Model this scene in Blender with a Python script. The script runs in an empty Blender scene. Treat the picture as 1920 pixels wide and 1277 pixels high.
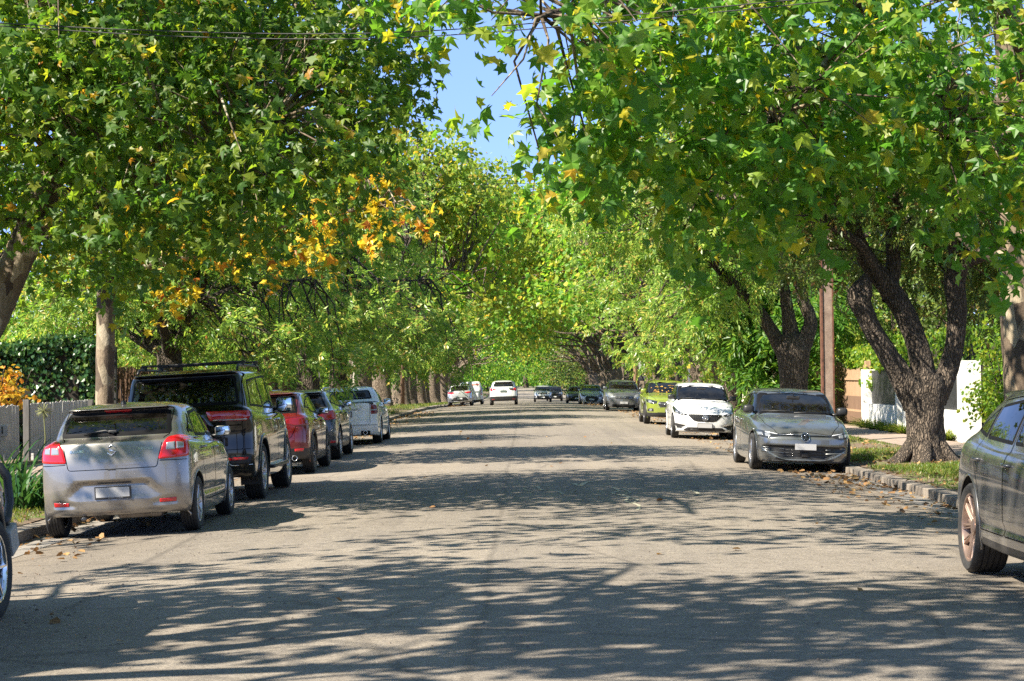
import bpy, bmesh, math, random
import numpy as np
from mathutils import Vector, Matrix
from mathutils.bvhtree import BVHTree
R_ = math.radians
scene = bpy.context.scene
COL = scene.collection
# ------------------------------------------------------------------ camera
CAM_Z, FPX, VX, VY, ROLL = 1.64, 3700.0, 985.0, 705.0, 0.69
cam = bpy.data.cameras.new("camera"); cam.sensor_width = 36; cam.lens = 36 * FPX / 1920
cam.clip_start = .1; cam.clip_end = 3000
camo = bpy.data.objects.new("camera", cam); COL.objects.link(camo)
_dx, _dy = (960 - VX) / FPX, (VY - 638.5) / FPX          # where the level forward axis falls, off the picture's centre
_yaw = math.atan(-_dx); _pitch = math.atan(_dy)
_M = Matrix.Rotation(_yaw, 4, 'Z') @ Matrix.Rotation(R_(90) + _pitch, 4, 'X') @ Matrix.Rotation(R_(-ROLL), 4, 'Z')
camo.matrix_world = Matrix.Translation((0, 0, CAM_Z)) @ _M
scene.camera = camo
_MI = _M.to_3x3()
def at(px, py, Y):
    """photo pixel -> world point at depth Y"""
    d = _MI @ Vector(((px - 960) / FPX, (638.5 - py) / FPX, -1))
    k = Y / d.y
    return Vector((d.x * k, Y, CAM_Z + d.z * k))
# ------------------------------------------------------------------ sky, sun, exposure
SUN_EL, SUN_AZ = 43, -122          # azimuth from +Y (down the street), clockwise: sun stands to the left
w = bpy.data.worlds.new("World"); scene.world = w; w.use_nodes = True
nt = w.node_tree
sky = nt.nodes.new("ShaderNodeTexSky"); sky.sky_type = 'NISHITA'; sky.sun_disc = False
sky.sun_elevation = R_(SUN_EL); sky.sun_rotation = R_(SUN_AZ); sky.air_density = .6; sky.dust_density = 0; sky.ozone_density = 2.5
bgn = nt.nodes["Background"]; bgn.inputs[1].default_value = .15
_tc = nt.nodes.new("ShaderNodeTexCoord"); _sx = nt.nodes.new("ShaderNodeSeparateXYZ"); nt.links.new(_tc.outputs['Generated'], _sx.inputs[0])
_rp = nt.nodes.new("ShaderNodeValToRGB"); nt.links.new(_sx.outputs[2], _rp.inputs[0])       # deep clear blue low down, near neutral overhead
_rp.color_ramp.elements[0].position = .08; _rp.color_ramp.elements[0].color = (.35, .36, .52, 1); _rp.color_ramp.elements[1].position = .5; _rp.color_ramp.elements[1].color = (1, .93, .76, 1)
_mx = nt.nodes.new("ShaderNodeMix"); _mx.data_type = 'RGBA'; _mx.blend_type = 'MULTIPLY'; _mx.inputs[0].default_value = 1
nt.links.new(sky.outputs[0], _mx.inputs[6]); nt.links.new(_rp.outputs[0], _mx.inputs[7]); nt.links.new(_mx.outputs[2], bgn.inputs[0])
sl = bpy.data.lights.new("sun", 'SUN'); sl.energy = 5.0; sl.angle = R_(.42); sl.color = (1, .91, .77)
so = bpy.data.objects.new("sun", sl); COL.objects.link(so)
_az = R_(SUN_AZ)
_sd = Vector((math.sin(_az) * math.cos(R_(SUN_EL)), math.cos(_az) * math.cos(R_(SUN_EL)), math.sin(R_(SUN_EL))))
so.rotation_euler = _sd.to_track_quat('Z', 'Y').to_euler()
scene.view_settings.view_transform = 'Standard'; scene.view_settings.look = 'None'
scene.view_settings.gamma = 1; scene.view_settings.exposure = 1.68
scene.render.engine = 'CYCLES'
cy = scene.cycles
cy.max_bounces = 7; cy.diffuse_bounces = 4; cy.glossy_bounces = 3; cy.transmission_bounces = 3; cy.transparent_max_bounces = 10
cy.caustics_reflective = False; cy.caustics_refractive = False; cy.sample_clamp_indirect = 4
cy.use_denoising = False
try: cy.denoiser = 'OPENIMAGEDENOISE'; cy.denoising_prefilter = 'ACCURATE'
except Exception: pass
# ------------------------------------------------------------------ helpers
rng = np.random.default_rng(7)
def tag(o, label=None, cat=None, group=None, kind=None):
    if label: o['label'] = label
    if cat: o['category'] = cat
    if group: o['group'] = group
    if kind: o['kind'] = kind
    return o
def empty(name, loc=(0, 0, 0), rz=0, parent=None):
    o = bpy.data.objects.new(name, None); COL.objects.link(o)
    o.location = loc; o.rotation_euler = (0, 0, rz); o.empty_display_size = .3
    if parent: o.parent = parent
    return o
def mk(name, verts, faces, mats, parent=None, smooth=True, mi=None, normals=None, uv=None):
    me = bpy.data.meshes.new(name)
    v = np.asarray(verts, dtype=np.float32).reshape(-1, 3)
    if isinstance(faces, np.ndarray):
        n, k = faces.shape
        me.vertices.add(len(v)); me.vertices.foreach_set("co", v.ravel())
        me.loops.add(n * k); me.loops.foreach_set("vertex_index", faces.astype(np.int32).ravel())
        me.polygons.add(n); me.polygons.foreach_set("loop_start", np.arange(n, dtype=np.int32) * k)
        me.update(calc_edges=True)
    else:
        me.from_pydata([tuple(map(float, p)) for p in v], [], [tuple(map(int, f)) for f in faces])
    if not isinstance(mats, (list, tuple)): mats = [mats]
    for m in mats: me.materials.append(m)
    if mi is not None: me.polygons.foreach_set("material_index", np.asarray(mi, dtype=np.int32))
    me.polygons.foreach_set("use_smooth", np.full(len(me.polygons), bool(smooth)))
    me.update()
    if normals is not None: me.normals_split_custom_set_from_vertices([tuple(map(float, n)) for n in normals])
    o = bpy.data.objects.new(name, me); COL.objects.link(o)
    if parent: o.parent = parent
    return o
class MB:
    """collects primitives into one mesh"""
    def __init__(s): s.v = []; s.f = []; s.m = []
    def add(s, v, f, m=0):
        n = len(s.v); s.v += [tuple(p) for p in v]; s.f += [tuple(i + n for i in q) for q in f]; s.m += [m] * len(f); return s
    def box(s, c, d, m=0, M=None, bev=0):
        x, y, z = d[0] / 2, d[1] / 2, d[2] / 2
        if bev > 0:
            bm = bmesh.new(); bmesh.ops.create_cube(bm, size=1)
            for q in bm.verts: q.co = Vector((q.co.x * d[0], q.co.y * d[1], q.co.z * d[2]))
            bmesh.ops.bevel(bm, geom=bm.edges[:], offset=min(bev, .49 * min(d)), segments=2, affect='EDGES', profile=.6)
            bm.verts.index_update()
            v = [q.co.copy() for q in bm.verts]; f = [[a.index for a in q.verts] for q in bm.faces]; bm.free()
        else:
            v = [Vector(p) for p in ((-x,-y,-z),(x,-y,-z),(x,y,-z),(-x,y,-z),(-x,-y,z),(x,-y,z),(x,y,z),(-x,y,z))]
            f = [(0,3,2,1),(4,5,6,7),(0,1,5,4),(1,2,6,5),(2,3,7,6),(3,0,4,7)]
        if M: v = [M @ q for q in v]
        c = Vector(c)
        return s.add([q + c for q in v], f, m)
    def tube(s, pts, rad, n=8, m=0, cap=True):
        pts = [Vector(p) for p in pts]; k = len(pts)
        if not hasattr(rad, '__len__'): rad = [rad] * k
        V = []; u = None
        for i, p in enumerate(pts):
            t = (pts[min(i + 1, k - 1)] - pts[max(i - 1, 0)]).normalized()
            if u is None: u = t.orthogonal().normalized()
            u = (u - t * u.dot(t)).normalized(); w_ = t.cross(u)
            for a in range(n):
                th = 2 * math.pi * a / n
                V.append(p + (u * math.cos(th) + w_ * math.sin(th)) * rad[i])
        F = [(i * n + a, i * n + (a + 1) % n, (i + 1) * n + (a + 1) % n, (i + 1) * n + a) for i in range(k - 1) for a in range(n)]
        if cap: F += [tuple(range(n))[::-1], tuple((k - 1) * n + a for a in range(n))]
        return s.add(V, F, m)
    def lathe(s, prof, n=32, m=0, axis='X', c=(0, 0, 0), mats=None):
        c = Vector(c); V = []
        for (x, r) in prof:
            for a in range(n):
                th = 2 * math.pi * a / n; p = (x, r * math.cos(th), r * math.sin(th))
                if axis == 'Z': p = (p[1], p[2], p[0])
                if axis == 'Y': p = (p[1], p[0], -p[2])
                V.append(c + Vector(p))
        for i in range(len(prof) - 1):
            pass
        F = [(i * n + a, i * n + (a + 1) % n, (i + 1) * n + (a + 1) % n, (i + 1) * n + a) for i in range(len(prof) - 1) for a in range(n)]
        nb = len(s.f); s.add(V, F, m)
        if mats:
            for i in range(len(prof) - 1):
                for a in range(n): s.m[nb + i * n + a] = mats[i]
        return s
    def build(s, name, mats, parent=None, smooth=False):
        o = mk(name, s.v, s.f, mats, parent, smooth, s.m)
        return o
def autosmooth(o, deg=40):
    me = o.data
    bm = bmesh.new(); bm.from_mesh(me)
    for e in bm.edges:
        if len(e.link_faces) == 2 and e.calc_face_angle(0) > R_(deg): e.smooth = False
    for f in bm.faces: f.smooth = True
    bm.to_mesh(me); bm.free(); return o
def copy_tree(o, parent=None):
    c = o.copy(); COL.objects.link(c)
    if parent: c.parent = parent
    for ch in list(o.children): copy_tree(ch, c)
    return c
# ------------------------------------------------------------------ materials
MATS = {}
def newmat(name):
    m = bpy.data.materials.new(name); m.use_nodes = True
    nt = m.node_tree; b = nt.nodes["Principled BSDF"]
    return m, nt, b
def N(nt, t, **k):
    n = nt.nodes.new("ShaderNode" + t)
    for a, v in k.items():
        if a.startswith('i_'):
            q = a[2:]; n.inputs[int(q) if q.isdigit() else q.replace('_', ' ')].default_value = v
        else: setattr(n, a, v)
    return n
def L(nt, a, b): nt.links.new(a, b)
def ramp(nt, fac, stops, interp='LINEAR'):
    r = N(nt, 'ValToRGB'); r.color_ramp.interpolation = interp
    e = r.color_ramp.elements
    while len(e) < len(stops): e.new(.5)
    for q, (p, c) in zip(e, stops): q.position = p; q.color = (*c, 1) if len(c) == 3 else c
    L(nt, fac, r.inputs[0]); return r.outputs[0]
def noise(nt, scale, detail=4, vec=None, rough=.55):
    n = N(nt, 'TexNoise', i_Scale=scale, i_Detail=detail, i_Roughness=rough)
    if vec is not None: L(nt, vec, n.inputs['Vector'])
    return n.outputs[0]
def objvec(nt, sc=(1, 1, 1)):
    t = N(nt, 'TexCoord'); m = N(nt, 'Mapping'); m.inputs['Scale'].default_value = sc
    L(nt, t.outputs['Object'], m.inputs[0]); return m.outputs[0]
def mixc(nt, fac, a, b, mode='MIX'):
    m = N(nt, 'Mix', data_type='RGBA', blend_type=mode)
    for s, v in ((0, fac), (6, a), (7, b)):
        if isinstance(v, bpy.types.NodeSocket): L(nt, v, m.inputs[s])
        else: m.inputs[s].default_value = v if s == 0 else ((*v, 1) if len(v) == 3 else v)
    return m.outputs[2]
def bump(nt, b, h, strength=.5, dist=.02):
    n = N(nt, 'Bump', i_Strength=strength, i_Distance=dist); L(nt, h, n.inputs['Height']); L(nt, n.outputs[0], b.inputs['Normal'])
def simple(name, col, rough=.5, metal=0, coat=0, vary=.0, scale=8):
    if name in MATS: return MATS[name]
    m, nt, b = newmat(name)
    b.inputs['Base Color'].default_value = (*col, 1); b.inputs['Roughness'].default_value = rough
    b.inputs['Metallic'].default_value = metal; b.inputs['Coat Weight'].default_value = coat
    if vary:
        v = objvec(nt); f = noise(nt, scale, 5, v)
        c = ramp(nt, f, [(.3, tuple(x * (1 - vary) for x in col)), (.7, tuple(min(1, x * (1 + vary)) for x in col))])
        L(nt, c, b.inputs['Base Color'])
        rr = N(nt, 'MapRange'); rr.inputs[3].default_value = max(.02, rough - .12); rr.inputs[4].default_value = min(1, rough + .12)
        L(nt, f, rr.inputs[0]); L(nt, rr.outputs[0], b.inputs['Roughness'])
    MATS[name] = m; return m
# ================================================================== the street
def zlong(y): return float(np.interp(y, [-60, 92, 110, 126, 145, 195, 230, 300, 420], [0, 0, -.06, -.2, -.42, -.95, -1.2, -1.25, -.6]))
def zroad(x, y): return zlong(y) - .0047 * min(abs(x), 5.75) ** 2
def zverge(x, y):
    a = abs(x); return zlong(y) - .155 + .13 + (.03 * min(max(a - 5.9, 0), 3) if a < 40 else .09)
def wcoord(nt, sc=(1, 1, 1)):
    g = N(nt, 'NewGeometry'); m = N(nt, 'Mapping'); m.inputs['Scale'].default_value = sc; L(nt, g.outputs['Position'], m.inputs[0]); return m.outputs[0]
def asphalt():
    m, nt, b = newmat('old_asphalt'); v = wcoord(nt)
    big = noise(nt, .35, 5, v, .6); fine = noise(nt, 34, 6, v, .85); mid = noise(nt, 5, 5, v, .65)
    vo = N(nt, 'TexVoronoi', i_Scale=55); L(nt, v, vo.inputs['Vector'])
    stone = ramp(nt, vo.outputs['Color'], [(.0, (.108, .097, .084)), (.5, (.198, .17, .138)), (1, (.32, .28, .225))])
    c0 = ramp(nt, big, [(.3, (.198, .171, .138)), (.7, (.264, .231, .189))])
    c1 = mixc(nt, .42, c0, stone)
    fs = ramp(nt, fine, [(.36, (.5, .5, .5)), (.5, (.97, .97, .97)), (.66, (1.25, 1.25, 1.25))]); c2 = mixc(nt, .8, c1, fs, 'MULTIPLY')
    st = ramp(nt, mid, [(.36, (.74, .73, .72)), (.55, (1, 1, 1))]); c3 = mixc(nt, .6, c2, st, 'MULTIPLY')
    # seam down the middle, dirty edges by the gutters, tar in the cracks
    sp = N(nt, 'SeparateXYZ'); L(nt, v, sp.inputs[0]); wob = noise(nt, .6, 3, v)
    wv = N(nt, 'Math', operation='MULTIPLY_ADD'); L(nt, wob, wv.inputs[0]); wv.inputs[1].default_value = .22; L(nt, sp.outputs[0], wv.inputs[2])
    sm = N(nt, 'Math', operation='ADD'); L(nt, wv.outputs[0], sm.inputs[0]); sm.inputs[1].default_value = .22
    ab = N(nt, 'Math', operation='ABSOLUTE'); L(nt, sm.outputs[0], ab.inputs[0])
    sl_ = ramp(nt, ab.outputs[0], [(.0, (.55, .55, .55)), (.02, (.62, .62, .62)), (.045, (1, 1, 1))]); c4 = mixc(nt, .5, c3, sl_, 'MULTIPLY')
    axx = N(nt, 'Math', operation='ABSOLUTE'); L(nt, sp.outputs[0], axx.inputs[0])
    ed = N(nt, 'MapRange', clamp=True); ed.inputs[1].default_value = 3.4; ed.inputs[2].default_value = 5.4; L(nt, axx.outputs[0], ed.inputs[0])
    em_ = N(nt, 'Math', operation='MULTIPLY'); L(nt, ed.outputs[0], em_.inputs[0]); L(nt, mid, em_.inputs[1])
    c5 = mixc(nt, em_.outputs[0], c4, (.19, .15, .105))
    cr = N(nt, 'TexVoronoi', feature='DISTANCE_TO_EDGE', i_Scale=.33); wv2 = N(nt, 'Mix', data_type='VECTOR'); wv2.inputs[0].default_value = .06
    nz = N(nt, 'TexNoise', i_Scale=1.4, i_Detail=5); L(nt, v, nz.inputs['Vector']); L(nt, v, wv2.inputs[4]); L(nt, nz.outputs['Color'], wv2.inputs[5]); L(nt, wv2.outputs[1], cr.inputs['Vector'])
    ck = ramp(nt, cr.outputs['Distance'], [(.0, (.55, .55, .55)), (.006, (.62, .62, .62)), (.011, (1, 1, 1))]); c6 = mixc(nt, .55, c5, ck, 'MULTIPLY'); tr_ = noise(nt, 1.0, 4, wcoord(nt, (1.6, .045, 1)), .6); c6 = mixc(nt, .55, c6, ramp(nt, tr_, [(.35, (.74, .74, .75)), (.5, (1, 1, 1)), (.68, (1.14, 1.12, 1.08))]), 'MULTIPLY')
    pv = N(nt, 'TexVoronoi', i_Scale=.16, i_Randomness=1.0); L(nt, wv2.outputs[1], pv.inputs['Vector']); pc = N(nt, 'SeparateColor'); L(nt, pv.outputs['Color'], pc.inputs[0]); c6 = mixc(nt, .8, c6, ramp(nt, pc.outputs[0], [(0, (.84, .84, .85)), (.5, (1, 1, 1)), (1, (1.12, 1.11, 1.09))]), 'MULTIPLY')
    L(nt, c6, b.inputs['Base Color']); b.inputs['Roughness'].default_value = .85; b.inputs['Specular IOR Level'].default_value = .35
    bump(nt, b, fine, .9, .012); return m
def sheet(name, xs, ys, zf, mat, dz=0.0, kind='structure'):
    V = [(x, y, zf(x, y) + dz) for y in ys for x in xs]; n = len(xs)
    F = [(j * n + i, j * n + i + 1, (j + 1) * n + i + 1, (j + 1) * n + i) for j in range(len(ys) - 1) for i in range(n - 1)]
    o = mk(name, V, F, mat, None, True); return tag(o, kind=kind)
YS = list(np.arange(-30, 60, 3.0)) + list(np.arange(60, 425, 5.0))
sheet('road', list(np.linspace(-5.62, 5.62, 17)), YS, zroad, asphalt())
def earth(name, grass=.5):
    m, nt, b = newmat(name); v = wcoord(nt)
    f = noise(nt, .9, 6, v, .65); g = noise(nt, 22, 4, v, .7)
    gr = ramp(nt, g, [(.3, (.05, .085, .014)), (.7, (.13, .18, .035))]); di = ramp(nt, g, [(.3, (.085, .055, .034)), (.7, (.19, .135, .09))])
    k = ramp(nt, f, [(grass - .08, (0, 0, 0)), (grass + .06, (1, 1, 1))])
    L(nt, mixc(nt, k, gr, di), b.inputs['Base Color']); b.inputs['Roughness'].default_value = 1; bump(nt, b, g, .8, .03); return m
EARTH = earth('verge_soil', .44)
XR = [5.88, 6.4, 7.2, 8.2, 9.5, 11, 14, 20, 40]
sheet('verge', XR, YS, zverge, EARTH); sheet('verge', [-x for x in XR][::-1], YS, zverge, EARTH)
def concrete(name, c0, c1, sc=3):
    m, nt, b = newmat(name); v = wcoord(nt); f = noise(nt, sc, 6, v, .7); g = noise(nt, 60, 3, v)
    c = ramp(nt, f, [(.3, c0), (.7, c1)]); L(nt, mixc(nt, .5, c, ramp(nt, g, [(.3, (.6, .6, .6)), (.6, (1.1, 1.1, 1.1))]), 'MULTIPLY'), b.inputs['Base Color'])
    b.inputs['Roughness'].default_value = .9; bump(nt, b, g, .5, .01); return m
PATHM = concrete('footpath_paving', (.20, .15, .115), (.33, .26, .21))
sheet('footpath', [8.05, 8.7, 9.4], YS, zverge, PATHM, .012); sheet('footpath', [-9.3, -8.7, -8.1], YS, zverge, PATHM, .012)
m_, nt_, b_ = newmat('far_ground'); b_.inputs['Base Color'].default_value = (.07, .09, .03, 1); b_.inputs['Roughness'].default_value = 1
sheet('ground', list(np.linspace(-1500, 1500, 7)), list(np.linspace(-400, 2600, 7)), lambda x, y: -1.75, m_)
# kerb: stone blocks, one after the other
KM = concrete('kerb_stone', (.12, .10, .08), (.25, .215, .175), 1.6)
for sg in (-1, 1):
    b = MB(); rg = np.random.default_rng(3 + sg); y = -12.0
    while y < 300:
        l = (rg.uniform(.75, 1.15) if y < 90 else 6.0); z = zroad(5.7, y)
        M = Matrix.Rotation(rg.normal(0, .010), 3, 'Y') @ Matrix.Rotation(rg.normal(0, .012), 3, 'Z') @ Matrix.Rotation(0, 3, 'X')
        b.box((sg * (5.745 + rg.normal(0, .004)), y + l / 2, z + .0 + rg.normal(0, .006)), (.26, l - .004, .255), 0, M, .014 if y < 90 else 0); y += l
    tag(b.build('kerb', KM), kind='structure')
    # shallow concrete gutter
    sheet('gutter', [sg * x for x in ([5.15, 5.4, 5.63] if sg > 0 else [5.63, 5.4, 5.15])], YS, zroad, concrete('gutter_concrete', (.16, .145, .125), (.25, .225, .195), 1.2), .004)
# driveway crossing, worn chalk squiggles left on the asphalt by a road crew
CHALK = simple('chalk_paint', (.34, .32, .23), .95, vary=.35)
def squiggle(pts, wd):
    V = []; P = [Vector(p) for p in pts]; Q = []
    for i in range(len(P) - 1):
        for k in range(6):
            t = k / 6; p0, p1, p2, p3 = P[max(i - 1, 0)], P[i], P[i + 1], P[min(i + 2, len(P) - 1)]
            Q.append(.5 * (2 * p1 + (p2 - p0) * t + (2 * p0 - 5 * p1 + 4 * p2 - p3) * t * t + (3 * p1 - p0 - 3 * p2 + p3) * t ** 3))
    Q.append(P[-1]); rg = np.random.default_rng(len(pts))
    for i, q in enumerate(Q):
        t = (Q[min(i + 1, len(Q) - 1)] - Q[max(i - 1, 0)]); n = Vector((-t.y, t.x)).normalized() * wd * rg.uniform(.3, .65)
        for s_ in (-1, 1): V.append((q.x + n.x * s_, q.y + n.y * s_, zroad(q.x + n.x * s_, q.y + n.y * s_) + .005))
    o = mk('chalk_marking', V, [(2 * i, 2 * i + 1, 2 * i + 3, 2 * i + 2) for i in range(len(Q) - 1)], CHALK); tag(o, kind='structure')
squiggle([(1.24, 28.9), (1.30, 28.0), (1.18, 27.4), (1.36, 26.6), (1.28, 25.7), (1.4, 24.9), (1.34, 24.0)], .05)
squiggle([(1.36, 28.6), (1.44, 27.6), (1.30, 26.9), (1.45, 26.0), (1.32, 25.2)], .04)
squiggle([(1.85, 28.9), (2.15, 28.6), (2.35, 28.0), (2.38, 27.3)], .05)
squiggle([(.70, 30.0), (.78, 29.3), (.9, 30.2), (1.1, 30.6)], .07)
squiggle([(.15, 29.2), (.22, 28.3), (.42, 28.0), (.5, 27.2)], .04)
squiggle([(.1, 27.8), (-.05, 28.7), (.35, 29.4)], .03)
# ================================================================== foliage
def leafmat(name, stops, trans=(.26, .38, .04), tw=.5, rough=.42):
    if name in MATS: return MATS[name]
    m, nt, b = newmat(name); g = N(nt, 'NewGeometry'); r = g.outputs['Random Per Island']
    c = ramp(nt, r, stops); L(nt, c, b.inputs['Base Color']); b.inputs['Roughness'].default_value = rough; b.inputs['Specular IOR Level'].default_value = .4
    t = N(nt, 'BsdfTranslucent'); tc = ramp(nt, r, [(p, tuple(min(1, x * k + .004) for x, k in zip(cc, trans))) for p, cc in stops]); L(nt, tc, t.inputs[0])
    mx = N(nt, 'MixShader'); mx.inputs[0].default_value = tw; L(nt, b.outputs[0], mx.inputs[1]); L(nt, t.outputs[0], mx.inputs[2])
    L(nt, mx.outputs[0], nt.nodes["Material Output"].inputs[0]); MATS[name] = m; return m
# (transmission keeps each leaf's own hue: factors multiply the leaf colour)
TR = (2.5, 2.5, 1.0)
PLANE_G = leafmat('plane_leaf', [(0, (.040, .098, .016)), (.5, (.072, .145, .020)), (.86, (.15, .205, .024)), (.972, (.20, .22, .022)), (.993, (.38, .24, .02)), (1, (.30, .12, .02))], TR)
PLANE_Y = leafmat('plane_leaf_autumn_glint', [(0, (.05, .13, .018)), (.28, (.13, .20, .02)), (.45, (.50, .40, .02)), (.80, (.72, .53, .035)), (.92, (.58, .28, .025)), (1, (.30, .09, .02))], (1.45, 1.35, 1.0))
PLANE_L = leafmat('plane_leaf_light', [(0, (.050, .142, .022)), (.5, (.090, .200, .028)), (.85, (.20, .28, .034)), (.99, (.34, .30, .03)), (1, (.35, .20, .02))], TR)
PLANE_F = leafmat('plane_leaf_far', [(0, (.065, .18, .022)), (.5, (.125, .265, .03)), (.85, (.24, .34, .04)), (1, (.50, .40, .05))], (2.2, 2.2, 1.2))
PLANE_O = leafmat('plane_leaf_olive', [(0, (.11, .20, .025)), (.5, (.19, .27, .035)), (.9, (.31, .33, .04)), (1, (.5, .32, .04))], (1.9, 1.9, 1.2))
ASH_G = leafmat('ash_leaf', [(0, (.085, .175, .03)), (.5, (.165, .27, .045)), (.85, (.30, .39, .075)), (.97, (.46, .38, .10)), (1, (.32, .14, .06))], (2.1, 2.1, 1.3), .45, .34)
ASH_D = leafmat('ash_leaf_dark', [(0, (.055, .10, .028)), (.5, (.095, .155, .034)), (.9, (.17, .21, .05)), (1, (.26, .15, .06))], (2.6, 2.2, 1.4), .42, .36)
FERN = leafmat('feather_leaf', [(0, (.045, .13, .020)), (.6, (.085, .20, .025)), (1, (.16, .25, .03))], (2.6, 2.2, 1.4), .5)
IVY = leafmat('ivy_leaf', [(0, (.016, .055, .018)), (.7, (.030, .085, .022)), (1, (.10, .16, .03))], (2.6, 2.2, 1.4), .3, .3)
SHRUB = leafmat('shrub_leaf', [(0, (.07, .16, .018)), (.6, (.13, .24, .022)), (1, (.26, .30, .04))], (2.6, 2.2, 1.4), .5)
ORANGE = leafmat('orange_leaf', [(0, (.24, .22, .02)), (.5, (.54, .36, .03)), (1, (.5, .18, .03))], (1.5, 1.3, 1.0))
GRASSM = leafmat('grass_blade', [(0, (.05, .10, .012)), (.6, (.10, .17, .02)), (1, (.24, .23, .06))], (2.6, 2.2, 1.4), .4)
STRAP = leafmat('strap_leaf', [(0, (.018, .065, .022)), (1, (.045, .12, .03))], (2.6, 2.2, 1.4), .3, .25)
LITTER = leafmat('dead_leaf', [(0, (.10, .055, .025)), (.5, (.24, .13, .05)), (1, (.42, .27, .11))], (1.3, 1.2, 1.0), .2, .7)
def bark_plane():
    m, nt, b = newmat('plane_bark'); v = objvec(nt, (1, 1, .45))
    n1 = N(nt, 'TexNoise', i_Scale=2.2, i_Detail=3); L(nt, v, n1.inputs['Vector'])
    mv = N(nt, 'Mix', data_type='VECTOR'); mv.inputs[0].default_value = .22; L(nt, v, mv.inputs[4]); L(nt, n1.outputs['Color'], mv.inputs[5])
    vo = N(nt, 'TexVoronoi', i_Scale=7); L(nt, mv.outputs[1], vo.inputs['Vector']); sp = N(nt, 'SeparateColor'); L(nt, vo.outputs['Color'], sp.inputs[0])
    c = ramp(nt, sp.outputs[0], [(0, (.050, .034, .022)), (.3, (.095, .068, .044)), (.55, (.21, .16, .105)), (.75, (.11, .086, .052)), (.92, (.30, .25, .17)), (1, (.44, .38, .28))])
    f = noise(nt, 24, 5, v, .7); L(nt, mixc(nt, .7, c, ramp(nt, f, [(.3, (.45, .43, .40)), (.65, (1.15, 1.15, 1.15))]), 'MULTIPLY'), b.inputs['Base Color'])
    b.inputs['Roughness'].default_value = .85; bump(nt, b, f, .7, .03); return m
def bark_rough(name, c0, c1):
    m, nt, b = newmat(name); v = objvec(nt, (1, 1, .16)); v2 = objvec(nt)
    n1 = N(nt, 'TexNoise', i_Scale=3, i_Detail=4); L(nt, v2, n1.inputs['Vector']); mv = N(nt, 'Mix', data_type='VECTOR'); mv.inputs[0].default_value = .16
    L(nt, v, mv.inputs[4]); L(nt, n1.outputs['Color'], mv.inputs[5])
    vo = N(nt, 'TexVoronoi', feature='DISTANCE_TO_EDGE', i_Scale=30); L(nt, mv.outputs[1], vo.inputs['Vector'])
    h = ramp(nt, vo.outputs['Distance'], [(0, (0, 0, 0)), (.10, (.55, .55, .55)), (.3, (1, 1, 1))])
    f = noise(nt, 30, 5, v2, .7); c = mixc(nt, h, c0, c1)
    L(nt, mixc(nt, .6, c, ramp(nt, f, [(.3, (.55, .55, .55)), (.65, (1.15, 1.15, 1.15))]), 'MULTIPLY'), b.inputs['Base Color']); b.inputs['Roughness'].default_value = .95
    bump(nt, b, h, 1.0, .05); return m
B_PLANE = bark_plane(); B_ASH = bark_rough('ash_bark', (.028, .021, .015), (.155, .12, .088)); B_FAR = bark_rough('pale_bark', (.10, .075, .05), (.30, .235, .17))
def frames(d, rg, roll=None):
    """orthonormal frames with long axis d"""
    r = rg.normal(size=d.shape); s = np.cross(d, r); s /= np.maximum(np.linalg.norm(s, axis=1)[:, None], 1e-9); return s, np.cross(s, d)
LOBE = np.array([(0, .42, .02), (-.20, .04, 0), (-.50, -.02, -.08), (-.33, .28, 0), (-.57, .52, -.11), (-.22, .60, 0), (0, 1.0, -.15), (.22, .60, 0), (.57, .52, -.11), (.33, .28, 0), (.50, -.02, -.08), (.20, .04, 0), (0, 0, 0)])
LOBF = np.array([(0, 1, 2, 3), (0, 3, 4, 5), (0, 5, 6, 7), (0, 7, 8, 9), (0, 9, 10, 11), (0, 11, 12, 1)])
NARR = np.array([(0, 0, 0), (-.5, .45, .10), (0, 1, 0), (.5, .45, .10)]); NARF = np.array([(0, 1, 2, 3)])
OVAL = np.array([(0, 0, 0), (-.5, .35, .08), (-.36, .75, .04), (0, 1, -.06), (.36, .75, .04), (.5, .35, .08)]); OVAF = np.array([(0, 1, 2, 3), (0, 3, 4, 5)])
def emit(P, D, Nn, size, tpl, tf, wid=1.0, curl=None):
    """leaf template at each P, long axis D, normal Nn"""
    S = np.cross(D, Nn); T = tpl * np.array([wid, 1, 1])
    V = P[:, None, :] + size[:, None, None] * (T[None, :, 0, None] * S[:, None, :] + T[None, :, 1, None] * D[:, None, :] + T[None, :, 2, None] * (1 if curl is None else curl[:, None, None]) * Nn[:, None, :])
    F = tf[None] + (np.arange(len(P)) * len(tpl))[:, None, None]
    return V.reshape(-1, 3), F.reshape(-1, tf.shape[1])
def unit(a): return a / np.maximum(np.linalg.norm(a, axis=1)[:, None], 1e-9)
def cloud(blobs, ncl, rg, shell=.5):
    """cluster centres spread through ellipsoid blobs (cx,cy,cz,rx,ry,rz); returns centres and outward directions"""
    B = np.array(blobs, float); w_ = (B[:, 3] * B[:, 4] * B[:, 5]) ** .72; w_ /= w_.sum()
    i = rg.choice(len(B), ncl, p=w_); u = unit(rg.normal(size=(ncl, 3))); r = (shell + (1 - shell) * rg.random(ncl)) ** .8
    r = np.where(rg.random(ncl) < .25, rg.random(ncl) ** .5, r); P = B[i, :3] + u * B[i, 3:6] * r[:, None]
    return P, u
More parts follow.
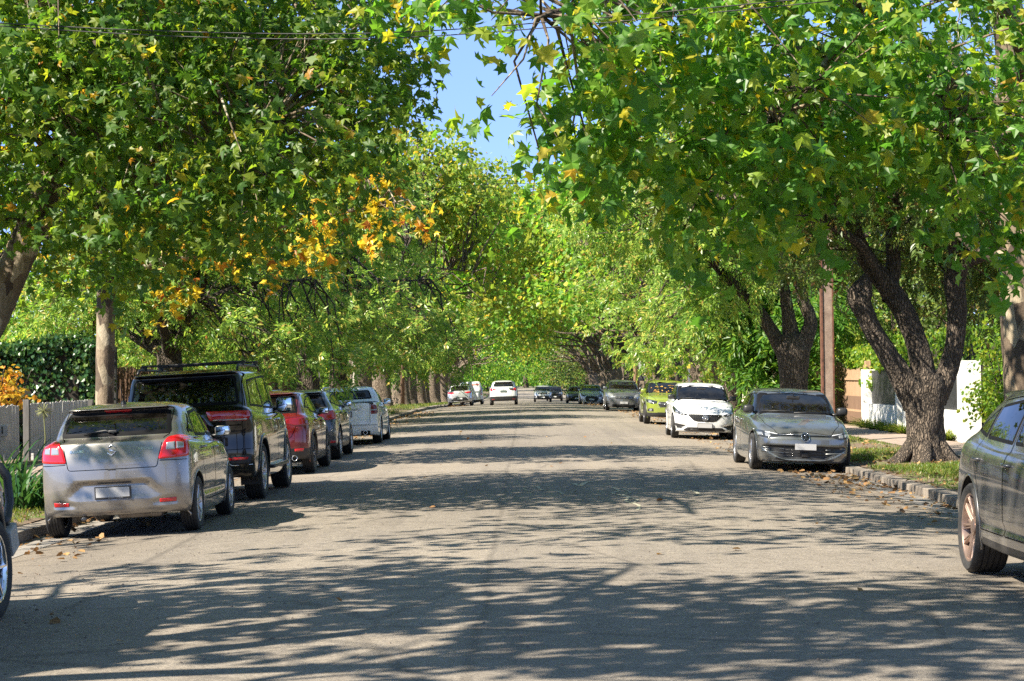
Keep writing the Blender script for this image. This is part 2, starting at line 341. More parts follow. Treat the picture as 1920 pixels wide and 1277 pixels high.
def crown(name, blobs, ncl, per, kind, size, mat, seed, parent, spread=.35, shell=.5, droop=.5, keep=None, wid=None):
    rg = np.random.default_rng(seed); C, U = cloud(blobs, ncl, rg, shell)
    if keep is not None: m = keep(C); C, U = C[m], U[m]
    n = len(C); base = np.repeat(C, per, 0); out = np.repeat(U, per, 0)
    # leaves hang along a short drooping spray that leaves the cluster centre
    ax = unit(U * np.array([1, 1, .35]) + rg.normal(0, .55, (n, 3)) + np.array([0, 0, -droop * .6])); t = rg.random(n * per)
    A = np.repeat(ax, per, 0); P = base + A * (t * spread * 2.2)[:, None] + rg.normal(0, spread * .34, (n * per, 3))
    if kind == 'plane':
        D = unit(A * .5 + rg.normal(0, .6, (n * per, 3)) + np.array([0, 0, -droop])); Nn = unit(out * .55 + rg.normal(0, .5, (n * per, 3)) + np.array([0, 0, .75]))
        Nn = unit(Nn - D * (Nn * D).sum(1)[:, None]); V, F = emit(P, D, Nn, size * rg.uniform(.5, 1.2, n * per), LOBE, LOBF, 1.0, rg.normal(1.6, 1.5, n * per))
    elif kind in ('oval', 'narrow'):
        D = unit(A * .6 + rg.normal(0, .6, (n * per, 3)) + np.array([0, 0, -droop])); Nn = unit(out * .5 + rg.normal(0, .6, (n * per, 3)) + np.array([0, 0, .7]))
        Nn = unit(Nn - D * (Nn * D).sum(1)[:, None]); tpl, tf = (OVAL, OVAF) if kind == 'oval' else (NARR, NARF)
        V, F = emit(P, D, Nn, size * rg.uniform(.6, 1.2, n * per), tpl, tf, wid or (.8 if kind == 'oval' else .34))
    elif kind == 'pinnate':                                    # 9 leaflets on a drooping rachis
        D = unit(A * .7 + rg.normal(0, .5, (n * per, 3)) + np.array([0, 0, -droop])); Nn = unit(out * .4 + rg.normal(0, .5, (n * per, 3)) + np.array([0, 0, .8])); Nn = unit(Nn - D * (Nn * D).sum(1)[:, None])
        S = np.cross(D, Nn); sz = size * rg.uniform(.7, 1.2, n * per); Vs, Fs, o = [], [], 0
        for k in range(9):
            f = .2 + .8 * (k // 2) / 4; sd = (0 if k == 8 else (-1 if k % 2 else 1))
            q = P + D * (sz * f * (1 if sd else 1.02))[:, None] + Nn * (-.22 * f * f * sz)[:, None]
            d = unit(D * (.55 if sd else 1) + S * sd * .85 + rg.normal(0, .12, (n * per, 3)) + np.array([0, 0, -.15])); nn = unit(Nn + rg.normal(0, .25, (n * per, 3))); nn = unit(nn - d * (nn * d).sum(1)[:, None])
            v, f_ = emit(q, d, nn, sz * .5, NARR, NARF, wid or .40); Vs.append(v); Fs.append(f_ + o); o += len(v)
        V = np.concatenate(Vs); F = np.concatenate(Fs)
    o = mk(name, V, F, mat, parent, False)
    return o, C
def spine(P, n=8):
    """Catmull-Rom through (x,y,z,r) rows"""
    P = np.array(P, float); out = []
    for i in range(len(P) - 1):
        p0, p1, p2, p3 = P[max(i - 1, 0)], P[i], P[i + 1], P[min(i + 2, len(P) - 1)]
        for k in range(n):
            t = k / n; out.append(.5 * (2 * p1 + (p2 - p0) * t + (2 * p0 - 5 * p1 + 4 * p2 - p3) * t * t + (3 * p1 - p0 - 3 * p2 + p3) * t ** 3))
    out.append(P[-1]); return np.array(out)
def limb(b, P, rg, n=8, sides=14, knob=.06, wob=.0):
    Q = spine(P, n); pts = [Vector(q[:3]) for q in Q]; V = []; k = len(pts); u = None; ph = rg.uniform(0, 6.28, 3)
    for i, p in enumerate(pts):
        t = (pts[min(i + 1, k - 1)] - pts[max(i - 1, 0)]).normalized()
        if u is None: u = t.orthogonal().normalized()
        u = (u - t * u.dot(t)).normalized(); w_ = t.cross(u)
        for a in range(sides):
            th = 2 * math.pi * a / sides
            rr = max(Q[i, 3], .004) * (1 + knob * (math.sin(2 * th + ph[0] + i * .13) + .7 * math.sin(3 * th + ph[1] - i * .2) + .5 * math.sin(5 * th + ph[2] + i * .31)) + rg.normal(0, knob * .25))
            V.append(p + (u * math.cos(th) + w_ * math.sin(th)) * rr)
    F = [(i * sides + a, i * sides + (a + 1) % sides, (i + 1) * sides + (a + 1) % sides, (i + 1) * sides + a) for i in range(k - 1) for a in range(sides)] + [tuple((k - 1) * sides + a for a in range(sides))]
    b.add(V, F); return Q
def twigs(b, C, anchors, rg, n, r=.012, sag=.25):
    """thin branches from the nearest limb points out to the leaf clusters"""
    A = np.array([q[:3] for q in anchors]); idx = rg.choice(len(C), min(n, len(C)), replace=False)
    for i in idx:
        d = np.linalg.norm(A - C[i], axis=1) + rg.random(len(A)) * .8; a = A[int(np.argmin(d))]; c = C[i]; l = np.linalg.norm(c - a)
        if l < .3: continue
        m1 = a + (c - a) * .4 + rg.normal(0, .10 * l, 3) + np.array([0, 0, .12 * l]); m2 = a + (c - a) * .75 + rg.normal(0, .06 * l, 3) + np.array([0, 0, .08 * l])
        k = min(2.2, .6 + l * .3); b.tube([a, m1, m2, c], [r * 1.9 * k, r * 1.2 * k, r * .8 * k, r * .35], 4, 0, False)
def branching(b, start, dirs, rg, lens, r0, levels=2, anchors=None, up=.25):
    """free limbs that fork; returns points along them"""
    anchors = anchors if anchors is not None else []
    for d in dirs:
        d = Vector(d).normalized(); l = lens * rg.uniform(.8, 1.2); p = Vector(start); P = [(p.x, p.y, p.z, r0)]
        for k in range(1, 5):
            d = (d + Vector(rg.normal(0, .13, 3)) + Vector((0, 0, up * .12))).normalized(); p = p + d * l / 4; P.append((p.x, p.y, p.z, r0 * (1 - .17 * k)))
        Q = limb(b, P, rg, 3, 7 if r0 > .05 else 5, .07); anchors += [tuple(q) for q in Q[3:]]
        if levels > 1:
            for s_ in range(2 if levels > 2 else 3):
                q = Q[int(len(Q) * rg.uniform(.45, .98)) - 1]; dd = (d + Vector(rg.normal(0, .65, 3))).normalized()
                branching(b, q[:3], [dd], rg, lens * .62, r0 * .42, levels - 1, anchors, up)
    return anchors
# ================================================================== trees of the street
class Tree:
    def __init__(s, name, label, x, y, group, seed, cat='tree'):
        s.base = np.array([x, y, zverge(x, y) if abs(x) > 5.8 else zroad(x, y)]); s.root = empty(name, s.base); tag(s.root, label, cat, group)
        s.rg = np.random.default_rng(seed); s.b = MB(); s.tw = MB(); s.an = []; s.C = []; s.seed = seed
    def limb(s, P, sides=14, knob=.05, n=8):
        Q = limb(s.b, [(p[0] - s.base[0], p[1] - s.base[1], p[2] - s.base[2], p[3]) for p in P], s.rg, n, sides, knob); s.an += [tuple(q) for q in Q[len(Q) // 3:]]; return Q
    def crown(s, blobs, ncl, per, kind, size, mat, name='crown', **k):
        B = [(b[0] - s.base[0], b[1] - s.base[1], b[2] - s.base[2], *b[3:]) for b in blobs]; s.seed += 1
        o, C = crown(name, B, ncl, per, kind, size, mat, s.seed, s.root, **k); s.C.append(C); return o
    def done(s, bark, ntw=200, r=.012):
        C = np.concatenate(s.C); twigs(s.tw, C, s.an, s.rg, ntw, r); o = s.b.build('trunk', bark, s.root, True)
        if s.tw.v: s.tw.build('branches', bark, s.root, True)
        return s
def pxb(L_): return [(*at(px, py, d), rx, ry, rz) for px, py, d, rx, ry, rz in L_]
# ---- the near plane tree on the left: leaning trunk at the picture's edge, dark leafy crown over the kerb
t = Tree('plane_tree', 'leaning plane tree at the left edge whose dark green crown fills the upper left', -8.1, 26, 'plane trees near the camera', 11)
t.limb([(-8.15, 26, -.1, .36), (-7.9, 26, .6, .27), (-7.35, 26, 1.9, .235), (-6.93, 26, 2.75, .22), (-6.33, 26, 4.1, .19), (-5.9, 26.2, 5.4, .15), (-5.2, 26.5, 7.4, .09), (-4.8, 26.8, 8.8, .05)])
t.limb([(-6.5, 26, 3.7, .11), (-6.0, 25.6, 3.75, .085), (-5.2, 25.2, 3.95, .07), (-4.2, 25, 4.4, .05), (-3.2, 25, 4.9, .03)], 8)
t.limb([(-6.2, 26, 4.6, .12), (-5.2, 27, 5.4, .09), (-4, 27.5, 5.9, .07), (-2.6, 27.5, 6.3, .04)], 8)
t.limb([(-6.9, 26, 2.8, .12), (-8.0, 26.5, 4.4, .09), (-9.2, 27, 6, .06)], 8); t.limb([(-5.9, 26.2, 5.3, .1), (-6.8, 27, 7, .07), (-7.5, 27.5, 8.6, .04)], 8)
t.crown(pxb([(60, 190, 24.5, 1.9, 2.5, 1.2), (300, 200, 25.5, 2.2, 3, 2.0), (520, 170, 25.5, 1.7, 2.5, 1.55), (290, 370, 24.5, 1.35, 2, .85), (490, 335, 23.5, 1.1, 1.6, .65), (620, 265, 24.5, .8, 1.5, .75), (650, 100, 26.5, .8, 2, 1.1), (100, -60, 26.5, 3, 3.5, 2.3),
     (420, -100, 27.5, 2.8, 3.5, 2.2), (-200, 150, 25.5, 3, 3, 2.6), (690, 150, 27.5, .45, 1, .55), (60, 470, 29, 1.6, 1.2, .7), (270, 500, 25.5, .45, .8, .2), (140, 380, 29, 1.3, 1, .7), (725, 215, 26.5, .22, .5, .2)]), 2700, 9, 'plane', .15, PLANE_G, spread=.32, shell=.35)
t.crown([(-5, 14.8, 9.3, 1.8, 1.5, 1.1), (-1.5, 15.4, 9.6, 1.7, 1.4, 1.0), (-8, 15.3, 8.6, 1.7, 1.4, 1.1), (.9, 17.5, 9.4, 1.5, 1.5, 1.0), (-6.5, 16.5, 9.0, 2, 2, 1.4), (-3, 17.5, 9.6, 2, 2, 1.4), (-7, 20, 9.8, 2.2, 2, 1.6), (-3.2, 21.5, 9.6, 2.1, 2, 1.5), (-6, 24, 10, 2.2, 2, 1.5), (-1.6, 24.5, 9.6, 1.7, 1.8, 1.2), (-.4, 20, 9.4, 1.6, 1.6, 1.1), (-9.5, 19.5, 5.6, 1.8, 1.6, 1.2), (-11.5, 18.5, 7.8, 2, 2, 1.5)], 520, 8, 'plane', .19, PLANE_G, 'unseen_shade_crown', spread=.34, shell=.35); t.C.pop()  # out-of-view clusters, added and shaped to shade the road and silver hatchback
t.limb([(-5.9, 26.2, 5.3, .11), (-6.3, 24, 7.6, .09), (-6.6, 21, 9.3, .06), (-6.6, 18, 9.4, .04)], 8); t.limb([(-5.3, 26.4, 7.2, .09), (-4, 23.5, 8.8, .07), (-2.6, 20.5, 9.5, .04)], 8); t.limb([(-6.9, 26, 2.9, .11), (-8.6, 23, 4.6, .08), (-9.6, 20, 5.6, .05), (-11.2, 19, 7.4, .03)], 8)
t.done(B_PLANE, 420)
# ---- second plane on the left: straight pale trunk behind the silver hatchback, yellow leaves low over the road
t = Tree('plane_tree', 'slim straight plane tree on the left verge with yellow leaves low in its crown', -7.75, 36.3, 'plane trees near the camera', 21)
t.limb([(-7.75, 36.3, -.1, .26), (-7.76, 36.3, .4, .19), (-7.74, 36.3, 2, .175), (-7.68, 36.3, 3.8, .16), (-7.5, 36.4, 5.5, .13), (-7.2, 36.5, 7.5, .08), (-7, 36.5, 9, .04)])
t.limb([(-7.6, 36.4, 3.6, .11), (-6.7, 36.6, 3.85, .085), (-5.9, 36.8, 4.05, .07), (-4.6, 37, 4.5, .05), (-2.6, 37, 4.9, .03)], 8)
t.limb([(-7.5, 36.4, 5.0, .10), (-6.0, 37, 6.0, .08), (-4.5, 37.5, 6.8, .05)], 8)
t.crown(pxb([(200, 230, 37, 2.6, 2.5, 3.2), (500, 230, 39, 2.4, 2.5, 2.0), (650, 330, 39, 1.2, 1.6, 1.0), (250, 470, 37, 1.2, 1.3, .6), (330, -50, 38, 3.5, 3, 2.2)]), 750, 9, 'plane', .19, PLANE_G, spread=.32, shell=.4)
t.crown(pxb([(380, 470, 37, 1.1, 1.3, .5), (520, 425, 36.5, 1.3, 1.3, .6), (640, 400, 36, 1.0, 1.2, .5), (745, 405, 36, .55, .8, .4), (560, 500, 37, .9, 1, .25), (330, 545, 37.5, .7, .8, .3), (690, 330, 37, .7, .9, .4), (180, 330, 38, 1.8, 1.5, 1.4), (150, 130, 40, 1.8, 1.5, 1.5), (400, 120, 40, 1.8, 1.5, 1.5), (60, 420, 39, 1.3, 1.2, .8), (350, 330, 40, 1.6, 1.4, 1.0)]), 520, 8, 'plane', .19, PLANE_Y, 'autumn_glint_foliage', spread=.28, shell=.3)  # autumn leaves low down; rear yellow clusters imitate backlit glints by their colour
t.done(B_PLANE, 260)
# ---- big plane on the right whose crown reaches over the road towards the camera
t = Tree('plane_tree', 'thick trunked plane tree at the right edge with bright green leaves reaching over the road', 7.75, 30.2, 'plane trees near the camera', 31)
t.limb([(7.75, 30.2, -.1, .62), (7.75, 30.2, .5, .48), (7.72, 30.2, 1.6, .43), (7.70, 30.2, 3.0, .42), (7.7, 30.2, 4.4, .38), (7.5, 30, 6, .28), (7.3, 29.8, 8, .17), (7.2, 29.6, 10, .06)], 20, .04)
t.limb([(7.6, 30.1, 4.3, .24), (6.6, 28.5, 5.2, .17), (5.2, 26, 6.0, .12), (3.6, 23.5, 6.2, .08), (1.8, 21.5, 5.9, .05), (.2, 20, 5.3, .025)], 10)
t.limb([(7.6, 30.1, 4.9, .2), (7, 27.5, 6, .14), (6, 25, 6.4, .1), (5, 23, 6.0, .06)], 9); t.limb([(7.4, 30, 5.4, .16), (5.6, 29.6, 6.8, .11), (3.8, 28.5, 7.6, .07)], 9); t.limb([(7.3, 30.0, 3.35, .12), (7.0, 30.2, 3.45, .10), (6.6, 30.6, 3.9, .06)], 9)
t.limb([(4.4, 24.7, 6.1, .07), (3.5, 22.8, 5.2, .05), (2.8, 21.8, 4.4, .03)], 7); t.limb([(5.2, 26, 6.0, .08), (5.0, 23.8, 5.0, .05), (4.9, 22.8, 4.2, .03)], 7)
RB = pxb([(1790, 90, 24, 1.9, 2.6, 1.45), (1860, 320, 23, 1.0, 1.8, .75), (1470, 140, 22, 1.4, 2.4, 1.35), (1440, 345, 22, 1.1, 1.7, .62), (1255, 165, 21, 1.2, 1.8, 1.1), (1175, 290, 21, .75, 1.1, .5), (1150, 70, 20, .60, 1.2, .6), (1320, 430, 21, .5, .9, .24),
     (890, 30, 19, .42, .7, .22), (815, 25, 19.5, .35, .6, .2), (905, 15, 20.5, .6, .6, .25), (935, 175, 19, .10, .2, .22), (925, 215, 19, .16, .3, .10), (1060, 255, 19.5, .25, .5, .22), (1030, 350, 20.5, .35, .5, .15), (1350, -150, 25, 2.0, 2.4, 1.2), (1150, -170, 23, 1.6, 2.2, .8), (1900, -330, 29, 2.4, 2.6, 1.6), (1720, 230, 23, .7, 1, .5), (1880, 450, 23.5, .35, .6, .25)])
t.crown(RB, 1400, 8, 'plane', .195, PLANE_L, spread=.30, shell=.35)
t.done(B_PLANE, 420)
# ---- dark forked ash on the right verge
def ashbark_tree(): pass
t = Tree('ash_tree', 'thick dark forked tree with deeply furrowed bark on the right verge', 7.23, 35.7, 'rough barked ash trees', 41)
t.limb([(7.23, 35.7, -.12, .55), (7.22, 35.7, .10, .41), (7.21, 35.7, .5, .345), (7.2, 35.7, 1.0, .33), (7.2, 35.7, 1.35, .37), (7.2, 35.7, 1.6, .30)], 28, .05, 8)
t.limb([(7.05, 35.7, 1.05, .24), (6.66, 35.62, 1.72, .19), (6.27, 35.55, 2.35, .175), (6.08, 35.5, 2.78, .20), (6.03, 35.5, 3.02, .225), (6.1, 35.5, 3.25, .13), (6.13, 35.5, 3.4, .03)], 18, .09)
t.limb([(7.2, 35.7, 1.2, .26), (7.14, 35.75, 1.9, .205), (6.92, 35.8, 2.6, .185), (6.64, 35.8, 3.1, .18), (6.2, 35.8, 3.7, .155), (5.95, 35.8, 4.3, .14), (5.7, 35.9, 5.2, .11), (5.2, 36, 6.8, .06)], 18, .07)
t.limb([(7.38, 35.7, 1.1, .22), (7.68, 35.7, 1.8, .165), (7.80, 35.7, 2.6, .155), (7.78, 35.7, 3.3, .19), (7.95, 35.6, 3.62, .17), (8.35, 35.5, 3.78, .13), (9.0, 35.4, 4.1, .09), (9.8, 35.3, 4.8, .05)], 18, .09)
t.limb([(6.6, 35.8, 2.9, .14), (6.7, 35.9, 3.5, .13), (6.72, 36, 4.3, .11), (6.8, 36.2, 5.6, .07), (6.9, 36.4, 7, .03)], 12, .09)
t.limb([(6.55, 35.8, 3.0, .09), (6.0, 35.2, 3.9, .07), (4.9, 34.8, 4.4, .05), (3.6, 34.6, 4.5, .03)], 9, .08); t.limb([(7.75, 35.7, 3.4, .09), (7.6, 35.2, 4.3, .06), (7.2, 34.6, 5.2, .03)], 9, .08)
AB = [(6.2, 36.2, 6.3, 3.4, 3, 2.4), (9, 36, 5.6, 2.4, 2.5, 2), (4.0, 35.2, 5.6, 2.2, 2, 1.5), (7.8, 37.5, 3.9, 1.8, 1.4, .9), (5.3, 36.5, 3.9, .9, 1, .8), (9.2, 36.5, 3.4, .8, 1, .9), (6.9, 34.8, 5.2, 1.6, 1.4, 1.0)]
for a in (.4, 1.5, 2.6, 3.6, 4.5, 5.5): c_, s_ = math.cos(a), math.sin(a); t.limb([(7.22 + .30 * c_, 35.7 + .30 * s_, .36, .09), (7.22 + .50 * c_, 35.7 + .48 * s_, .10, .095), (7.22 + .70 * c_, 35.7 + .70 * s_, -.03, .08), (7.22 + .98 * c_, 35.7 + .98 * s_, -.12, .03)], 8, .08, 5)
t.crown(AB, 700, 7, 'pinnate', .26, ASH_D, spread=.3, shell=.35, droop=.8); t.done(B_ASH, 420, .011)
# ---- the second dark ash behind the grey hatchback
t = Tree('ash_tree', 'dark barked tree with three short limbs rising behind the metallic grey hatchback', 6.75, 49.5, 'rough barked ash trees', 51)
t.limb([(6.75, 49.5, -.1, .55), (6.72, 49.5, .5, .39), (6.7, 49.5, 1.5, .35), (6.7, 49.5, 2.2, .40), (6.7, 49.5, 2.6, .3)], 22, .06)
t.limb([(6.5, 49.5, 2.1, .22), (6.1, 49.5, 2.8, .17), (5.6, 49.4, 3.5, .14), (5.0, 49.3, 4.1, .11), (4.2, 49, 5, .06)], 14, .08); t.limb([(6.7, 49.5, 2.3, .26), (6.6, 49.5, 3.1, .18), (6.5, 49.6, 4, .13), (6.4, 49.7, 5.4, .08)], 14, .08)
t.limb([(6.9, 49.5, 2.2, .24), (7.15, 49.5, 2.9, .17), (6.95, 49.4, 3.5, .14), (6.9, 49.4, 4.1, .13), (7.2, 49.3, 4.5, .12), (8.0, 49.3, 4.9, .09), (9.2, 49.2, 5.2, .05)], 14, .08)
AB = [(5.6, 49.5, 6.6, 3.6, 3, 2.6), (3.0, 49, 6.0, 2.2, 2.2, 1.8), (5.2, 49, 4.4, 1.6, 1.4, 1.0), (4.4, 48.6, 3.4, .8, .8, .6)]
t.crown(AB, 560, 7, 'pinnate', .27, ASH_G, spread=.32, shell=.35, droop=.7); t.done(B_ASH, 380, .011)
# ---- feathery young tree by the white hatchback
t = Tree('feathery_tree', 'young tree with feathery bright green fronds drooping behind the white hatchback', 7.6, 61, None, 61)
t.limb([(7.6, 61, -.1, .12), (7.55, 61, 1.2, .09), (7.4, 61, 2.6, .07), (7.2, 61, 4.4, .04)], 8)
t.crown([(6.9, 61, 3.3, 1.3, 1.2, .9), (7.7, 60.6, 2.2, 1.2, 1.0, .8), (6.2, 61, 4.3, 1.2, 1.2, .8), (8.0, 60.4, 1.2, .8, .8, .7), (8.6, 61, 3.6, 1.2, 1.2, 1.0)], 260, 5, 'pinnate', .62, FERN, spread=.25, shell=.3, droop=.5, wid=.28); t.done(B_ASH, 60)
# ---- prototypes copied along the street
def randblobs(rg, n, c, R3, r):
    u = unit(rg.normal(size=(n, 3))); k = rg.random(n) ** .4; return [(*(np.array(c) + u[i] * np.array(R3) * k[i]), *(np.array([1, 1, .8]) * rg.uniform(*r))) for i in range(n)]
class Proto:
    def __init__(s, name, seed): s.base = np.zeros(3); s.root = empty(name); s.rg = np.random.default_rng(seed); s.b = MB(); s.tw = MB(); s.an = []; s.C = []; s.seed = seed; s.used = False
    limb = Tree.limb; crown = Tree.crown; done = Tree.done
    def put(s, x, y, rz, sc, label, group, zs=1.0, dz=0):
        r = s.root if not s.used else copy_tree(s.root); s.used = True
        r.location = (x, y, zverge(x, y) + dz); r.rotation_euler = (0, 0, rz); r.scale = (sc, sc, sc * zs); tag(r, label, 'tree', group); return r
def mk_ash(seed, mat, c=(0, 0, 5.9), R3=(2.3, 2.3, 2.6), n=16, lo=True):
    p = Proto('ash_tree', seed); p.limb([(0, 0, -.1, .42), (0, 0, .5, .33), (.05, 0, 2.2, .30), (.1, .1, 3.2, .2)], 14, .06)
    p.an += branching(p.b, (.05, 0, 2.1), [(math.cos(a), math.sin(a), .9) for a in np.linspace(.3, 6.0, 6)], p.rg, 3.6, .15, 2)
    B = randblobs(p.rg, n, c, R3, (1.15, 1.8))
    if lo: B += [(math.cos(a) * 3.5, math.sin(a) * 3.5, p.rg.uniform(1.9, 4.2), 1.25, 1.25, 1.0) for a in np.linspace(0, 5.75, 10)]
    p.crown(B, 950, 6, 'pinnate', .31, mat, spread=.36, shell=.35, droop=.3); p.done(B_ASH, 420, .016); return p
def mk_plane(seed, mat, reach=2.4):
    """pollarded street plane: thick pale bole, a fan of limbs leaning out over the road (+x)"""
    p = Proto('plane_tree', seed); rg = p.rg
    p.limb([(0, 0, -.1, .75), (0, 0, .4, .56), (0, 0, 1.6, .50), (.05, 0, 2.4, .56), (.05, 0, 2.8, .3)], 18, .07)
    D = [(math.cos(a) * .9 + .35, math.sin(a) * .9, rg.uniform(.9, 1.7)) for a in np.linspace(0, 5.7, 9)]
    p.an += branching(p.b, (.05, 0, 2.2), D, rg, 5.2, .17, 2, up=.5)
    B = randblobs(rg, 20, (reach, 0, 9.2), (4.4, 4.2, 3.6), (1.5, 2.4)) + [(reach + 3.4, y, 5.4, 1.5, 1.5, 1.0) for y in (-3, 0, 3)] + [(-1.5, y, 5.6, 1.6, 1.6, 1.2) for y in (-2.6, 2.6)]
    p.crown(B, 1150, 8, 'oval', .24, mat, spread=.42, shell=.35, wid=.95); p.done(B_FAR, 160, .02); return p
def mk_broad(seed, mat, sz=.22):
    p = Proto('garden_tree', seed); p.limb([(0, 0, -.1, .3), (0, 0, 1.5, .22), (.1, 0, 3.4, .16)], 10)
    p.an += branching(p.b, (.05, 0, 2.0), [(math.cos(a), math.sin(a), 1.0) for a in np.linspace(0, 5, 5)], p.rg, 3.2, .11, 2)
    B = randblobs(p.rg, 18, (0, 0, 5.6), (3.2, 3.2, 3.6), (1.3, 2.1)) + [(math.cos(a) * 2.4, math.sin(a) * 2.4, 1.6, 1.5, 1.5, 1.3) for a in np.linspace(0, 5.2, 6)]
    p.crown(B, 900, 8, 'oval', sz, mat, spread=.4, shell=.35); p.done(B_ASH, 60, .02); return p
ASH1, ASH2 = mk_ash(71, ASH_G), mk_ash(72, ASH_G)
PL1, PL2, PL3 = mk_plane(81, PLANE_F), mk_plane(82, PLANE_O, 3.0), mk_plane(83, PLANE_F, 2.8)
GT1, GT2 = mk_broad(91, ASH_D, .20), mk_broad(92, PLANE_F, .22)
ORD = ['nearest', 'second', 'third', 'fourth', 'fifth', 'sixth', 'seventh', 'eighth', 'ninth', 'tenth', 'eleventh', 'twelfth', 'thirteenth', 'fourteenth', 'fifteenth', 'sixteenth', 'seventeenth', 'eighteenth', 'nineteenth', 'twentieth']
def ordn(i): return ORD[i] if i < len(ORD) else 'farthest'
rg = np.random.default_rng(99)
for i, (x, y, sc, p) in enumerate([(-9.0, 50, 1.0, ASH1), (-8.6, 62, 1.12, ASH2), (-8.3, 75, 1.3, ASH1), (-8.4, 88, 1.3, ASH2)]):
    p.put(x, y, rg.uniform(0, 6.28), sc, f'narrow leaved ash, {ordn(i)} of those along the left kerb beyond the slim plane tree', 'ash trees along the kerbs')
for i, (x, y, sc, p) in enumerate([(8.6, 66, 1.1, ASH2), (8.3, 80, 1.25, ASH1)]):
    p.put(x, y, rg.uniform(0, 6.28), sc, f'narrow leaved ash, {ordn(i)} of those on the right kerb beyond the feathery tree', 'ash trees along the kerbs')
k = 0
for i, y in enumerate([101, 110, 129, 137, 146, 157, 171, 186, 203, 222, 243]):
    p = (PL1, PL2, PL3)[(i * 2 + 1) % 3]; p.put(-8.3 + rg.normal(0, .2), y + rg.normal(0, .8), rg.normal(0, .3), rg.uniform(.95, 1.1) + .012 * i + (.16 if 3 <= i <= 6 else 0), f'thick boled plane tree, {ordn(i)} in the far row on the left kerb', 'pollarded planes along the kerbs')
for i, y in enumerate([90, 99, 110, 121, 133, 146, 160, 176, 193, 212, 233]):
    p = (PL3, PL2, PL1)[i % 3]; p.put(8.3 + rg.normal(0, .2), y + rg.normal(0, .8), math.pi + rg.normal(0, .3), rg.uniform(.95, 1.1) + .012 * i + (.16 if 3 <= i <= 6 else 0), f'thick boled plane tree, {ordn(i)} in the far row on the right kerb', 'pollarded planes along the kerbs')
for i, (x, y, sc) in enumerate([(-19, 49, .6), (-20, 57, .65), (-19, 67, .65), (-21, 40, .6), (-20, 80, .7), (-20, 95, .75), (-20, 115, .8), (-20, 140, .85), (-20, 170, .9), (-13.5, 54, .42), (-14, 61, .45), (-13.5, 68, .45), (-14, 75, .45), (-13.5, 83, .5), (-14, 92, .5), (-13, 102, .5), (-13.5, 113, .55), (-13, 126, .55), (-13, 150, .6)]):
    (GT1, GT2)[i % 2].put(x, y, rg.uniform(0, 6.28), sc, f'bushy garden tree, {ordn(i)} behind the left hand street trees', 'garden trees behind the kerbs')
for i, (x, y, sc) in enumerate([(14.5, 46, .85), (13.5, 56, .9), (15.5, 39, .8), (14, 68, 1.0), (16, 82, 1.1), (17, 100, 1.2), (16, 120, 1.2), (17, 145, 1.3), (17, 175, 1.4), (13, 63, .5), (13, 75, .55), (12.8, 90, .55), (13, 108, .55), (13, 132, .6)]):
    (GT2, GT1)[i % 2].put(x, y, rg.uniform(0, 6.28), sc, f'bushy garden tree, {ordn(i)} behind the right hand street trees', 'garden trees behind the kerbs')
for i, (x, y, sc) in enumerate([(-9, 262, 1.5), (8, 255, 1.5), (-14, 300, 1.8), (13, 300, 1.8), (-7, 345, 1.9), (8.5, 340, 1.8), (0, 395, 2.2), (-20, 380, 2.2), (20, 380, 2.2), (-13, 235, 1.0), (13, 240, 1.0), (-24, 310, 2), (24, 310, 2), (-11, 275, 1.3), (11, 280, 1.3), (-5, 420, 2), (6, 415, 2)]):
    (GT2, GT1)[i % 2].put(x, y, rg.uniform(0, 6.28), sc, f'distant tree closing the end of the street, {ordn(i)} from the camera', 'trees at the end of the street')
# trees standing beside and behind the camera: their shade falls on the foreground
def mk_near(seed):
    p = Proto('plane_tree', seed); p.limb([(0, 0, -.1, .5), (0, 0, 1.5, .36), (.1, 0, 3.5, .33), (.2, 0, 5, .25)], 12)
    p.an += branching(p.b, (.1, 0, 3.4), [(math.cos(a), math.sin(a), 1.0) for a in np.linspace(0, 5.2, 6)], p.rg, 4.4, .15, 2)
    p.crown(randblobs(p.rg, 20, (.5, 0, 7.9), (4.0, 4.6, 2.0), (1.1, 1.8)), 600, 9, 'plane', .21, PLANE_G, spread=.27, shell=.35); p.done(B_PLANE, 120); return p
PN = mk_near(95)
for x, y, rz, sc, lb in [(-8.0, 8.6, .4, 1.12, 'plane tree beside the camera shading the near road from the left'), (8.3, 12, 2.5, 1.1, 'plane tree beside the camera on the right verge'), (-8.2, -4, 1.5, 1.1, 'plane tree behind the camera on the left'), (8.2, -6, 3.6, 1.1, 'plane tree behind the camera on the right')]:
    PN.put(x, y, rz, sc, lb, 'plane trees near the camera')
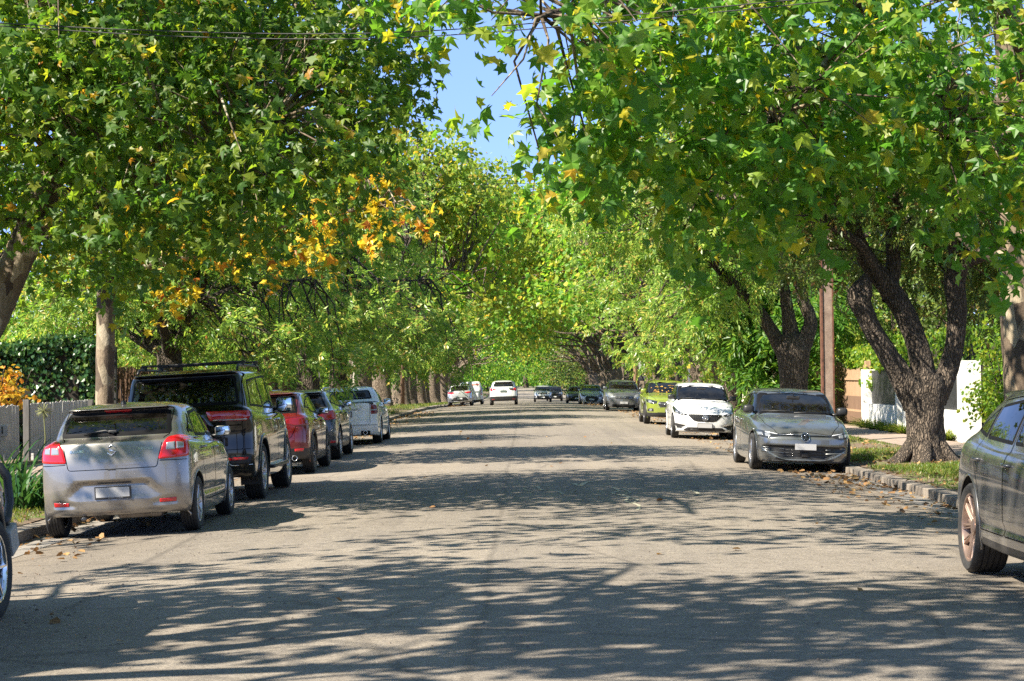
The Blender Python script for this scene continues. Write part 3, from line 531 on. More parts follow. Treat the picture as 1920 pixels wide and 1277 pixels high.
# ================================================================== cars
def paint(name, col, metal=.55, dust=.12, rough=.32):
    if name in MATS: return MATS[name]
    m, nt, b = newmat(name)
    v = objvec(nt)
    f = noise(nt, 5, 6, v, .65); g = noise(nt, 90, 2, v)
    d = ramp(nt, f, [(.42, (0, 0, 0)), (.75, (1, 1, 1))])
    sep = N(nt, 'SeparateXYZ'); L(nt, v, sep.inputs[0])
    low = N(nt, 'MapRange', clamp=True); low.inputs[1].default_value = .75; low.inputs[2].default_value = .2
    L(nt, sep.outputs[2], low.inputs[0])                       # road dust gathers low on the doors
    a = N(nt, 'Math', operation='ADD'); L(nt, d, a.inputs[0]); L(nt, low.outputs[0], a.inputs[1])
    k = N(nt, 'Math', operation='MULTIPLY', use_clamp=True); L(nt, a.outputs[0], k.inputs[0]); k.inputs[1].default_value = dust
    c = mixc(nt, k.outputs[0], col, (.30, .26, .21))
    geo = N(nt, 'NewGeometry')
    c2 = mixc(nt, geo.outputs['Backfacing'], c, (.012, .012, .013)); L(nt, c2, b.inputs['Base Color'])
    mm = N(nt, 'Math', operation='MULTIPLY_ADD', use_clamp=True); L(nt, k.outputs[0], mm.inputs[0]); mm.inputs[1].default_value = -metal; mm.inputs[2].default_value = metal
    nb = N(nt, 'Math', operation='MULTIPLY'); iv = N(nt, 'Math', operation='SUBTRACT'); iv.inputs[0].default_value = 1
    L(nt, geo.outputs['Backfacing'], iv.inputs[1]); L(nt, mm.outputs[0], nb.inputs[0]); L(nt, iv.outputs[0], nb.inputs[1])
    L(nt, nb.outputs[0], b.inputs['Metallic'])
    rr = N(nt, 'MapRange'); rr.inputs[3].default_value = rough; rr.inputs[4].default_value = rough + .25; L(nt, k.outputs[0], rr.inputs[0])
    L(nt, rr.outputs[0], b.inputs['Roughness'])
    if metal == 0 and max(col) < .01: b.inputs['Specular IOR Level'].default_value = .12
    L(nt, iv.outputs[0], b.inputs['Coat Weight'])
    cr = N(nt, 'MapRange'); cr.inputs[3].default_value = .03; cr.inputs[4].default_value = .25; L(nt, k.outputs[0], cr.inputs[0]); L(nt, cr.outputs[0], b.inputs['Coat Roughness'])
    fl = N(nt, 'Bump', i_Strength=.03, i_Distance=.002); L(nt, g, fl.inputs['Height']); L(nt, fl.outputs[0], b.inputs['Normal'])
    MATS[name] = m; return m
def glassmat(name, tint=(.55, .6, .58), spec=1.0):
    if name in MATS: return MATS[name]
    m, nt, b = newmat(name); nt.nodes.remove(b)
    out = nt.nodes["Material Output"]
    t = N(nt, 'BsdfTransparent'); t.inputs[0].default_value = (*tint, 1)
    g = N(nt, 'BsdfGlossy'); g.inputs['Roughness'].default_value = .01; g.inputs[0].default_value = (.95, .97, 1, 1)
    fr = N(nt, 'Fresnel', i_IOR=1.6)
    d = N(nt, 'BsdfDiffuse'); d.inputs[0].default_value = (.32, .28, .22, 1)
    v = objvec(nt); f = noise(nt, 3.5, 6, v, .7); du = ramp(nt, f, [(.4, (.006, .006, .006)), (.8, (.06, .06, .06))])
    m1 = N(nt, 'MixShader'); L(nt, du, m1.inputs[0]); L(nt, t.outputs[0], m1.inputs[1]); L(nt, d.outputs[0], m1.inputs[2])
    m2 = N(nt, 'MixShader'); L(nt, fr.outputs[0], m2.inputs[0]); L(nt, m1.outputs[0], m2.inputs[1]); L(nt, g.outputs[0], m2.inputs[2])
    L(nt, m2.outputs[0], out.inputs[0]); MATS[name] = m; return m
GAP = simple('shut_line_black', (.004, .004, .004), .8)
BLK = simple('black_plastic', (.018, .018, .019), .45, vary=.3)
GLB = simple('gloss_black', (.006, .006, .007), .12, coat=1)
DARK = simple('underbody_dark', (.012, .011, .010), .9)
CHR = simple('chrome', (.75, .76, .78), .1, 1)
SIL = simple('silver_alloy', (.5, .5, .52), .28, .9, vary=.15)
RUB = simple('tyre_rubber', (.022, .021, .02), .75, vary=.35, scale=30)
REDL = simple('red_lens', (.5, .006, .012), .12, 0, 1)
REDD = simple('dark_red_lens', (.16, .004, .008), .12, 0, 1)
CLR = simple('clear_lens', (.30, .31, .32), .12, .45, 1)
AMB = simple('amber_lens', (.75, .22, .02), .15, 0, 1)
HLB = simple('headlight_black', (.03, .032, .036), .1, .3, 1)
WHP = simple('plate_grey', (.36, .36, .365), .55)
SEAT = simple('seat_fabric', (.03, .03, .032), .9, vary=.3)
MIRG = simple('mirror_glass', (.7, .75, .8), .03, 1)
FRIT = simple('window_surround_black', (.006, .006, .007), .55)
MATS['window_surround_black'].node_tree.nodes['Principled BSDF'].inputs['Specular IOR Level'].default_value = .12
GLASS = glassmat('window_glass', (.5, .55, .52))
GLASSD = glassmat('tinted_window_glass', (.16, .18, .18))

def pchip(xk, Y, xq):
    xk = np.asarray(xk, float); Y = np.asarray(Y, float); xq = np.asarray(xq, float)
    sh = (-1,) + (1,) * (Y.ndim - 1)
    h = np.diff(xk); hh = h.reshape(sh); d = np.diff(Y, axis=0) / hh
    m = np.zeros_like(Y); w1 = 2 * hh[1:] + hh[:-1]; w2 = hh[1:] + 2 * hh[:-1]
    with np.errstate(all='ignore'):
        mid = (w1 + w2) / (w1 / d[:-1] + w2 / d[1:])
    m[1:-1] = np.where(d[:-1] * d[1:] > 1e-14, np.nan_to_num(mid), 0); m[0] = d[0]; m[-1] = d[-1]
    i = np.clip(np.searchsorted(xk, xq, side='right') - 1, 0, len(h) - 1)
    t = ((xq - xk[i]) / h[i]).reshape(sh); hi = h[i].reshape(sh)
    return ((1 + 2 * t) * (1 - t) ** 2 * Y[i] + t * (1 - t) ** 2 * hi * m[i] + t * t * (3 - 2 * t) * Y[i + 1] + t * t * (t - 1) * hi * m[i + 1])
def round_poly(P, r, seg=5, step=.04):
    P = [Vector((p[0], p[1])) for p in P]; rr = [(p[2] if len(p) > 2 else r) for p in [tuple(q) for q in P]] if False else [r] * len(P)
    n = len(P); out = []
    for i in range(n):
        a, b, c = P[i - 1], P[i], P[(i + 1) % n]
        ra = min(rr[i], .45 * (a - b).length, .45 * (c - b).length)
        p0 = b + (a - b).normalized() * ra; p1 = b + (c - b).normalized() * ra
        for k in range(seg + 1):
            t = k / seg; out.append(p0 * (1 - t) ** 2 + b * 2 * t * (1 - t) + p1 * t * t)
    Q = []
    for i in range(len(out)):
        a, b = out[i], out[(i + 1) % len(out)]; l = (b - a).length; k = max(1, int(l / step))
        for j in range(k): Q.append(a.lerp(b, j / k))
    return np.array([(q.x, q.y) for q in Q])
def inpoly(P, pts):
    x, y = pts[:, 0], pts[:, 1]; r = np.zeros(len(pts), bool); n = len(P)
    for i in range(n):
        x0, y0 = P[i]; x1, y1 = P[(i + 1) % n]
        c = ((y0 > y) != (y1 > y))
        with np.errstate(all='ignore'): r ^= c & (x < (x1 - x0) * (y - y0) / (y1 - y0) + x0)
    return r
def inset(P, b):
    n = len(P); A = np.roll(P, 1, 0); B = np.roll(P, -1, 0); t = B - A; t /= np.maximum(np.linalg.norm(t, axis=1)[:, None], 1e-9)
    nn = np.stack([-t[:, 1], t[:, 0]], 1)
    area = np.sum(P[:, 0] * np.roll(P[:, 1], -1) - np.roll(P[:, 0], -1) * P[:, 1])
    return P + nn * b * (1 if area > 0 else -1)
COLT = np.array([0, 1.0, 1.8, 2.5, 3.6, 5.4, 7.2, 8.3, 9.0, 9.8, 10.8])
CN = [6, 5, 5, 9, 14, 14, 9, 5, 5, 6]
class Car:
    def __init__(s, name, label, rows, W, wb, tr, tw=.205, track=None, body=None, group=None, cn=1.0, arch=.055, rn=None, cat='car'):
        s.root = empty(name); tag(s.root, label, cat, group or 'cars along the street'); s.W = W; s.wb = wb; s.tr = tr; s.tw = tw
        s.body = body; s.track = track or W / 2 - tw / 2 - .02
        C = []
        for r in rows:
            yf, zf, yr, zr, zs, w, wf, wr, kf, kr = r
            ym = .5 * (yf - kf + yr + kr); ya = yf - kf; yb = yr + kr
            C.append([(0, yf, zf), (.5 * wf, yf - .12 * kf, zf), (.84 * wf, yf - .42 * kf, zf), (wf, ya, .72 * zf + .28 * zs),
                      (wf * .25 + w * .75, ya + (ym - ya) * .42, .25 * zf + .75 * zs), (w, ym, zs), (wr * .25 + w * .75, yb + (ym - yb) * .42, .25 * zr + .75 * zs),
                      (wr, yb, .72 * zr + .28 * zs), (.84 * wr, yr + .42 * kr, zr), (.5 * wr, yr + .12 * kr, zr), (0, yr, zr)])
        C = np.array(C, float)                                  # rows, 11, 3
        Lf = C[:, 9:0:-1].copy(); Lf[:, :, 0] *= -1
        full = np.concatenate([C, Lf], 1)                        # 20 columns, closed
        T = np.concatenate([COLT, 21.6 - COLT[9:0:-1]]); per = 21.6
        pad = 4
        Tp = np.concatenate([T[-pad:] - per, T, T[:pad] + per]); Fp = np.concatenate([full[:, -pad:], full, full[:, :pad]], 1)
        tq = []
        tt = np.concatenate([T, [per]]); cnn = CN + CN[::-1]
        for i in range(20):
            k = max(2, int(round(cnn[i] * cn))); tq += list(tt[i] + (tt[i + 1] - tt[i]) * np.arange(k) / k)
        tq = np.array(tq)
        S = np.moveaxis(pchip(Tp, np.moveaxis(Fp, 1, 0), tq), 0, 1)   # rows, cols, 3
        d = np.linalg.norm(np.diff(S, axis=0), axis=2); d = np.maximum(np.percentile(d, 70, axis=1), .03)
        rt = np.concatenate([[0], np.cumsum(d)])
        rq = []
        for i in range(len(rt) - 1):
            k = max(2, int(math.ceil(d[i] / (.04 / cn)))); k = min(k, 16)
            rq += list(rt[i] + (rt[i + 1] - rt[i]) * np.arange(k) / k)
        rq.append(rt[-1]); rq = np.array(rq)
        G = pchip(rt, S, rq)
        nr, nc = G.shape[:2]; s.V = G.reshape(-1, 3)
        a = np.arange(nr - 1)[:, None] * nc; c = np.arange(nc)[None, :]; c1 = (c + 1) % nc
        s.F = np.stack([a + c, a + nc + c, a + nc + c1, a + c1], 2).reshape(-1, 4)
        s.nc = nc
        s.bvh = BVHTree.FromPolygons([tuple(p) for p in s.V], [tuple(f) for f in s.F])
        s._arches(arch)
        s.keep = np.ones(len(s.F), bool); s.keep &= ~s.archcut
        s._normals()
        s.lab = np.full(len(s.F), -1); s.parts = []; s.lines = MB(); s.ln = []
        s.cent = s.V[s.F].mean(1)
    def _normals(s):
        A = s.V[s.F]; fn = np.cross(A[:, 2] - A[:, 0], A[:, 3] - A[:, 1]); s.fn = fn / np.maximum(np.linalg.norm(fn, axis=1)[:, None], 1e-12)
        vn = np.zeros_like(s.V)
        for k in range(4): np.add.at(vn, s.F[:, k], fn)
        s.vn = vn / np.maximum(np.linalg.norm(vn, axis=1)[:, None], 1e-12)
    def _arches(s, gap):
        s.archR = s.tr + gap; cut = np.zeros(len(s.F), bool)
        for ya in (s.wb / 2, -s.wb / 2):
            for sg in (1, -1):
                near = (s.V[:, 0] * sg > s.W / 2 - .35) & (np.abs(s.V[:, 1] - ya) < s.archR + .3) & (s.V[:, 2] < s.archR + s.tr + .2)
                r = np.hypot(s.V[:, 1] - ya, s.V[:, 2] - s.tr)
                ed = np.concatenate([s.F[:, [0, 1]], s.F[:, [1, 2]], s.F[:, [2, 3]], s.F[:, [3, 0]]])
                m = near[ed].all(1) & ((r[ed[:, 0]] - s.archR) * (r[ed[:, 1]] - s.archR) < 0); ed = ed[m]
                pick = np.where(np.abs(r[ed[:, 0]] - s.archR) < np.abs(r[ed[:, 1]] - s.archR), ed[:, 0], ed[:, 1]); pick = np.unique(pick)
                k = s.archR / r[pick]
                s.V[pick, 1] = ya + (s.V[pick, 1] - ya) * k; s.V[pick, 2] = s.tr + (s.V[pick, 2] - s.tr) * k
                r = np.hypot(s.V[:, 1] - ya, s.V[:, 2] - s.tr)
                fr = r[s.F]; bad = near[s.F].all(1) & (fr.min(1) < s.archR - 1e-4) & (fr.max(1) > s.archR + 1e-4)
                pk = np.unique(s.F[bad]); pk = pk[r[pk] < s.archR - 1e-4]
                k = s.archR / r[pk]; s.V[pk, 1] = ya + (s.V[pk, 1] - ya) * k; s.V[pk, 2] = s.tr + (s.V[pk, 2] - s.tr) * k
                r = np.hypot(s.V[:, 1] - ya, s.V[:, 2] - s.tr)
                ins = (r <= s.archR + 1e-4) & near
                cut |= ins[s.F].all(1)
                # faces that still straddle the opening below the axle
        s.archcut = cut
    # ---- projection
    def ray(s, u, v, ax):
        if ax == 'R': o, d = Vector((u, -9, v)), Vector((0, 1, 0))
        elif ax == 'F': o, d = Vector((u, 9, v)), Vector((0, -1, 0))
        elif ax == '+': o, d = Vector((9, u, v)), Vector((-1, 0, 0))
        elif ax == '-': o, d = Vector((-9, u, v)), Vector((1, 0, 0))
        elif ax == 'T': o, d = Vector((u, v, 9)), Vector((0, 0, -1))
        h = s.bvh.ray_cast(o, d)
        if h[0] is None:
            g = {'R': Vector((u, -s.wb, v)), 'F': Vector((u, s.wb, v)), '+': Vector((s.W / 2, u, v)), '-': Vector((-s.W / 2, u, v)), 'T': Vector((u, v, 1.4))}[ax]
            h = s.bvh.find_nearest(g); p, n = h[0], h[1]
        else: p, n = h[0], h[1]
        if n.dot(d) > 0: n = -n
        return p, n
    def smooth_n(s, p, n):
        h = s.bvh.find_nearest(p)
        if h[2] is None: return n
        f = s.F[h[2]]; w = 1 / (np.linalg.norm(s.V[f] - np.array(p), axis=1) + 1e-4); m = (s.vn[f] * w[:, None]).sum(0); m = Vector(m / max(np.linalg.norm(m), 1e-9))
        return m if m.dot(n) > 0 else -m
    def patch(s, name, P, ax, mat, off=.005, r=.02, rings=5, depth=.02, border=None, parent=None, cut=False, mir=False, step=.04, bmat=None):
        """a panel of outline P laid on the body surface seen along axis ax; mir also builds it at -x"""
        P = round_poly(P, r, step=step); c = P.mean(0); V = []; mi = []; F = []
        rows = [(P, -depth), (P, off * .4), (inset(P, min(.006, r * .5 + .002)), off)]
        mk_ = [0, 0]
        if border:
            I = inset(P, border); rows.append((I, off)); mk_.append(0)
        else: I = rows[-1][0]
        ci = I.mean(0)
        for k in range(1, rings):
            rows.append((ci + (I - ci) * (1 - k / rings), off)); mk_.append(1)
        n = len(P)
        NN = []
        for (Q, of) in rows:
            for q in Q:
                p, nn = s.ray(q[0], q[1], ax); V.append(p + nn * of); NN.append(s.smooth_n(p, nn))
        for k in range(len(rows) - 1):
            for i in range(n):
                F.append((k * n + i, k * n + (i + 1) % n, (k + 1) * n + (i + 1) % n, (k + 1) * n + i)); mi.append(mk_[k])
        p, nn = s.ray(ci[0], ci[1], ax); V.append(p + nn * off); NN.append(s.smooth_n(p, nn)); b = (len(rows) - 1) * n
        for i in range(n): F.append((b + i, b + (i + 1) % n, len(V) - 1)); mi.append(1)
        # outward winding
        tot = Vector()
        for f in F[-n:]: tot += (V[f[1]] - V[f[0]]).cross(V[f[2]] - V[f[0]])
        if tot.dot(nn) < 0: F = [f[::-1] for f in F]
        mats = [bmat or FRIT, mat] if border else [mat]
        if not border: mi = [0] * len(F)
        objs = [mk(name, V, F, mats, parent or s.root, True, mi, NN if border else None)]
        if cut:
            J = inset(P, (border or 0) + .0)
            pr = {'R': (0, 2), 'F': (0, 2), '+': (1, 2), '-': (1, 2), 'T': (0, 1)}[ax]
            d = {'R': (1, -1), 'F': (1, 1), '+': (0, 1), '-': (0, -1), 'T': (2, 1)}[ax]
            def kill(J, d):
                vin = inpoly(J, s.V[:, pr]); any_ = vin[s.F].any(1) & (s.fn[:, d[0]] * d[1] > .08) & (s.cent[:, d[0]] * d[1] > (-.2 if d[0] != 1 else -9))
                if d[0] == 1: any_ &= (s.cent[:, 2] > .6)
                s.keep &= ~any_
            kill(J, d)
        if mir:
            if ax in '+-':
                o = s.patch(name, [tuple(q) for q in P], '-' if ax == '+' else '+', mat, off, 0.0005, rings, depth, border, mir if not isinstance(mir, bool) else parent, cut, False, 9, bmat)
            else:
                o = s.patch(name, [(-q[0], q[1]) for q in P], ax, mat, off, 0.0005, rings, depth, border, mir if not isinstance(mir, bool) else parent, cut, False, 9, bmat)
            objs += o
        return objs
    def line(s, P, ax, w=.007, off=.0022, mir=False, closed=False, step=.03):
        P = [Vector(p) for p in P]; Q = []
        if closed: P = P + [P[0]]
        for a, b in zip(P[:-1], P[1:]):
            k = max(1, int((b - a).length / step)); Q += [a.lerp(b, j / k) for j in range(k)]
        Q.append(P[-1]); V = []; nn = []
        for i, q in enumerate(Q):
            t = (Q[min(i + 1, len(Q) - 1)] - Q[max(i - 1, 0)]).normalized(); nrm = Vector((-t.y, t.x)) * w / 2
            for sg in (-1, 1):
                p, n_ = s.ray(q.x + nrm.x * sg, q.y + nrm.y * sg, ax); V.append(p + n_ * off); nn.append(n_)
        F = [(2 * i, 2 * i + 1, 2 * i + 3, 2 * i + 2) for i in range(len(Q) - 1)]
        s.lines.add(V, F, 1); s.ln += [tuple(x) for x in nn]
        if mir:
            if ax in '+-': s.line(P, '-' if ax == '+' else '+', w, off, False, False, step)
            else: s.line([(-p.x, p.y) for p in P], ax, w, off, False, False, step)
    def carve(s, name, P, ax, parent=None, mir=False, gap=True, r=.04, mat=None):
        """gives the body faces inside outline P to a part of their own"""
        Q = round_poly(P, r); pr = {'R': (0, 2), 'F': (0, 2), '+': (1, 2), '-': (1, 2), 'T': (0, 1)}[ax]
        d = {'R': (1, -1), 'F': (1, 1), '+': (0, 1), '-': (0, -1), 'T': (2, 1)}[ax]
        m = inpoly(Q, s.cent[:, pr]) & (s.fn[:, d[0]] * d[1] > .12) & (s.lab < 0)
        if d[0] != 2: m &= s.cent[:, d[0]] * d[1] > .2
        s.lab[m] = len(s.parts)
        s.parts.append([name, mat])
        if gap: s.line([tuple(q) for q in Q], ax, closed=True)
        if mir:
            if ax in '+-': s.carve(name, P, '-' if ax == '+' else '+', parent, False, gap, r, mat)
            else: s.carve(name, [(-p[0], p[1]) for p in P], ax, parent, False, gap, r, mat)
    def finish(s):
        """builds the body and the carved parts; returns {name: [objects]}"""
        res = {}
        for k in range(-1, len(s.parts)):
            m = s.keep & (s.lab == k)
            if not m.any() and k >= 0: continue
            f = s.F[m]; idx, inv = np.unique(f, return_inverse=True); f2 = inv.reshape(f.shape)
            V = s.V[idx]; nn = s.vn[idx]
            if k < 0:
                fl = [tuple(q) for q in f2]; nv = len(V)
                fl += [tuple(i + nv for i in q) for q in s.lines.f]; mi = [0] * len(f2) + [1] * len(s.lines.f)
                V = np.concatenate([V, np.array([tuple(p) for p in s.lines.v]).reshape(-1, 3)]); nn = np.concatenate([nn, np.array(s.ln).reshape(-1, 3)])
                o = mk('body', V, fl, [s.body, GAP], s.root, True, mi, nn)
            else:
                o = mk(s.parts[k][0], V, f2, [s.parts[k][1] or s.body], s.root, True, None, nn)
            res.setdefault('body' if k < 0 else s.parts[k][0], []).append(o)
        s.res = res
        zs = s.V[:, 2].min(); r0 = s.V[:s.nc]
        b = MB(); b.add([tuple(p) for p in r0], [tuple(range(s.nc))], 0)
        b.box((0, 0, zs + .13), (s.W * .78, s.V[:, 1].max() - s.V[:, 1].min() - .5, .12))
        b.build('underbody', DARK, s.root)
        return res
    # ---- fittings
    def wheels(s, rim='multi', n=10, rimmat=None, rr=.70, col=None):
        rimmat = rimmat or SIL; R = s.tr; w = s.tw; Rr = R * rr
        t = MB()
        pr = [(-w * .42, Rr * .97), (-w * .5, Rr + (R - Rr) * .35), (-w * .5, Rr + (R - Rr) * .7), (-w * .43, R * .985)]
        tread = []
        for g in (-.25, -.085, .085, .25):
            tread += [(w * (g - .022), R), (w * (g - .018), R - .009), (w * (g + .018), R - .009), (w * (g + .022), R)]
        pr += [(-w * .38, R * .996)] + tread + [(w * .38, R * .996), (w * .43, R * .985), (w * .5, Rr + (R - Rr) * .7), (w * .5, Rr + (R - Rr) * .35), (w * .42, Rr * .97)]
        t.lathe(pr, 48)
        m = MB()
        m.lathe([(w * .40, Rr * 1.0), (w * .44, Rr * .985), (w * .43, Rr * .94), (w * .36, Rr * .915), (-w * .38, Rr * .90), (-w * .40, Rr * .98)], 40, 0)
        m.lathe([(w * .02, .02), (w * .02, Rr * .72), (-w * .05, Rr * .72)], 32, 1)      # brake disc
        m.lathe([(-w * .10, .02), (-w * .10, Rr * .91)], 32, 2)
        def spoke(th, w0, w1, r0, r1, x0, x1, tk=.022, lean=0):
            ca, sa = math.cos(th), math.sin(th); V = []
            for (r, ww, x, le) in ((r0, w0, x0, 0), ((r0 + r1) / 2, (w0 + w1) / 2, (x0 + x1) / 2 + .004, lean / 2), (r1, w1, x1, lean)):
                for (sd, dx) in ((-1, -tk), (-1, 0), (-.55, .006), (.55, .006), (1, 0), (1, -tk)):
                    a = sd * ww / 2 + le
                    V.append((x + dx, r * ca - a * sa, r * sa + a * ca))
            F = []
            for k in range(2):
                for i in range(6): F.append((k * 6 + i, k * 6 + (i + 1) % 6, k * 6 + 6 + (i + 1) % 6, k * 6 + 6 + i))
            m.add(V, [f[::-1] for f in F], 0)
        if rim == 'multi':
            for k in range(n): spoke(2 * math.pi * k / n, .030, .022, .03, Rr * .93, w * .30, w * .38)
        elif rim == 'five':
            for k in range(n):
                a = 2 * math.pi * k / n
                spoke(a - .05, .034, .02, .03, Rr * .93, w * .30, w * .39, lean=-.03); spoke(a + .05, .034, .02, .03, Rr * .93, w * .30, w * .39, lean=.03)
        elif rim == 'star':                                    # five wide forked spokes with thin ribs between
            for k in range(5):
                a = 2 * math.pi * k / 5 + .3
                spoke(a, .10, .018, .03, Rr * .55, w * .24, w * .33)
                for sg in (-1, 1):
                    spoke(a + sg * .02, .022, .018, Rr * .2, Rr * .94, w * .27, w * .40, lean=sg * .085)
                    spoke(a + sg * .16, .014, .012, Rr * .3, Rr * .94, w * .25, w * .39, lean=sg * .06)
                    spoke(a + sg * .34, .014, .012, Rr * .3, Rr * .94, w * .25, w * .39, lean=sg * .03)
        m.lathe([(w * .10, Rr * .26), (w * .33, Rr * .24), (w * .36, Rr * .16), (w * .36, .001)], 20, 0)
        tm = rm = None
        dm = simple('brake_dark', (.03, .03, .032), .6, .5)
        for ya in (s.wb / 2, -s.wb / 2):
            for sg in (1, -1):
                wo = empty('wheel', (sg * s.track, ya, s.tr), 0 if sg > 0 else math.pi, s.root)
                if tm is None:
                    ty = t.build('tyre', RUB, wo, True); autosmooth(ty, 35); ri = m.build('rim', [rimmat, dm, DARK], wo, True); autosmooth(ri, 35); tm, rm = ty.data, ri.data
                else:
                    for nm, dd in (('tyre', tm), ('rim', rm)):
                        q = bpy.data.objects.new(nm, dd); COL.objects.link(q); q.parent = wo
                # arch liner and lip
                b = MB(); V = []; F = []; na = 22; xi = s.track - s.tw / 2 - .06
                for i in range(na):
                    th = R_(-4) + R_(188) * i / (na - 1); y = ya + s.archR * 1.004 * math.cos(th); z = s.tr + s.archR * 1.004 * math.sin(th)
                    p, q = s.ray(ya + (s.archR + .03) * math.cos(th), s.tr + (s.archR + .03) * math.sin(th), '+')
                    V += [(sg * (min(abs(p.x), s.W / 2 + .02) - .004), y, z), (sg * (abs(p.x) - .05), y, z), (sg * (xi), y, z)]
                for i in range(na - 1):
                    for k in range(2):
                        F.append((3 * i + k, 3 * i + k + 1, 3 * i + 4 + k, 3 * i + 3 + k))
                b.add(V, F, 0); b.add([V[3 * i + 2] for i in range(na)], [tuple(range(na))], 0)
                b.build('wheel_arch_liner', DARK, s.root, True)
                lip = []
                for i in range(na * 2):
                    th = R_(-20) + (R_(200) - R_(-20)) * i / (na * 2 - 1); rr_ = s.archR + .006
                    p, q = s.ray(ya + (s.archR + .022) * math.cos(th), s.tr + (s.archR + .022) * math.sin(th), '+' if sg > 0 else '-')
                    lip.append((p.x - sg * .004, ya + rr_ * math.cos(th), s.tr + rr_ * math.sin(th)))
                MB().tube(lip, .011, 6).build('arch_lip', col or s.body, s.root, True)
    def cladding(s, mat=None, w=.055, z0=.0):
        """black trim ring round each wheel arch"""
        mat = mat or BLK
        for ya in (s.wb / 2, -s.wb / 2):
            for ax in '+-':
                V = []; F = []; n = 40
                for i in range(n):
                    th = R_(-12) + R_(204) * i / (n - 1)
                    for (rr_, of) in ((s.archR - .004, -.02), (s.archR - .004, .012), (s.archR + w * .8, .016), (s.archR + w, .008), (s.archR + w, -.01)):
                        p, q = s.ray(ya + max(rr_, s.archR + .02) * math.cos(th), max(.2, s.tr + max(rr_, s.archR + .02) * math.sin(th)), ax)
                        sg = 1 if ax == '+' else -1
                        V.append((p.x + sg * of, ya + rr_ * math.cos(th), s.tr + rr_ * math.sin(th)))
                for i in range(n - 1):
                    for k in range(4): F.append((5 * i + k, 5 * i + k + 1, 5 * i + 6 + k, 5 * i + 5 + k))
                o = mk('arch_trim', V, F, mat, s.root, True)
    def mirror(s, y, z, col=None, d=(.19, .10, .13), x=None):
        for sg, ax in ((1, '+'), (-1, '-')):
            p, _ = s.ray(y, z - .06, ax); x0 = abs(p.x) if x is None else x
            b = MB(); nu, nv = 14, 9; V = []; c = Vector((sg * (x0 + .045 + d[0] / 2), y, z))
            for j in range(nv + 1):
                ph = -math.pi / 2 + math.pi * j / nv
                for i in range(nu):
                    th = 2 * math.pi * i / nu
                    f = lambda v: math.copysign(abs(v) ** .55, v)
                    yy = f(math.cos(ph) * math.sin(th)); yy = yy * (1 if yy > 0 else .25)
                    V.append(c + Vector((f(math.cos(ph) * math.cos(th)) * d[0] / 2, yy * d[1], f(math.sin(ph)) * d[2] / 2)))
            F = [(j * nu + i, j * nu + (i + 1) % nu, (j + 1) * nu + (i + 1) % nu, (j + 1) * nu + i) for j in range(nv) for i in range(nu)]
            b.add(V, F, 0)
            b.tube([(sg * (x0 - .03), y + .02, z - .07), (sg * (x0 + .05), y + .01, z - .055), (sg * (x0 + .09), y, z - .04)], [.03, .022, .02], 8, 1)
            o = b.build('side_mirror', [col or s.body, BLK], s.root, True)
            g = MB(); g.box((c.x, y - d[1] * .25 - .003, z), (d[0] * .84, .006, d[2] * .80), 0, None, .02)
            g.build('mirror_glass', MIRG, o, True)
    def handle(s, y, z, door=None, col=None, l=.17):
        for k, (sg, ax) in enumerate(((1, '+'), (-1, '-'))):
            a, n = s.ray(y, z, ax); M = Matrix.Rotation(math.atan2(n.z, sg * abs(n.x)) * -1 * sg if False else 0, 3, 'Y')
            b = MB()
            pts = [(a.x - sg * .005, y - l / 2, z), (a.x + sg * .028, y - l / 2 + .03, z), (a.x + sg * .034, y, z), (a.x + sg * .028, y + l / 2 - .03, z), (a.x - sg * .005, y + l / 2, z)]
            b.tube(pts, [.012, .015, .015, .015, .012], 8, 0)
            o = b.build('door_handle', [col or s.body], (door[k] if door and len(door) > k else s.root), True)
    def plate(s, z, ax='R', w=.372, h=.107, frame=True, y=None, x=0, text=None, mat=None):
        p, n = s.ray(x, z, ax); sg = -1 if ax == 'R' else 1
        q, _ = s.ray(x, z + h * .5, ax); r, _ = s.ray(x, z - h * .5, ax)
        yy = (min if sg < 0 else max)(p.y, q.y, r.y) + sg * .008
        b = MB(); b.box((x, yy + sg * .006, z), (w, .008, h), 0, None, .003)
        if frame: b.box((x, yy, z - .004), (w + .03, .012, h + .035), 1, None, .004)
        o = b.build('number_plate', [mat or WHP, BLK], s.root)
        return o, yy + sg * .0105
    def text(s, t, x, z, h, ax='R', mat=None, parent=None, flat=None, sx=1.0, name='lettering', bold=0.0):
        cu = bpy.data.curves.new('txt', 'FONT'); cu.body = t; cu.size = h * 1.42; cu.align_x = 'CENTER'; cu.align_y = 'CENTER'; cu.offset = bold
        tmp = bpy.data.objects.new('txt', cu); COL.objects.link(tmp); dg = bpy.context.evaluated_depsgraph_get()
        me = bpy.data.meshes.new_from_object(tmp.evaluated_get(dg)); bpy.data.objects.remove(tmp)
        sg = 1 if ax == 'R' else -1
        for v in me.vertices:
            u, zz = x + sg * v.co.x * sx, z + v.co.y
            if flat is None: p, n = s.ray(u, zz, ax); v.co = p + n * .006
            else: v.co = (u, flat, zz)
        me.materials.append(mat or CHR); me.update()
        o = bpy.data.objects.new(name, me); COL.objects.link(o); o.parent = parent or s.root; return o
    def strokes(s, name, polys, x, z, ax, mat, w=.01, parent=None, off=.008):
        """badge of thick line strokes on the surface; polys in metres about (x, z)"""
        b = MB()
        for P in polys:
            pts = []
            for (u, v) in P:
                p, n = s.ray(x + u, z + v, ax); pts.append(p + n * off)
            b.tube(pts, w / 2, 6)
        return b.build(name, mat, parent or s.root, True)
    def ring(s, r, rx=1.0, n=24): return [(r * rx * math.cos(2 * math.pi * i / n), r * math.sin(2 * math.pi * i / n)) for i in range(n + 1)]
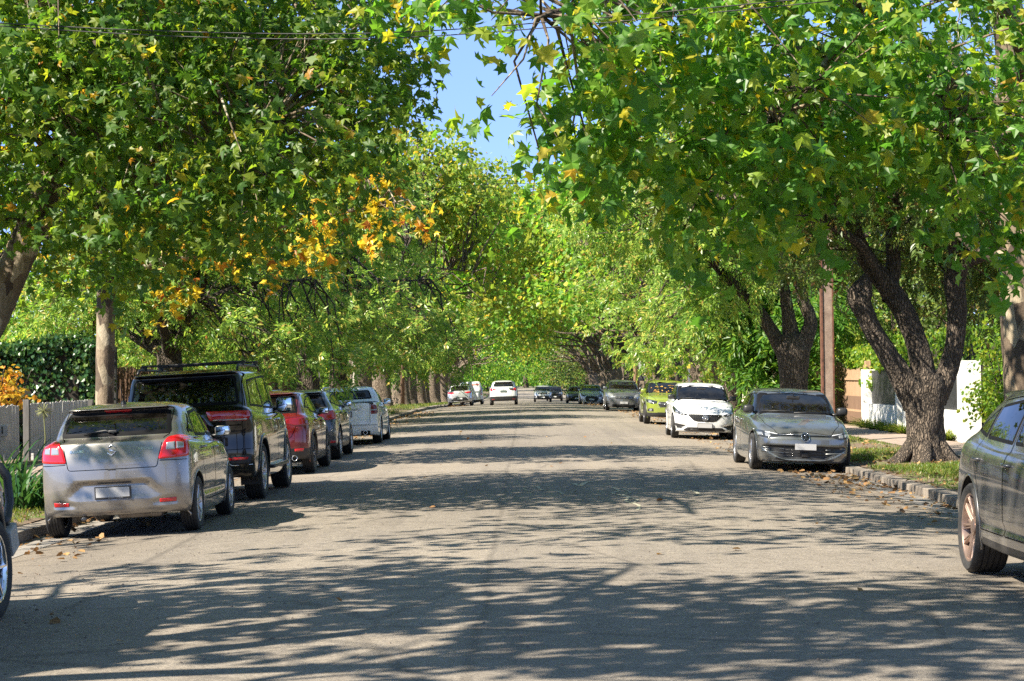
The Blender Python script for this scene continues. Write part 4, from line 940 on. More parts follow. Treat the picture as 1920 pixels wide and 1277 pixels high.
    def cabin(s, yfs, yrs, z0, wheel=True, dash=None, hw=.36, seatw=.46, hr=True, top=None):
        zt = z0
        b = MB(); 
        def seat(x, y, wd, nm):
            k = MB(); k.box((x, y + .05, zt - .06), (wd, .50, .16), 0, None, .05)
            M = Matrix.Rotation(R_(14), 3, 'X'); k.box((x, y - .24, zt + .26), (wd * .96, .14, .62), 0, M, .06)
            o = k.build('seat', SEAT, s.root, True)
            for hx in ([x] if wd < .8 else [x - .34, x + .34]):
                h = MB(); h.box((hx, y - .335, zt + .66), (.25, .10, .17), 0, M, .045); h.build('headrest', SEAT, o, True)
        for x in (-hw, hw): seat(x, yfs, seatw, 'seat')
        seat(0, yrs, 1.2, 'seat')
        if dash is not None:
            d = MB(); d.box((0, dash, zt + .24), (s.W * .74, .42, .22), 0, None, .06); d.build('dashboard', SEAT, s.root, True)
        if wheel and dash is not None:
            t = MB(); c = Vector((hw, dash - .33, zt + .30)); M = Matrix.Rotation(R_(-24), 3, 'X')
            t.tube([c + M @ Vector((.18 * math.cos(a), 0, .18 * math.sin(a))) for a in np.linspace(0, 2 * math.pi, 25)], .016, 6)
            t.box(c, (.12, .04, .10), 0, M, .02); t.box(c, (.34, .02, .03), 0, M)
            t.build('steering_wheel', SEAT, s.root, True)
        fl = MB(); fl.box((0, (yfs + yrs) / 2 + .2, zt - .28), (s.W * .86, (yfs - yrs) + 1.7, .05)); fl.build('cabin_floor', DARK, s.root)
    def place(s, x, y, z=0, rz=0, roll=0, ref='rear'):
        s.root.location = (x, y, z); s.root.rotation_euler = (0, roll, rz)
def _dent(s, P, ax, depth, soft=.03, grad=0.0):
    P = round_poly(P, .02); pr = {'R': (0, 2), 'F': (0, 2), '+': (1, 2), '-': (1, 2), 'T': (0, 1)}[ax]
    d = {'R': (1, -1), 'F': (1, 1), '+': (0, 1), '-': (0, -1), 'T': (2, 1)}[ax]
    q = s.V[:, pr]; m = inpoly(P, q) & (s.vn[:, d[0]] * d[1] > .15); ii = np.where(m)[0]
    if len(ii) == 0: return
    A = P; B = np.roll(P, -1, 0); ab = B - A
    x = q[ii][:, None, :] - A[None]; t = np.clip((x * ab[None]).sum(2) / np.maximum((ab ** 2).sum(1), 1e-9)[None], 0, 1)
    dist = np.linalg.norm(x - t[:, :, None] * ab[None], axis=2).min(1); k = np.clip(dist / soft, 0, 1); k = k * k * (3 - 2 * k)
    vz = (q[ii, 1] - P[:, 1].min()) / (P[:, 1].max() - P[:, 1].min())
    s.V[ii, d[0]] -= d[1] * depth * k * ((1 - grad) + grad * vz)
    s.bvh = BVHTree.FromPolygons([tuple(p) for p in s.V], [tuple(f) for f in s.F]); s._normals(); s.cent = s.V[s.F].mean(1)
Car.dent = _dent
def _belt(s, name, zf, zs, zr, mat, yr=-9, yf=9):
    """gives the lower band of the body, below a line that runs zf at the nose, zs along the sides, zr at the tail, to a part of its own"""
    y = s.cent[:, 1]; lo, hi = s.V[:, 1].min(), s.V[:, 1].max()
    z = np.where(y > s.wb / 2, zs + (zf - zs) * np.clip((y - s.wb / 2 - .1) / .35, 0, 1), np.where(y < -s.wb / 2, zs + (zr - zs) * np.clip((-s.wb / 2 - .1 - y) / .35, 0, 1), zs))
    m = (s.cent[:, 2] < z) & (s.lab < 0); s.lab[m] = len(s.parts); s.parts.append([name, mat])
Car.belt = _belt
def _std(c, ws=None, rw=None, sw=(), g=GLASSD, gw=None, names=('front_window', 'rear_side_window', 'quarter_window')):
    out = {}
    if ws: out['ws'] = c.patch('windscreen', ws, 'F', gw or GLASS, .005, .03, 9, .01, .02, cut=True)
    if rw: out['rw'] = c.patch('rear_window', rw, 'R', g, .005, .05, 8, .01, .035, cut=True)
    for k, P in enumerate(sw): out[k] = c.patch(names[k], P, '+', g, .005, .03, 6, .01, .03, cut=True, mir=True)
    return out
Car.std = _std
def sym(P): return list(P) + [(-x, z) for x, z in reversed(P)]
def hatch_rows(F, Rr, W, gc, zb, nose, cowl, belt, rbase, roof, H, tum=.20, sh=.03, kf=.34, kr=.16, tail=None, lip=.03, rk=None):
    """control rows of a two-box body. F/Rr: y of front/rear; nose=(y,z) bonnet edge; cowl=(y,z) foot of windscreen; belt=side height;
    rbase=(y,z) foot of rear window; roof=(yf,zf,yr,zr) roof edge; tail=(y,z) shoulder at the rear"""
    h = W / 2; ny, nz = nose; cy_, cz = cowl; ry, rz = rbase; tfy, tfz, try_, trz = roof
    ty, tz = tail or (Rr + .05, rz - .06)
    wt = h - tum; rk = rk or (lambda k: k)
    rows = [
        (F - .28, gc + .02, Rr + .25, gc + .06, gc + .0, h - .22, h - .32, h - .30, .2, .2),
        (F - .06, gc + .0, Rr + .07, gc + .05, gc - .01, h - .045, h - .17, h - .10, kf, kr),
        (F - .015, gc + .08, Rr + .02, gc + .12, gc + .06, h - .025, h - .13, h - .065, kf, kr),
        (F, zb, Rr, zb + .06, zb, h - .004, h - .11, h - .05, kf, kr),
        (F - .01, zb + (nz - zb) * .55, Rr + .01, zb + (tz - zb) * .5, zb + (belt - zb) * .45, h, h - .105, h - .05, kf, kr),
        (ny, nz - .03, ty - .015, tz - .07, belt - .10, h - .008, h - .12, h - .055, kf, kr),
        (ny - .06, nz + .015, ty + .01, tz, belt - .035, h - sh, h - .15, h - .075, kf * .9, kr),
        (ny - .06 - (ny - .06 - cy_) * .5, nz + (cz - nz) * .66, (ty + ry) / 2, (tz + rz) / 2, belt - .015, h - sh - .012, h - .20, h - .10, kf * .8, kr),
        (cy_, cz, ry, rz, belt, h - sh - .03, h - .16, h - .135, .26, kr * 1.1),
        (cy_ + (tfy - cy_) * .52, cz + (tfz - cz) * .54, ry + (try_ - ry) * .45, rz + (trz - rz) * .5, belt + (tfz - belt) * .52, (h - sh - .03) * .5 + wt * .5 + .018, (h - .16) * .52 + (wt - .02) * .48 + .012, (h - .135) * .52 + (wt - .02) * .48 + .01, .20, kr),
        (tfy + .02, tfz - .035, try_, trz - .04, (tfz + trz) / 2 + .0, wt + .02, wt - .01, wt - .01, .15, kr * .8),
        (tfy - .06, tfz, try_ - lip, trz, (tfz + trz) / 2 + .035, wt - .05, wt - .08, wt - .07, .13, .10),
        (tfy - .22, tfz + (H - tfz) * .5, try_ + .12, trz + (H - trz) * .4, H - .012, wt * .62, wt * .6, wt * .6, .1, .1),
        (tfy - .34, tfz + (H - tfz) * .75, try_ + .3, trz + (H - trz) * .7, H, .0012, .001, .001, .05, .05)]
    return rows
def baleno():
    W = 1.745
    rows = hatch_rows(2.06, -1.93, W, .20, .50, (1.86, .84), (.92, 1.03), .985, (-1.70, 1.10), (.20, 1.40, -1.36, 1.42), 1.485, tum=.25, tail=(-1.86, 1.05), lip=.07, kr=.26)
    c = Car('hatchback_car', 'silver hatchback with roof aerial, nearest parked car on the left', rows, W, 2.52, .305, .19, body=paint('silver_paint', (.27, .252, .23), .75, .10, .28), cn=1.5)
    c.dent([(-.38, .625), (.38, .625), (.60, .425), (-.60, .425)], 'R', .042, .022, .85)
    c.dent([(-.70, .435), (-.46, .42), (-.40, .345), (-.70, .345)], 'R', .015, .02); c.dent([(.70, .435), (.46, .42), (.40, .345), (.70, .345)], 'R', .015, .02)
    c.dent([(-.44, .80), (.44, .80), (.46, .77), (-.46, .77)], 'R', .008, .012)
    c.dent([(-1.1, .52), (.75, .46), (.75, .36), (-1.05, .36)], '+', .018, .06); c.dent([(-1.1, .52), (.75, .46), (.75, .36), (-1.05, .36)], '-', .018, .06)
    # rear window, side windows, windscreen
    rg = c.patch('rear_window', [(-.62, 1.115), (.62, 1.115), (.575, 1.385), (-.575, 1.385)], 'R', GLASSD, .006, .05, 9, .01, .045, cut=True)
    c.patch('windscreen', [(-.66, 1.05), (.66, 1.05), (.55, 1.29), (.40, 1.35), (0, 1.375), (-.40, 1.35), (-.55, 1.29)], 'F', GLASS, .004, .06, 6, .01, .05, cut=True)
    c.patch('front_window', [(.83, 1.02), (-.11, 1.04), (-.14, 1.375), (.15, 1.37)], '+', GLASSD, .004, .03, 6, .01, .035, cut=True, mir=True)
    c.patch('rear_side_window', [(-.20, 1.04), (-.90, 1.06), (-.93, 1.10), (-.82, 1.345), (-.23, 1.375)], '+', GLASSD, .004, .03, 6, .01, .035, cut=True, mir=True)
    c.patch('quarter_window', [(-.99, 1.10), (-1.24, 1.13), (-.90, 1.33)], '+', GLASSD, .004, .03, 4, .01, .03, cut=True, mir=True)
    # carved parts
    c.carve('tailgate', [(-.49, .76), (.49, .76), (.505, .84), (.56, 1.09), (.60, 1.11), (.60, 1.41), (-.60, 1.41), (-.60, 1.11), (-.56, 1.09), (-.505, .84)], 'R')
    c.carve('rear_bumper', [(-.9, .18), (.9, .18), (.9, .80), (.80, .82), (.50, .825), (.49, .745), (-.49, .745), (-.50, .825), (-.80, .82), (-.9, .80)], 'R', gap=False)
    c.carve('front_door', [(.92, .96), (.90, .32), (-.10, .32), (-.14, 1.0), (-.17, 1.40), (.14, 1.395), (.80, 1.03)], '+', mir=True)
    c.carve('rear_door', [(-.115, .32), (-.155, 1.0), (-.19, 1.40), (-.78, 1.37), (-1.0, 1.08), (-.95, .80), (-.80, .50), (-.76, .32)], '+', mir=True)
    c.carve('bonnet', [(-.66, .98), (.66, .98), (.60, 1.80), (-.60, 1.80)], 'T')
    c.line([(-.80, .822), (-.52, .828)], 'R'); c.line([(.80, .822), (.52, .828)], 'R')
    r = c.finish(); tg = r['tailgate'][0]
    for o in rg: o.parent = tg
    for sg in (-1, 1):
        t, = c.patch('tail_light', [(sg * x, z) for x, z in [(.505, .84), (.55, 1.0), (.60, 1.075), (.68, 1.095), (.74, 1.085), (.80, 1.03), (.818, .95), (.815, .855)]], 'R', REDL, .012, .03, 5, .02)
        c.patch('reversing_lamp', [(sg * x, z) for x, z in [(.585, .935), (.595, 1.02), (.685, 1.025), (.685, .935)]], 'R', CLR, .018, .012, 3, .01, parent=t)
        c.patch('reversing_lamp', [(sg * x, z) for x, z in [(.692, .94), (.692, 1.025), (.765, 1.01), (.77, .945)]], 'R', CLR, .018, .012, 3, .01, parent=t)
        c.patch('rear_reflector', [(sg * x, z) for x, z in [(.50, .365), (.50, .405), (.68, .415), (.675, .365)]], 'R', REDL, .006, .008, 3, .01)
        c.patch('headlight', [(sg * x, z) for x, z in [(.46, .74), (.60, .84), (.78, .86), (.76, .74)]], 'F', CLR, .008, .03, 4)
    c.patch('brake_lamp', [(-.155, 1.405), (.155, 1.405), (.135, 1.375), (-.135, 1.375)], 'R', REDL, .014, .006, 3, .02, parent=tg)
    c.patch('grille', [(-.42, .60), (.42, .60), (.46, .74), (-.46, .74)], 'F', BLK, .006, .03)
    # wiper
    a, n = c.ray(-.02, 1.145, 'R'); b = MB()
    pts = []
    for u, z in ((0, 1.13), (-.1, 1.165), (-.36, 1.14)):
        p, n = c.ray(u, z, 'R'); pts.append(p + n * .03)
    b.tube(pts, [.014, .010, .006], 6); 
    p, n = c.ray(-.02, 1.155, 'R'); b.box(p + n * .02, (.10, .04, .035), 0, None, .012)
    b.build('rear_wiper', BLK, tg, True)
    c.patch('tailgate_latch', [(-.03, .765), (.03, .765), (.045, .748), (-.045, .748)], 'R', GAP, .004, .004, 2, .01, parent=tg)
    c.patch('lock_button', [(-.015, 1.045), (.015, 1.045), (.015, 1.065), (-.015, 1.065)], 'R', BLK, .004, .004, 2, .01, parent=tg)
    pl, fy = c.plate(.505, 'R')
    c.text('JARVIS SUZUKI', .03, .444, .017, 'R', WHP, pl, flat=fy + .0035)
    c.text('SUZUKI', -.39, .965, .026, 'R', CHR, tg, sx=1.25, bold=.0012); c.text('BALENO', .37, .965, .026, 'R', CHR, tg, sx=1.15)
    S = [[(.045, .028), (.0, .058), (-.048, .022), (.022, -.002)], [(-.045, -.028), (.0, -.058), (.048, -.022), (-.022, .002)]]
    c.strokes('badge', S, 0, .968, 'R', CHR, .014, tg)
    an = MB(); p, n = c.ray(0, -1.06, 'T'); an.lathe([(0, .034), (.03, .026), (.045, .012), (.05, .001)], 12, 0, 'Z', p); an.tube([p + Vector((0, .0, .04)), p + Vector((-.01, -.11, .22))], [.006, .003], 6)
    an.build('roof_aerial', BLK, c.root, True)
    c.mirror(.62, 1.07); c.handle(-.02, .90, r['front_door']); c.handle(-.84, .93, r['rear_door'])
    c.wheels('multi', 10); c.cabin(.05, -.80, .58, dash=.72)
    e = MB(); e.tube([(-.35, -1.5, .26), (-.35, -1.6, .24), (-.35, -1.98 + .1, .22)], .025, 8); e.build('exhaust_pipe', simple('dull_steel', (.2, .18, .16), .5, .8, vary=.3), c.root, True)
    e = MB(); e.box((.25, -1.55, .26), (.5, .4, .12), 0, None, .04); e.build('muffler', simple('dull_steel', (.2, .18, .16), .5, .8, vary=.3), c.root, True)
    return c
def land_wagon():
    W = 1.96
    rows = hatch_rows(2.30, -2.42, W, .30, .62, (2.20, 1.10), (1.18, 1.24), 1.20, (-2.36, 1.36), (.55, 1.80, -2.16, 1.82), 1.89, tum=.23, tail=(-2.41, 1.30), lip=.10, kr=.20, kf=.30)
    c = Car('large_wagon', 'tall black wagon with roof bars parked ahead of the silver hatchback', rows, W, 2.85, .395, .265, body=paint('black_paint', (.0025, .0025, .003), .0, .025, .2), cn=1.25, arch=.07)
    rw = c.std([(.72, 1.28), (.62, 1.66), (.40, 1.73), (-.40, 1.73), (-.62, 1.66), (-.72, 1.28)], [(-.76, 1.37), (.76, 1.37), (.70, 1.765), (-.70, 1.765)],
          [[(1.02, 1.25), (.12, 1.26), (.10, 1.76), (.50, 1.75)], [(.04, 1.26), (-.84, 1.28), (-.92, 1.74), (.02, 1.76)], [(-.93, 1.29), (-1.92, 1.33), (-1.74, 1.70), (-1.0, 1.735)]])
    c.carve('tailgate', [(-.80, 1.08), (.80, 1.08), (.80, 1.32), (.77, 1.80), (-.77, 1.80), (-.80, 1.32)], 'R')
    c.carve('drop_gate', [(-.80, .74), (.80, .74), (.80, 1.075), (-.80, 1.075)], 'R')
    c.carve('rear_bumper', [(-1.0, .2), (1.0, .2), (1.0, .74), (-1.0, .74)], 'R')
    c.carve('front_door', [(1.10, 1.22), (1.02, .50), (.08, .50), (.07, 1.80), (.50, 1.79)], '+', mir=True)
    c.carve('rear_door', [(.06, .50), (.05, 1.80), (-.93, 1.78), (-.90, 1.26), (-.96, .95), (-.78, .50)], '+', mir=True)
    r = c.finish(); tg = r['tailgate'][0]
    for o in rw['rw']: o.parent = tg
    for sg in (-1, 1):
        t, = c.patch('tail_light', [(sg * x, z) for x, z in [(.31, 1.285), (.36, 1.15), (.86, 1.13), (.905, 1.18), (.895, 1.27)]], 'R', REDL, .015, .02, 5, .02)
        c.patch('reversing_lamp', [(sg * x, z) for x, z in [(.40, 1.15), (.40, 1.17), (.86, 1.165), (.86, 1.14)]], 'R', CLR, .02, .005, 2, .01, parent=t)
        f, = c.patch('bumper_garnish', [(sg * x, z) for x, z in [(.44, .66), (.90, .66), (.88, .53), (.62, .53)]], 'R', BLK, .01, .02, 4, .02)
        c.patch('rear_reflector', [(sg * x, z) for x, z in [(.58, .63), (.86, .63), (.84, .59), (.60, .59)]], 'R', REDL, .016, .006, 3, .01, parent=f)
        c.strokes('garnish_trim', [[(sg * .42, .675), (sg * .63, .52), (sg * .90, .52)]], 0, 0, 'R', CHR, .016)
        m = MB(); m.box((sg * (W / 2 - .16), -1.425 - .46, .40), (.30, .02, .36), 0, None, .008); m.build('mud_flap', RUB, c.root)
        b = MB(); b.box((sg * (W / 2 - .03), 0, .42), (.16, 1.72, .05), 0, None, .02); b.box((sg * (W / 2 - .01), 0, .449), (.11, 1.6, .006), 1); b.build('side_step', [BLK, SIL], c.root)
        rl = MB(); rl.tube([(sg * .70, .35, 1.84), (sg * .70, .25, 1.905), (sg * .70, -1.75, 1.915), (sg * .70, -1.88, 1.85)], .018, 8); rl.build('roof_rail', BLK, c.root, True)
        c.patch('headlight', [(sg * x, z) for x, z in [(.45, .88), (.50, 1.05), (.88, 1.06), (.86, .90)]], 'F', CLR, .01, .03)
    for y in (-.05, -1.35):
        b = MB(); b.box((0, y, 1.965), (1.50, .075, .03), 0, None, .012)
        for sg in (-1, 1): b.box((sg * .70, y, 1.935), (.07, .09, .05), 0, None, .015)
        b.build('roof_bar', BLK, c.root, True)
    c.patch('plate_garnish', [(-.42, 1.07), (.42, 1.07), (.30, 1.27), (-.30, 1.27)], 'R', GLB, .012, .03, 5, .02, parent=tg)
    c.text('LAND CRUISER', 0, 1.10, .042, 'R', CHR, tg, sx=1.35, bold=.001)
    c.patch('grille', [(-.42, .80), (.42, .80), (.42, 1.05), (-.42, 1.05)], 'F', CHR, .01, .03)
    c.plate(.92, 'R'); b = MB(); p, n = c.ray(0, 1.385, 'R'); pts = []
    for u, z in ((.0, 1.39), (-.16, 1.405), (-.5, 1.40)):
        p, n = c.ray(u, z, 'R'); pts.append(p + n * .03)
    b.tube(pts, [.016, .012, .008], 6); b.build('rear_wiper', BLK, tg, True)
    c.mirror(.82, 1.30, GLB, (.26, .12, .24)); c.handle(.17, 1.10, r['front_door'], CHR, .2); c.handle(-.78, 1.12, r['rear_door'], CHR, .2)
    c.cladding(c.body, .06); c.wheels('star', 10); c.cabin(.35, -.65, .92, dash=1.0)
    return c
def red_suv():
    W = 1.71
    rows = hatch_rows(2.15, -2.10, W, .22, .52, (1.98, .88), (.98, 1.03), .99, (-1.93, 1.10), (.25, 1.44, -1.52, 1.45), 1.515, tum=.27, tail=(-2.02, 1.03), lip=.08, kr=.28)
    c = Car('small_suv', 'glossy red SUV with black lower bumper between the black wagon and dark grey SUV', rows, W, 2.57, .34, .21, body=paint('red_paint', (.15, .004, .005), .45, .12, .25), cn=1.1)
    g = c.std([(.66, 1.05), (.55, 1.32), (.38, 1.38), (-.38, 1.38), (-.55, 1.32), (-.66, 1.05)], [(-.62, 1.10), (.62, 1.10), (.54, 1.41), (-.54, 1.41)],
          [[(.86, 1.03), (-.08, 1.05), (-.11, 1.41), (.22, 1.40)], [(-.16, 1.05), (-.95, 1.10), (-.98, 1.16), (-.80, 1.38), (-.18, 1.41)], [(-1.05, 1.15), (-1.40, 1.20), (-.95, 1.36)]])
    c.belt('lower_cladding', .35, .33, .47, BLK)
    c.carve('tailgate', [(-.50, .66), (.50, .66), (.60, .86), (.60, 1.44), (-.60, 1.44), (-.60, .86)], 'R')
    c.carve('front_door', [(.95, .98), (.92, .38), (-.06, .38), (-.10, 1.0), (-.13, 1.44), (.2, 1.43)], '+', mir=True)
    c.carve('rear_door', [(-.075, .38), (-.115, 1.0), (-.15, 1.44), (-.82, 1.41), (-1.0, 1.1), (-.95, .85), (-.78, .50), (-.74, .38)], '+', mir=True)
    r = c.finish(); tg = r['tailgate'][0]
    for o in g['rw']: o.parent = tg
    for sg in (-1, 1):
        c.patch('tail_light', [(sg * x, z) for x, z in [(.38, .93), (.42, 1.0), (.80, 1.03), (.83, .98), (.80, .88), (.60, .87)]], 'R', REDD, .01, .02, 5, .02)
        c.patch('rear_reflector', [(sg * x, z) for x, z in [(.56, .42), (.56, .465), (.72, .46), (.70, .415)]], 'R', REDL, .01, .008, 3, .01)
        e = MB(); p, n = c.ray(sg * .55, .31, 'R'); e.lathe([(p.y + .1, .05), (p.y - .03, .05), (p.y - .03, .042), (p.y + .05, .04)], 20, 0, 'Y', (p.x, 0, .30)); e.build('exhaust', CHR, c.root, True)
        c.patch('headlight', [(sg * x, z) for x, z in [(.42, .76), (.5, .82), (.80, .86), (.76, .76)]], 'F', CLR, .01, .02)
    c.patch('grille', [(-.40, .50), (.40, .50), (.45, .80), (-.45, .80)], 'F', BLK, .008, .04)
    c.plate(.72); c.mirror(.66, 1.09, BLK); c.handle(.02, .92, r['front_door']); c.handle(-.86, .95, r['rear_door'])
    c.cladding(); c.wheels('five', 5, simple('dark_alloy', (.10, .10, .11), .3, .9)); c.cabin(.1, -.78, .66, dash=.75)
    return c
def grey_suv():
    W = 1.73
    rows = hatch_rows(2.20, -2.15, W, .24, .55, (2.03, .92), (1.03, 1.08), 1.03, (-2.0, 1.08), (.30, 1.43, -1.72, 1.43), 1.50, tum=.31, tail=(-2.09, 1.02), lip=.08, kr=.24)
    c = Car('grey_suv', 'dark grey SUV with roof rails, parked between the red SUV and the white ute', rows, W, 2.65, .345, .215, body=paint('grey_paint', (.055, .065, .075), .6, .12, .28))
    g = c.std([(.70, 1.09), (.52, 1.33), (.36, 1.37), (-.36, 1.37), (-.52, 1.33), (-.70, 1.09)], [(-.64, 1.09), (.64, 1.09), (.51, 1.385), (-.51, 1.385)],
          [[(.92, 1.08), (-.06, 1.09), (-.09, 1.395), (.26, 1.395)], [(-.14, 1.09), (-.98, 1.12), (-1.0, 1.36), (-.16, 1.395)], [(-1.07, 1.14), (-1.55, 1.20), (-1.15, 1.345)]])
    c.belt('lower_cladding', .36, .34, .30, BLK)
    c.carve('tailgate', [(-.56, .70), (.56, .70), (.62, .98), (.56, 1.42), (-.56, 1.42), (-.62, .98)], 'R')
    c.carve('front_door', [(1.0, 1.02), (.96, .40), (-.04, .40), (-.08, 1.0), (-.11, 1.42), (.25, 1.415)], '+', mir=True)
    c.carve('rear_door', [(-.055, .40), (-.095, 1.0), (-.13, 1.42), (-1.0, 1.39), (-1.05, 1.05), (-.80, .52), (-.78, .40)], '+', mir=True)
    r = c.finish(); tg = r['tailgate'][0]
    for o in g['rw']: o.parent = tg
    for sg in (-1, 1):
        c.patch('tail_light', [(sg * x, z) for x, z in [(.42, .90), (.50, .98), (.78, 1.05), (.84, 1.03), (.83, .86), (.60, .84)]], 'R', REDL, .012, .02, 5, .02)
        c.patch('rear_reflector', [(sg * x, z) for x, z in [(.62, .36), (.62, .41), (.80, .41), (.80, .36)]], 'R', REDL, .01, .008, 3, .01)
        rl = MB(); rl.tube([(sg * .53, .15, 1.455), (sg * .54, .05, 1.51), (sg * .54, -1.35, 1.51), (sg * .53, -1.5, 1.45)], .018, 8); rl.build('roof_rail', SIL, c.root, True)
        c.patch('headlight', [(sg * x, z) for x, z in [(.45, .80), (.5, .86), (.82, .90), (.80, .80)]], 'F', CLR, .01, .02)
    c.plate(.78); c.mirror(.70, 1.14); c.handle(.04, .96, r['front_door']); c.handle(-.88, .98, r['rear_door'])
    c.wheels('five', 5); c.cabin(.1, -.78, .70, dash=.78)
    return c
def ute():
    W = 1.88
    h = W / 2
    rows = [(2.2, .2, -2.35, .28, .18, .70, .6, .6, .2, .2), (2.40, .18, -2.50, .25, .17, h - .045, .75, h - .09, .35, .14), (2.44, .30, -2.54, .34, .26, h - .02, .80, h - .06, .35, .14), (2.46, .52, -2.55, .52, .52, h, .83, h - .045, .35, .14),
            (2.44, .66, -2.53, .80, .74, h, .83, h - .045, .35, .14), (2.30, .78, -2.50, 1.03, .90, h - .01, .82, h - .06, .33, .14), (2.24, .82, -2.48, 1.075, .955, h - .035, .79, h - .075, .3, .13),
            (1.75, .94, -2.40, 1.085, .98, h - .05, .74, h - .09, .28, .12), (1.22, 1.0, -.62, 1.09, .985, h - .075, .74, h - .13, .26, .10),
            (.82, 1.22, -.50, 1.25, 1.21, h - .15, .64, h - .17, .2, .10), (.42, 1.40, -.34, 1.40, 1.41, .66, .56, .60, .15, .10), (.30, 1.44, -.26, 1.44, 1.455, .60, .50, .54, .13, .1), (.15, 1.47, -.12, 1.47, 1.485, .42, .36, .36, .1, .08), (.08, 1.485, -.0, 1.485, 1.49, .001, .001, .001, .03, .03)]
    c = Car('utility_truck', 'white ute with covered tray parked ahead of the dark grey SUV', rows, W, 3.0, .335, .235, body=paint('white_paint', (.72, .73, .73), 0, .10, .3), cat='ute')
    g = c.std([(.66, 1.03), (.55, 1.30), (.38, 1.38), (-.38, 1.38), (-.55, 1.30), (-.66, 1.03)], [(-.64, 1.155), (.64, 1.155), (.55, 1.39), (-.55, 1.39)], [[(1.05, 1.02), (-.28, 1.06), (-.14, 1.38), (.40, 1.38)]], gw=GLASS)
    c.carve('tailgate', [(-.71, .52), (.71, .52), (.71, 1.07), (-.71, 1.07)], 'R'); c.carve('rear_bumper', [(-1, .2), (1, .2), (1, .50), (-1, .50)], 'R')
    c.carve('front_door', [(1.1, .95), (1.08, .35), (-.35, .35), (-.40, 1.0), (-.2, 1.42), (.38, 1.42)], '+', mir=True)
    c.carve('tonneau_cover', [(-.80, -2.44), (.80, -2.44), (.80, -.66), (-.80, -.66)], 'T', mat=simple('tonneau_vinyl', (.03, .03, .032), .6, vary=.3))
    r = c.finish(); tg = r['tailgate'][0]
    for sg in (-1, 1):
        t, = c.patch('tail_light', [(sg * x, z) for x, z in [(.735, .78), (.735, 1.02), (.90, 1.01), (.905, .78)]], 'R', REDD, .012, .02, 5, .02)
        c.patch('reversing_lamp', [(sg * x, z) for x, z in [(.75, .86), (.75, .90), (.88, .90), (.88, .86)]], 'R', CLR, .016, .006, 3, .01, parent=t)
        e = MB(); e.lathe([(-2.45, .055), (-2.58, .055), (-2.58, .045), (-2.45, .045)], 20, 0, 'Y', (sg * .58, 0, .31)); e.build('exhaust', CHR, c.root, True)
        c.patch('exhaust_cutout', [(sg * x, z) for x, z in [(.46, .25), (.46, .36), (.70, .36), (.70, .25)]], 'R', GAP, .003, .03, 3, .01)
        c.patch('headlight', [(sg * x, z) for x, z in [(.5, .66), (.55, .78), (.85, .80), (.84, .66)]], 'F', CLR, .01, .03)
    c.patch('gate_handle', [(-.02, .895), (.50, .895), (.50, .935), (-.02, .935)], 'R', SIL, .014, .012, 3, .01, parent=tg)
    c.plate(.80, x=.06, frame=True); c.strokes('badge', [c.ring(.05), [(-.02, -.02), (.02, .0), (-.01, .03)]], .0, 1.0, 'R', simple('dark_chrome', (.1, .1, .11), .2, 1), .02, tg)
    c.text('V', .48, .98, .03, 'R', CHR, tg); tb = MB(); p, n = c.ray(.0, .36, 'R'); tb.box((0, p.y - .05, .34), (.07, .12, .07), 0, None, .01); tb.lathe([(0, .001), (.01, .02), (.03, .026), (.05, .016), (.055, .001)], 12, 0, 'Z', (0, p.y - .10, .37)); tb.build('tow_ball', simple('dull_steel', (.2, .18, .16), .5, .8, vary=.3), c.root, True)
    c.mirror(.85, 1.05, None, (.2, .1, .15)); c.handle(-.18, .88, r['front_door']); c.wheels('five', 5); c.cabin(.28, -.15, .60, dash=1.0)
    return c
def nudge_wagon():
    W = 1.88
    rows = hatch_rows(2.24, -2.30, W, .34, .62, (2.10, 1.05), (1.05, 1.18), 1.14, (-2.2, 1.2), (.45, 1.72, -2.0, 1.72), 1.80, tum=.22, tail=(-2.28, 1.15), kr=.2, kf=.36)
    c = Car('four_wheel_drive', 'grey four wheel drive with black nudge bar at the left edge of the view', rows, W, 2.75, .36, .235, body=paint('grey_paint', (.055, .065, .075), .6, .12, .28), cn=1.2, arch=.07)
    c.std([(.70, 1.22), (.58, 1.60), (.38, 1.66), (-.38, 1.66), (-.58, 1.60), (-.70, 1.22)], None, [[(.95, 1.18), (.05, 1.20), (.03, 1.68), (.42, 1.68)], [(-.03, 1.20), (-.9, 1.22), (-.95, 1.66), (-.05, 1.68)]])
    c.belt('lower_cladding', .56, .42, .5, BLK)
    r = c.finish()
    for sg in (-1, 1):
        c.patch('headlight', [(sg * x, z) for x, z in [(.5, .86), (.55, 1.02), (.86, 1.03), (.85, .88)]], 'F', CLR, .01, .03)
    b = MB()
    for sg in (-1, 1):
        b.tube([(sg * .74, 2.16, .64), (sg * .74, 2.30, .66), (sg * .74, 2.40, .78), (sg * .73, 2.40, .98), (sg * .68, 2.40, 1.06), (sg * .58, 2.42, 1.09), (0, 2.44, 1.09)], .034, 12)
        b.tube([(sg * .40, 2.42, 1.07), (sg * .40, 2.42, .55)], .03, 10)
    b.build('nudge_bar', BLK, c.root, True)
    f = MB(); f.box((0, 2.34, .52), (1.52, .10, .22), 0, None, .04); f.build('front_bumper', BLK, c.root, True)
    for sg in (-1, 1):
        q = MB(); q.box((sg * .75, 2.30, .50), (.09, .22, .20), 0, Matrix.Rotation(R_(18), 3, 'X'), .015)
        q.build('bumper_end', simple('dusty_plate', (.36, .33, .29), .6, vary=.2), c.root)
    c.cladding(BLK, .07); c.mirror(.72, 1.24, BLK); c.wheels('multi', 6, CHR); c.cabin(.2, -.7, .85, dash=.9)
    return c
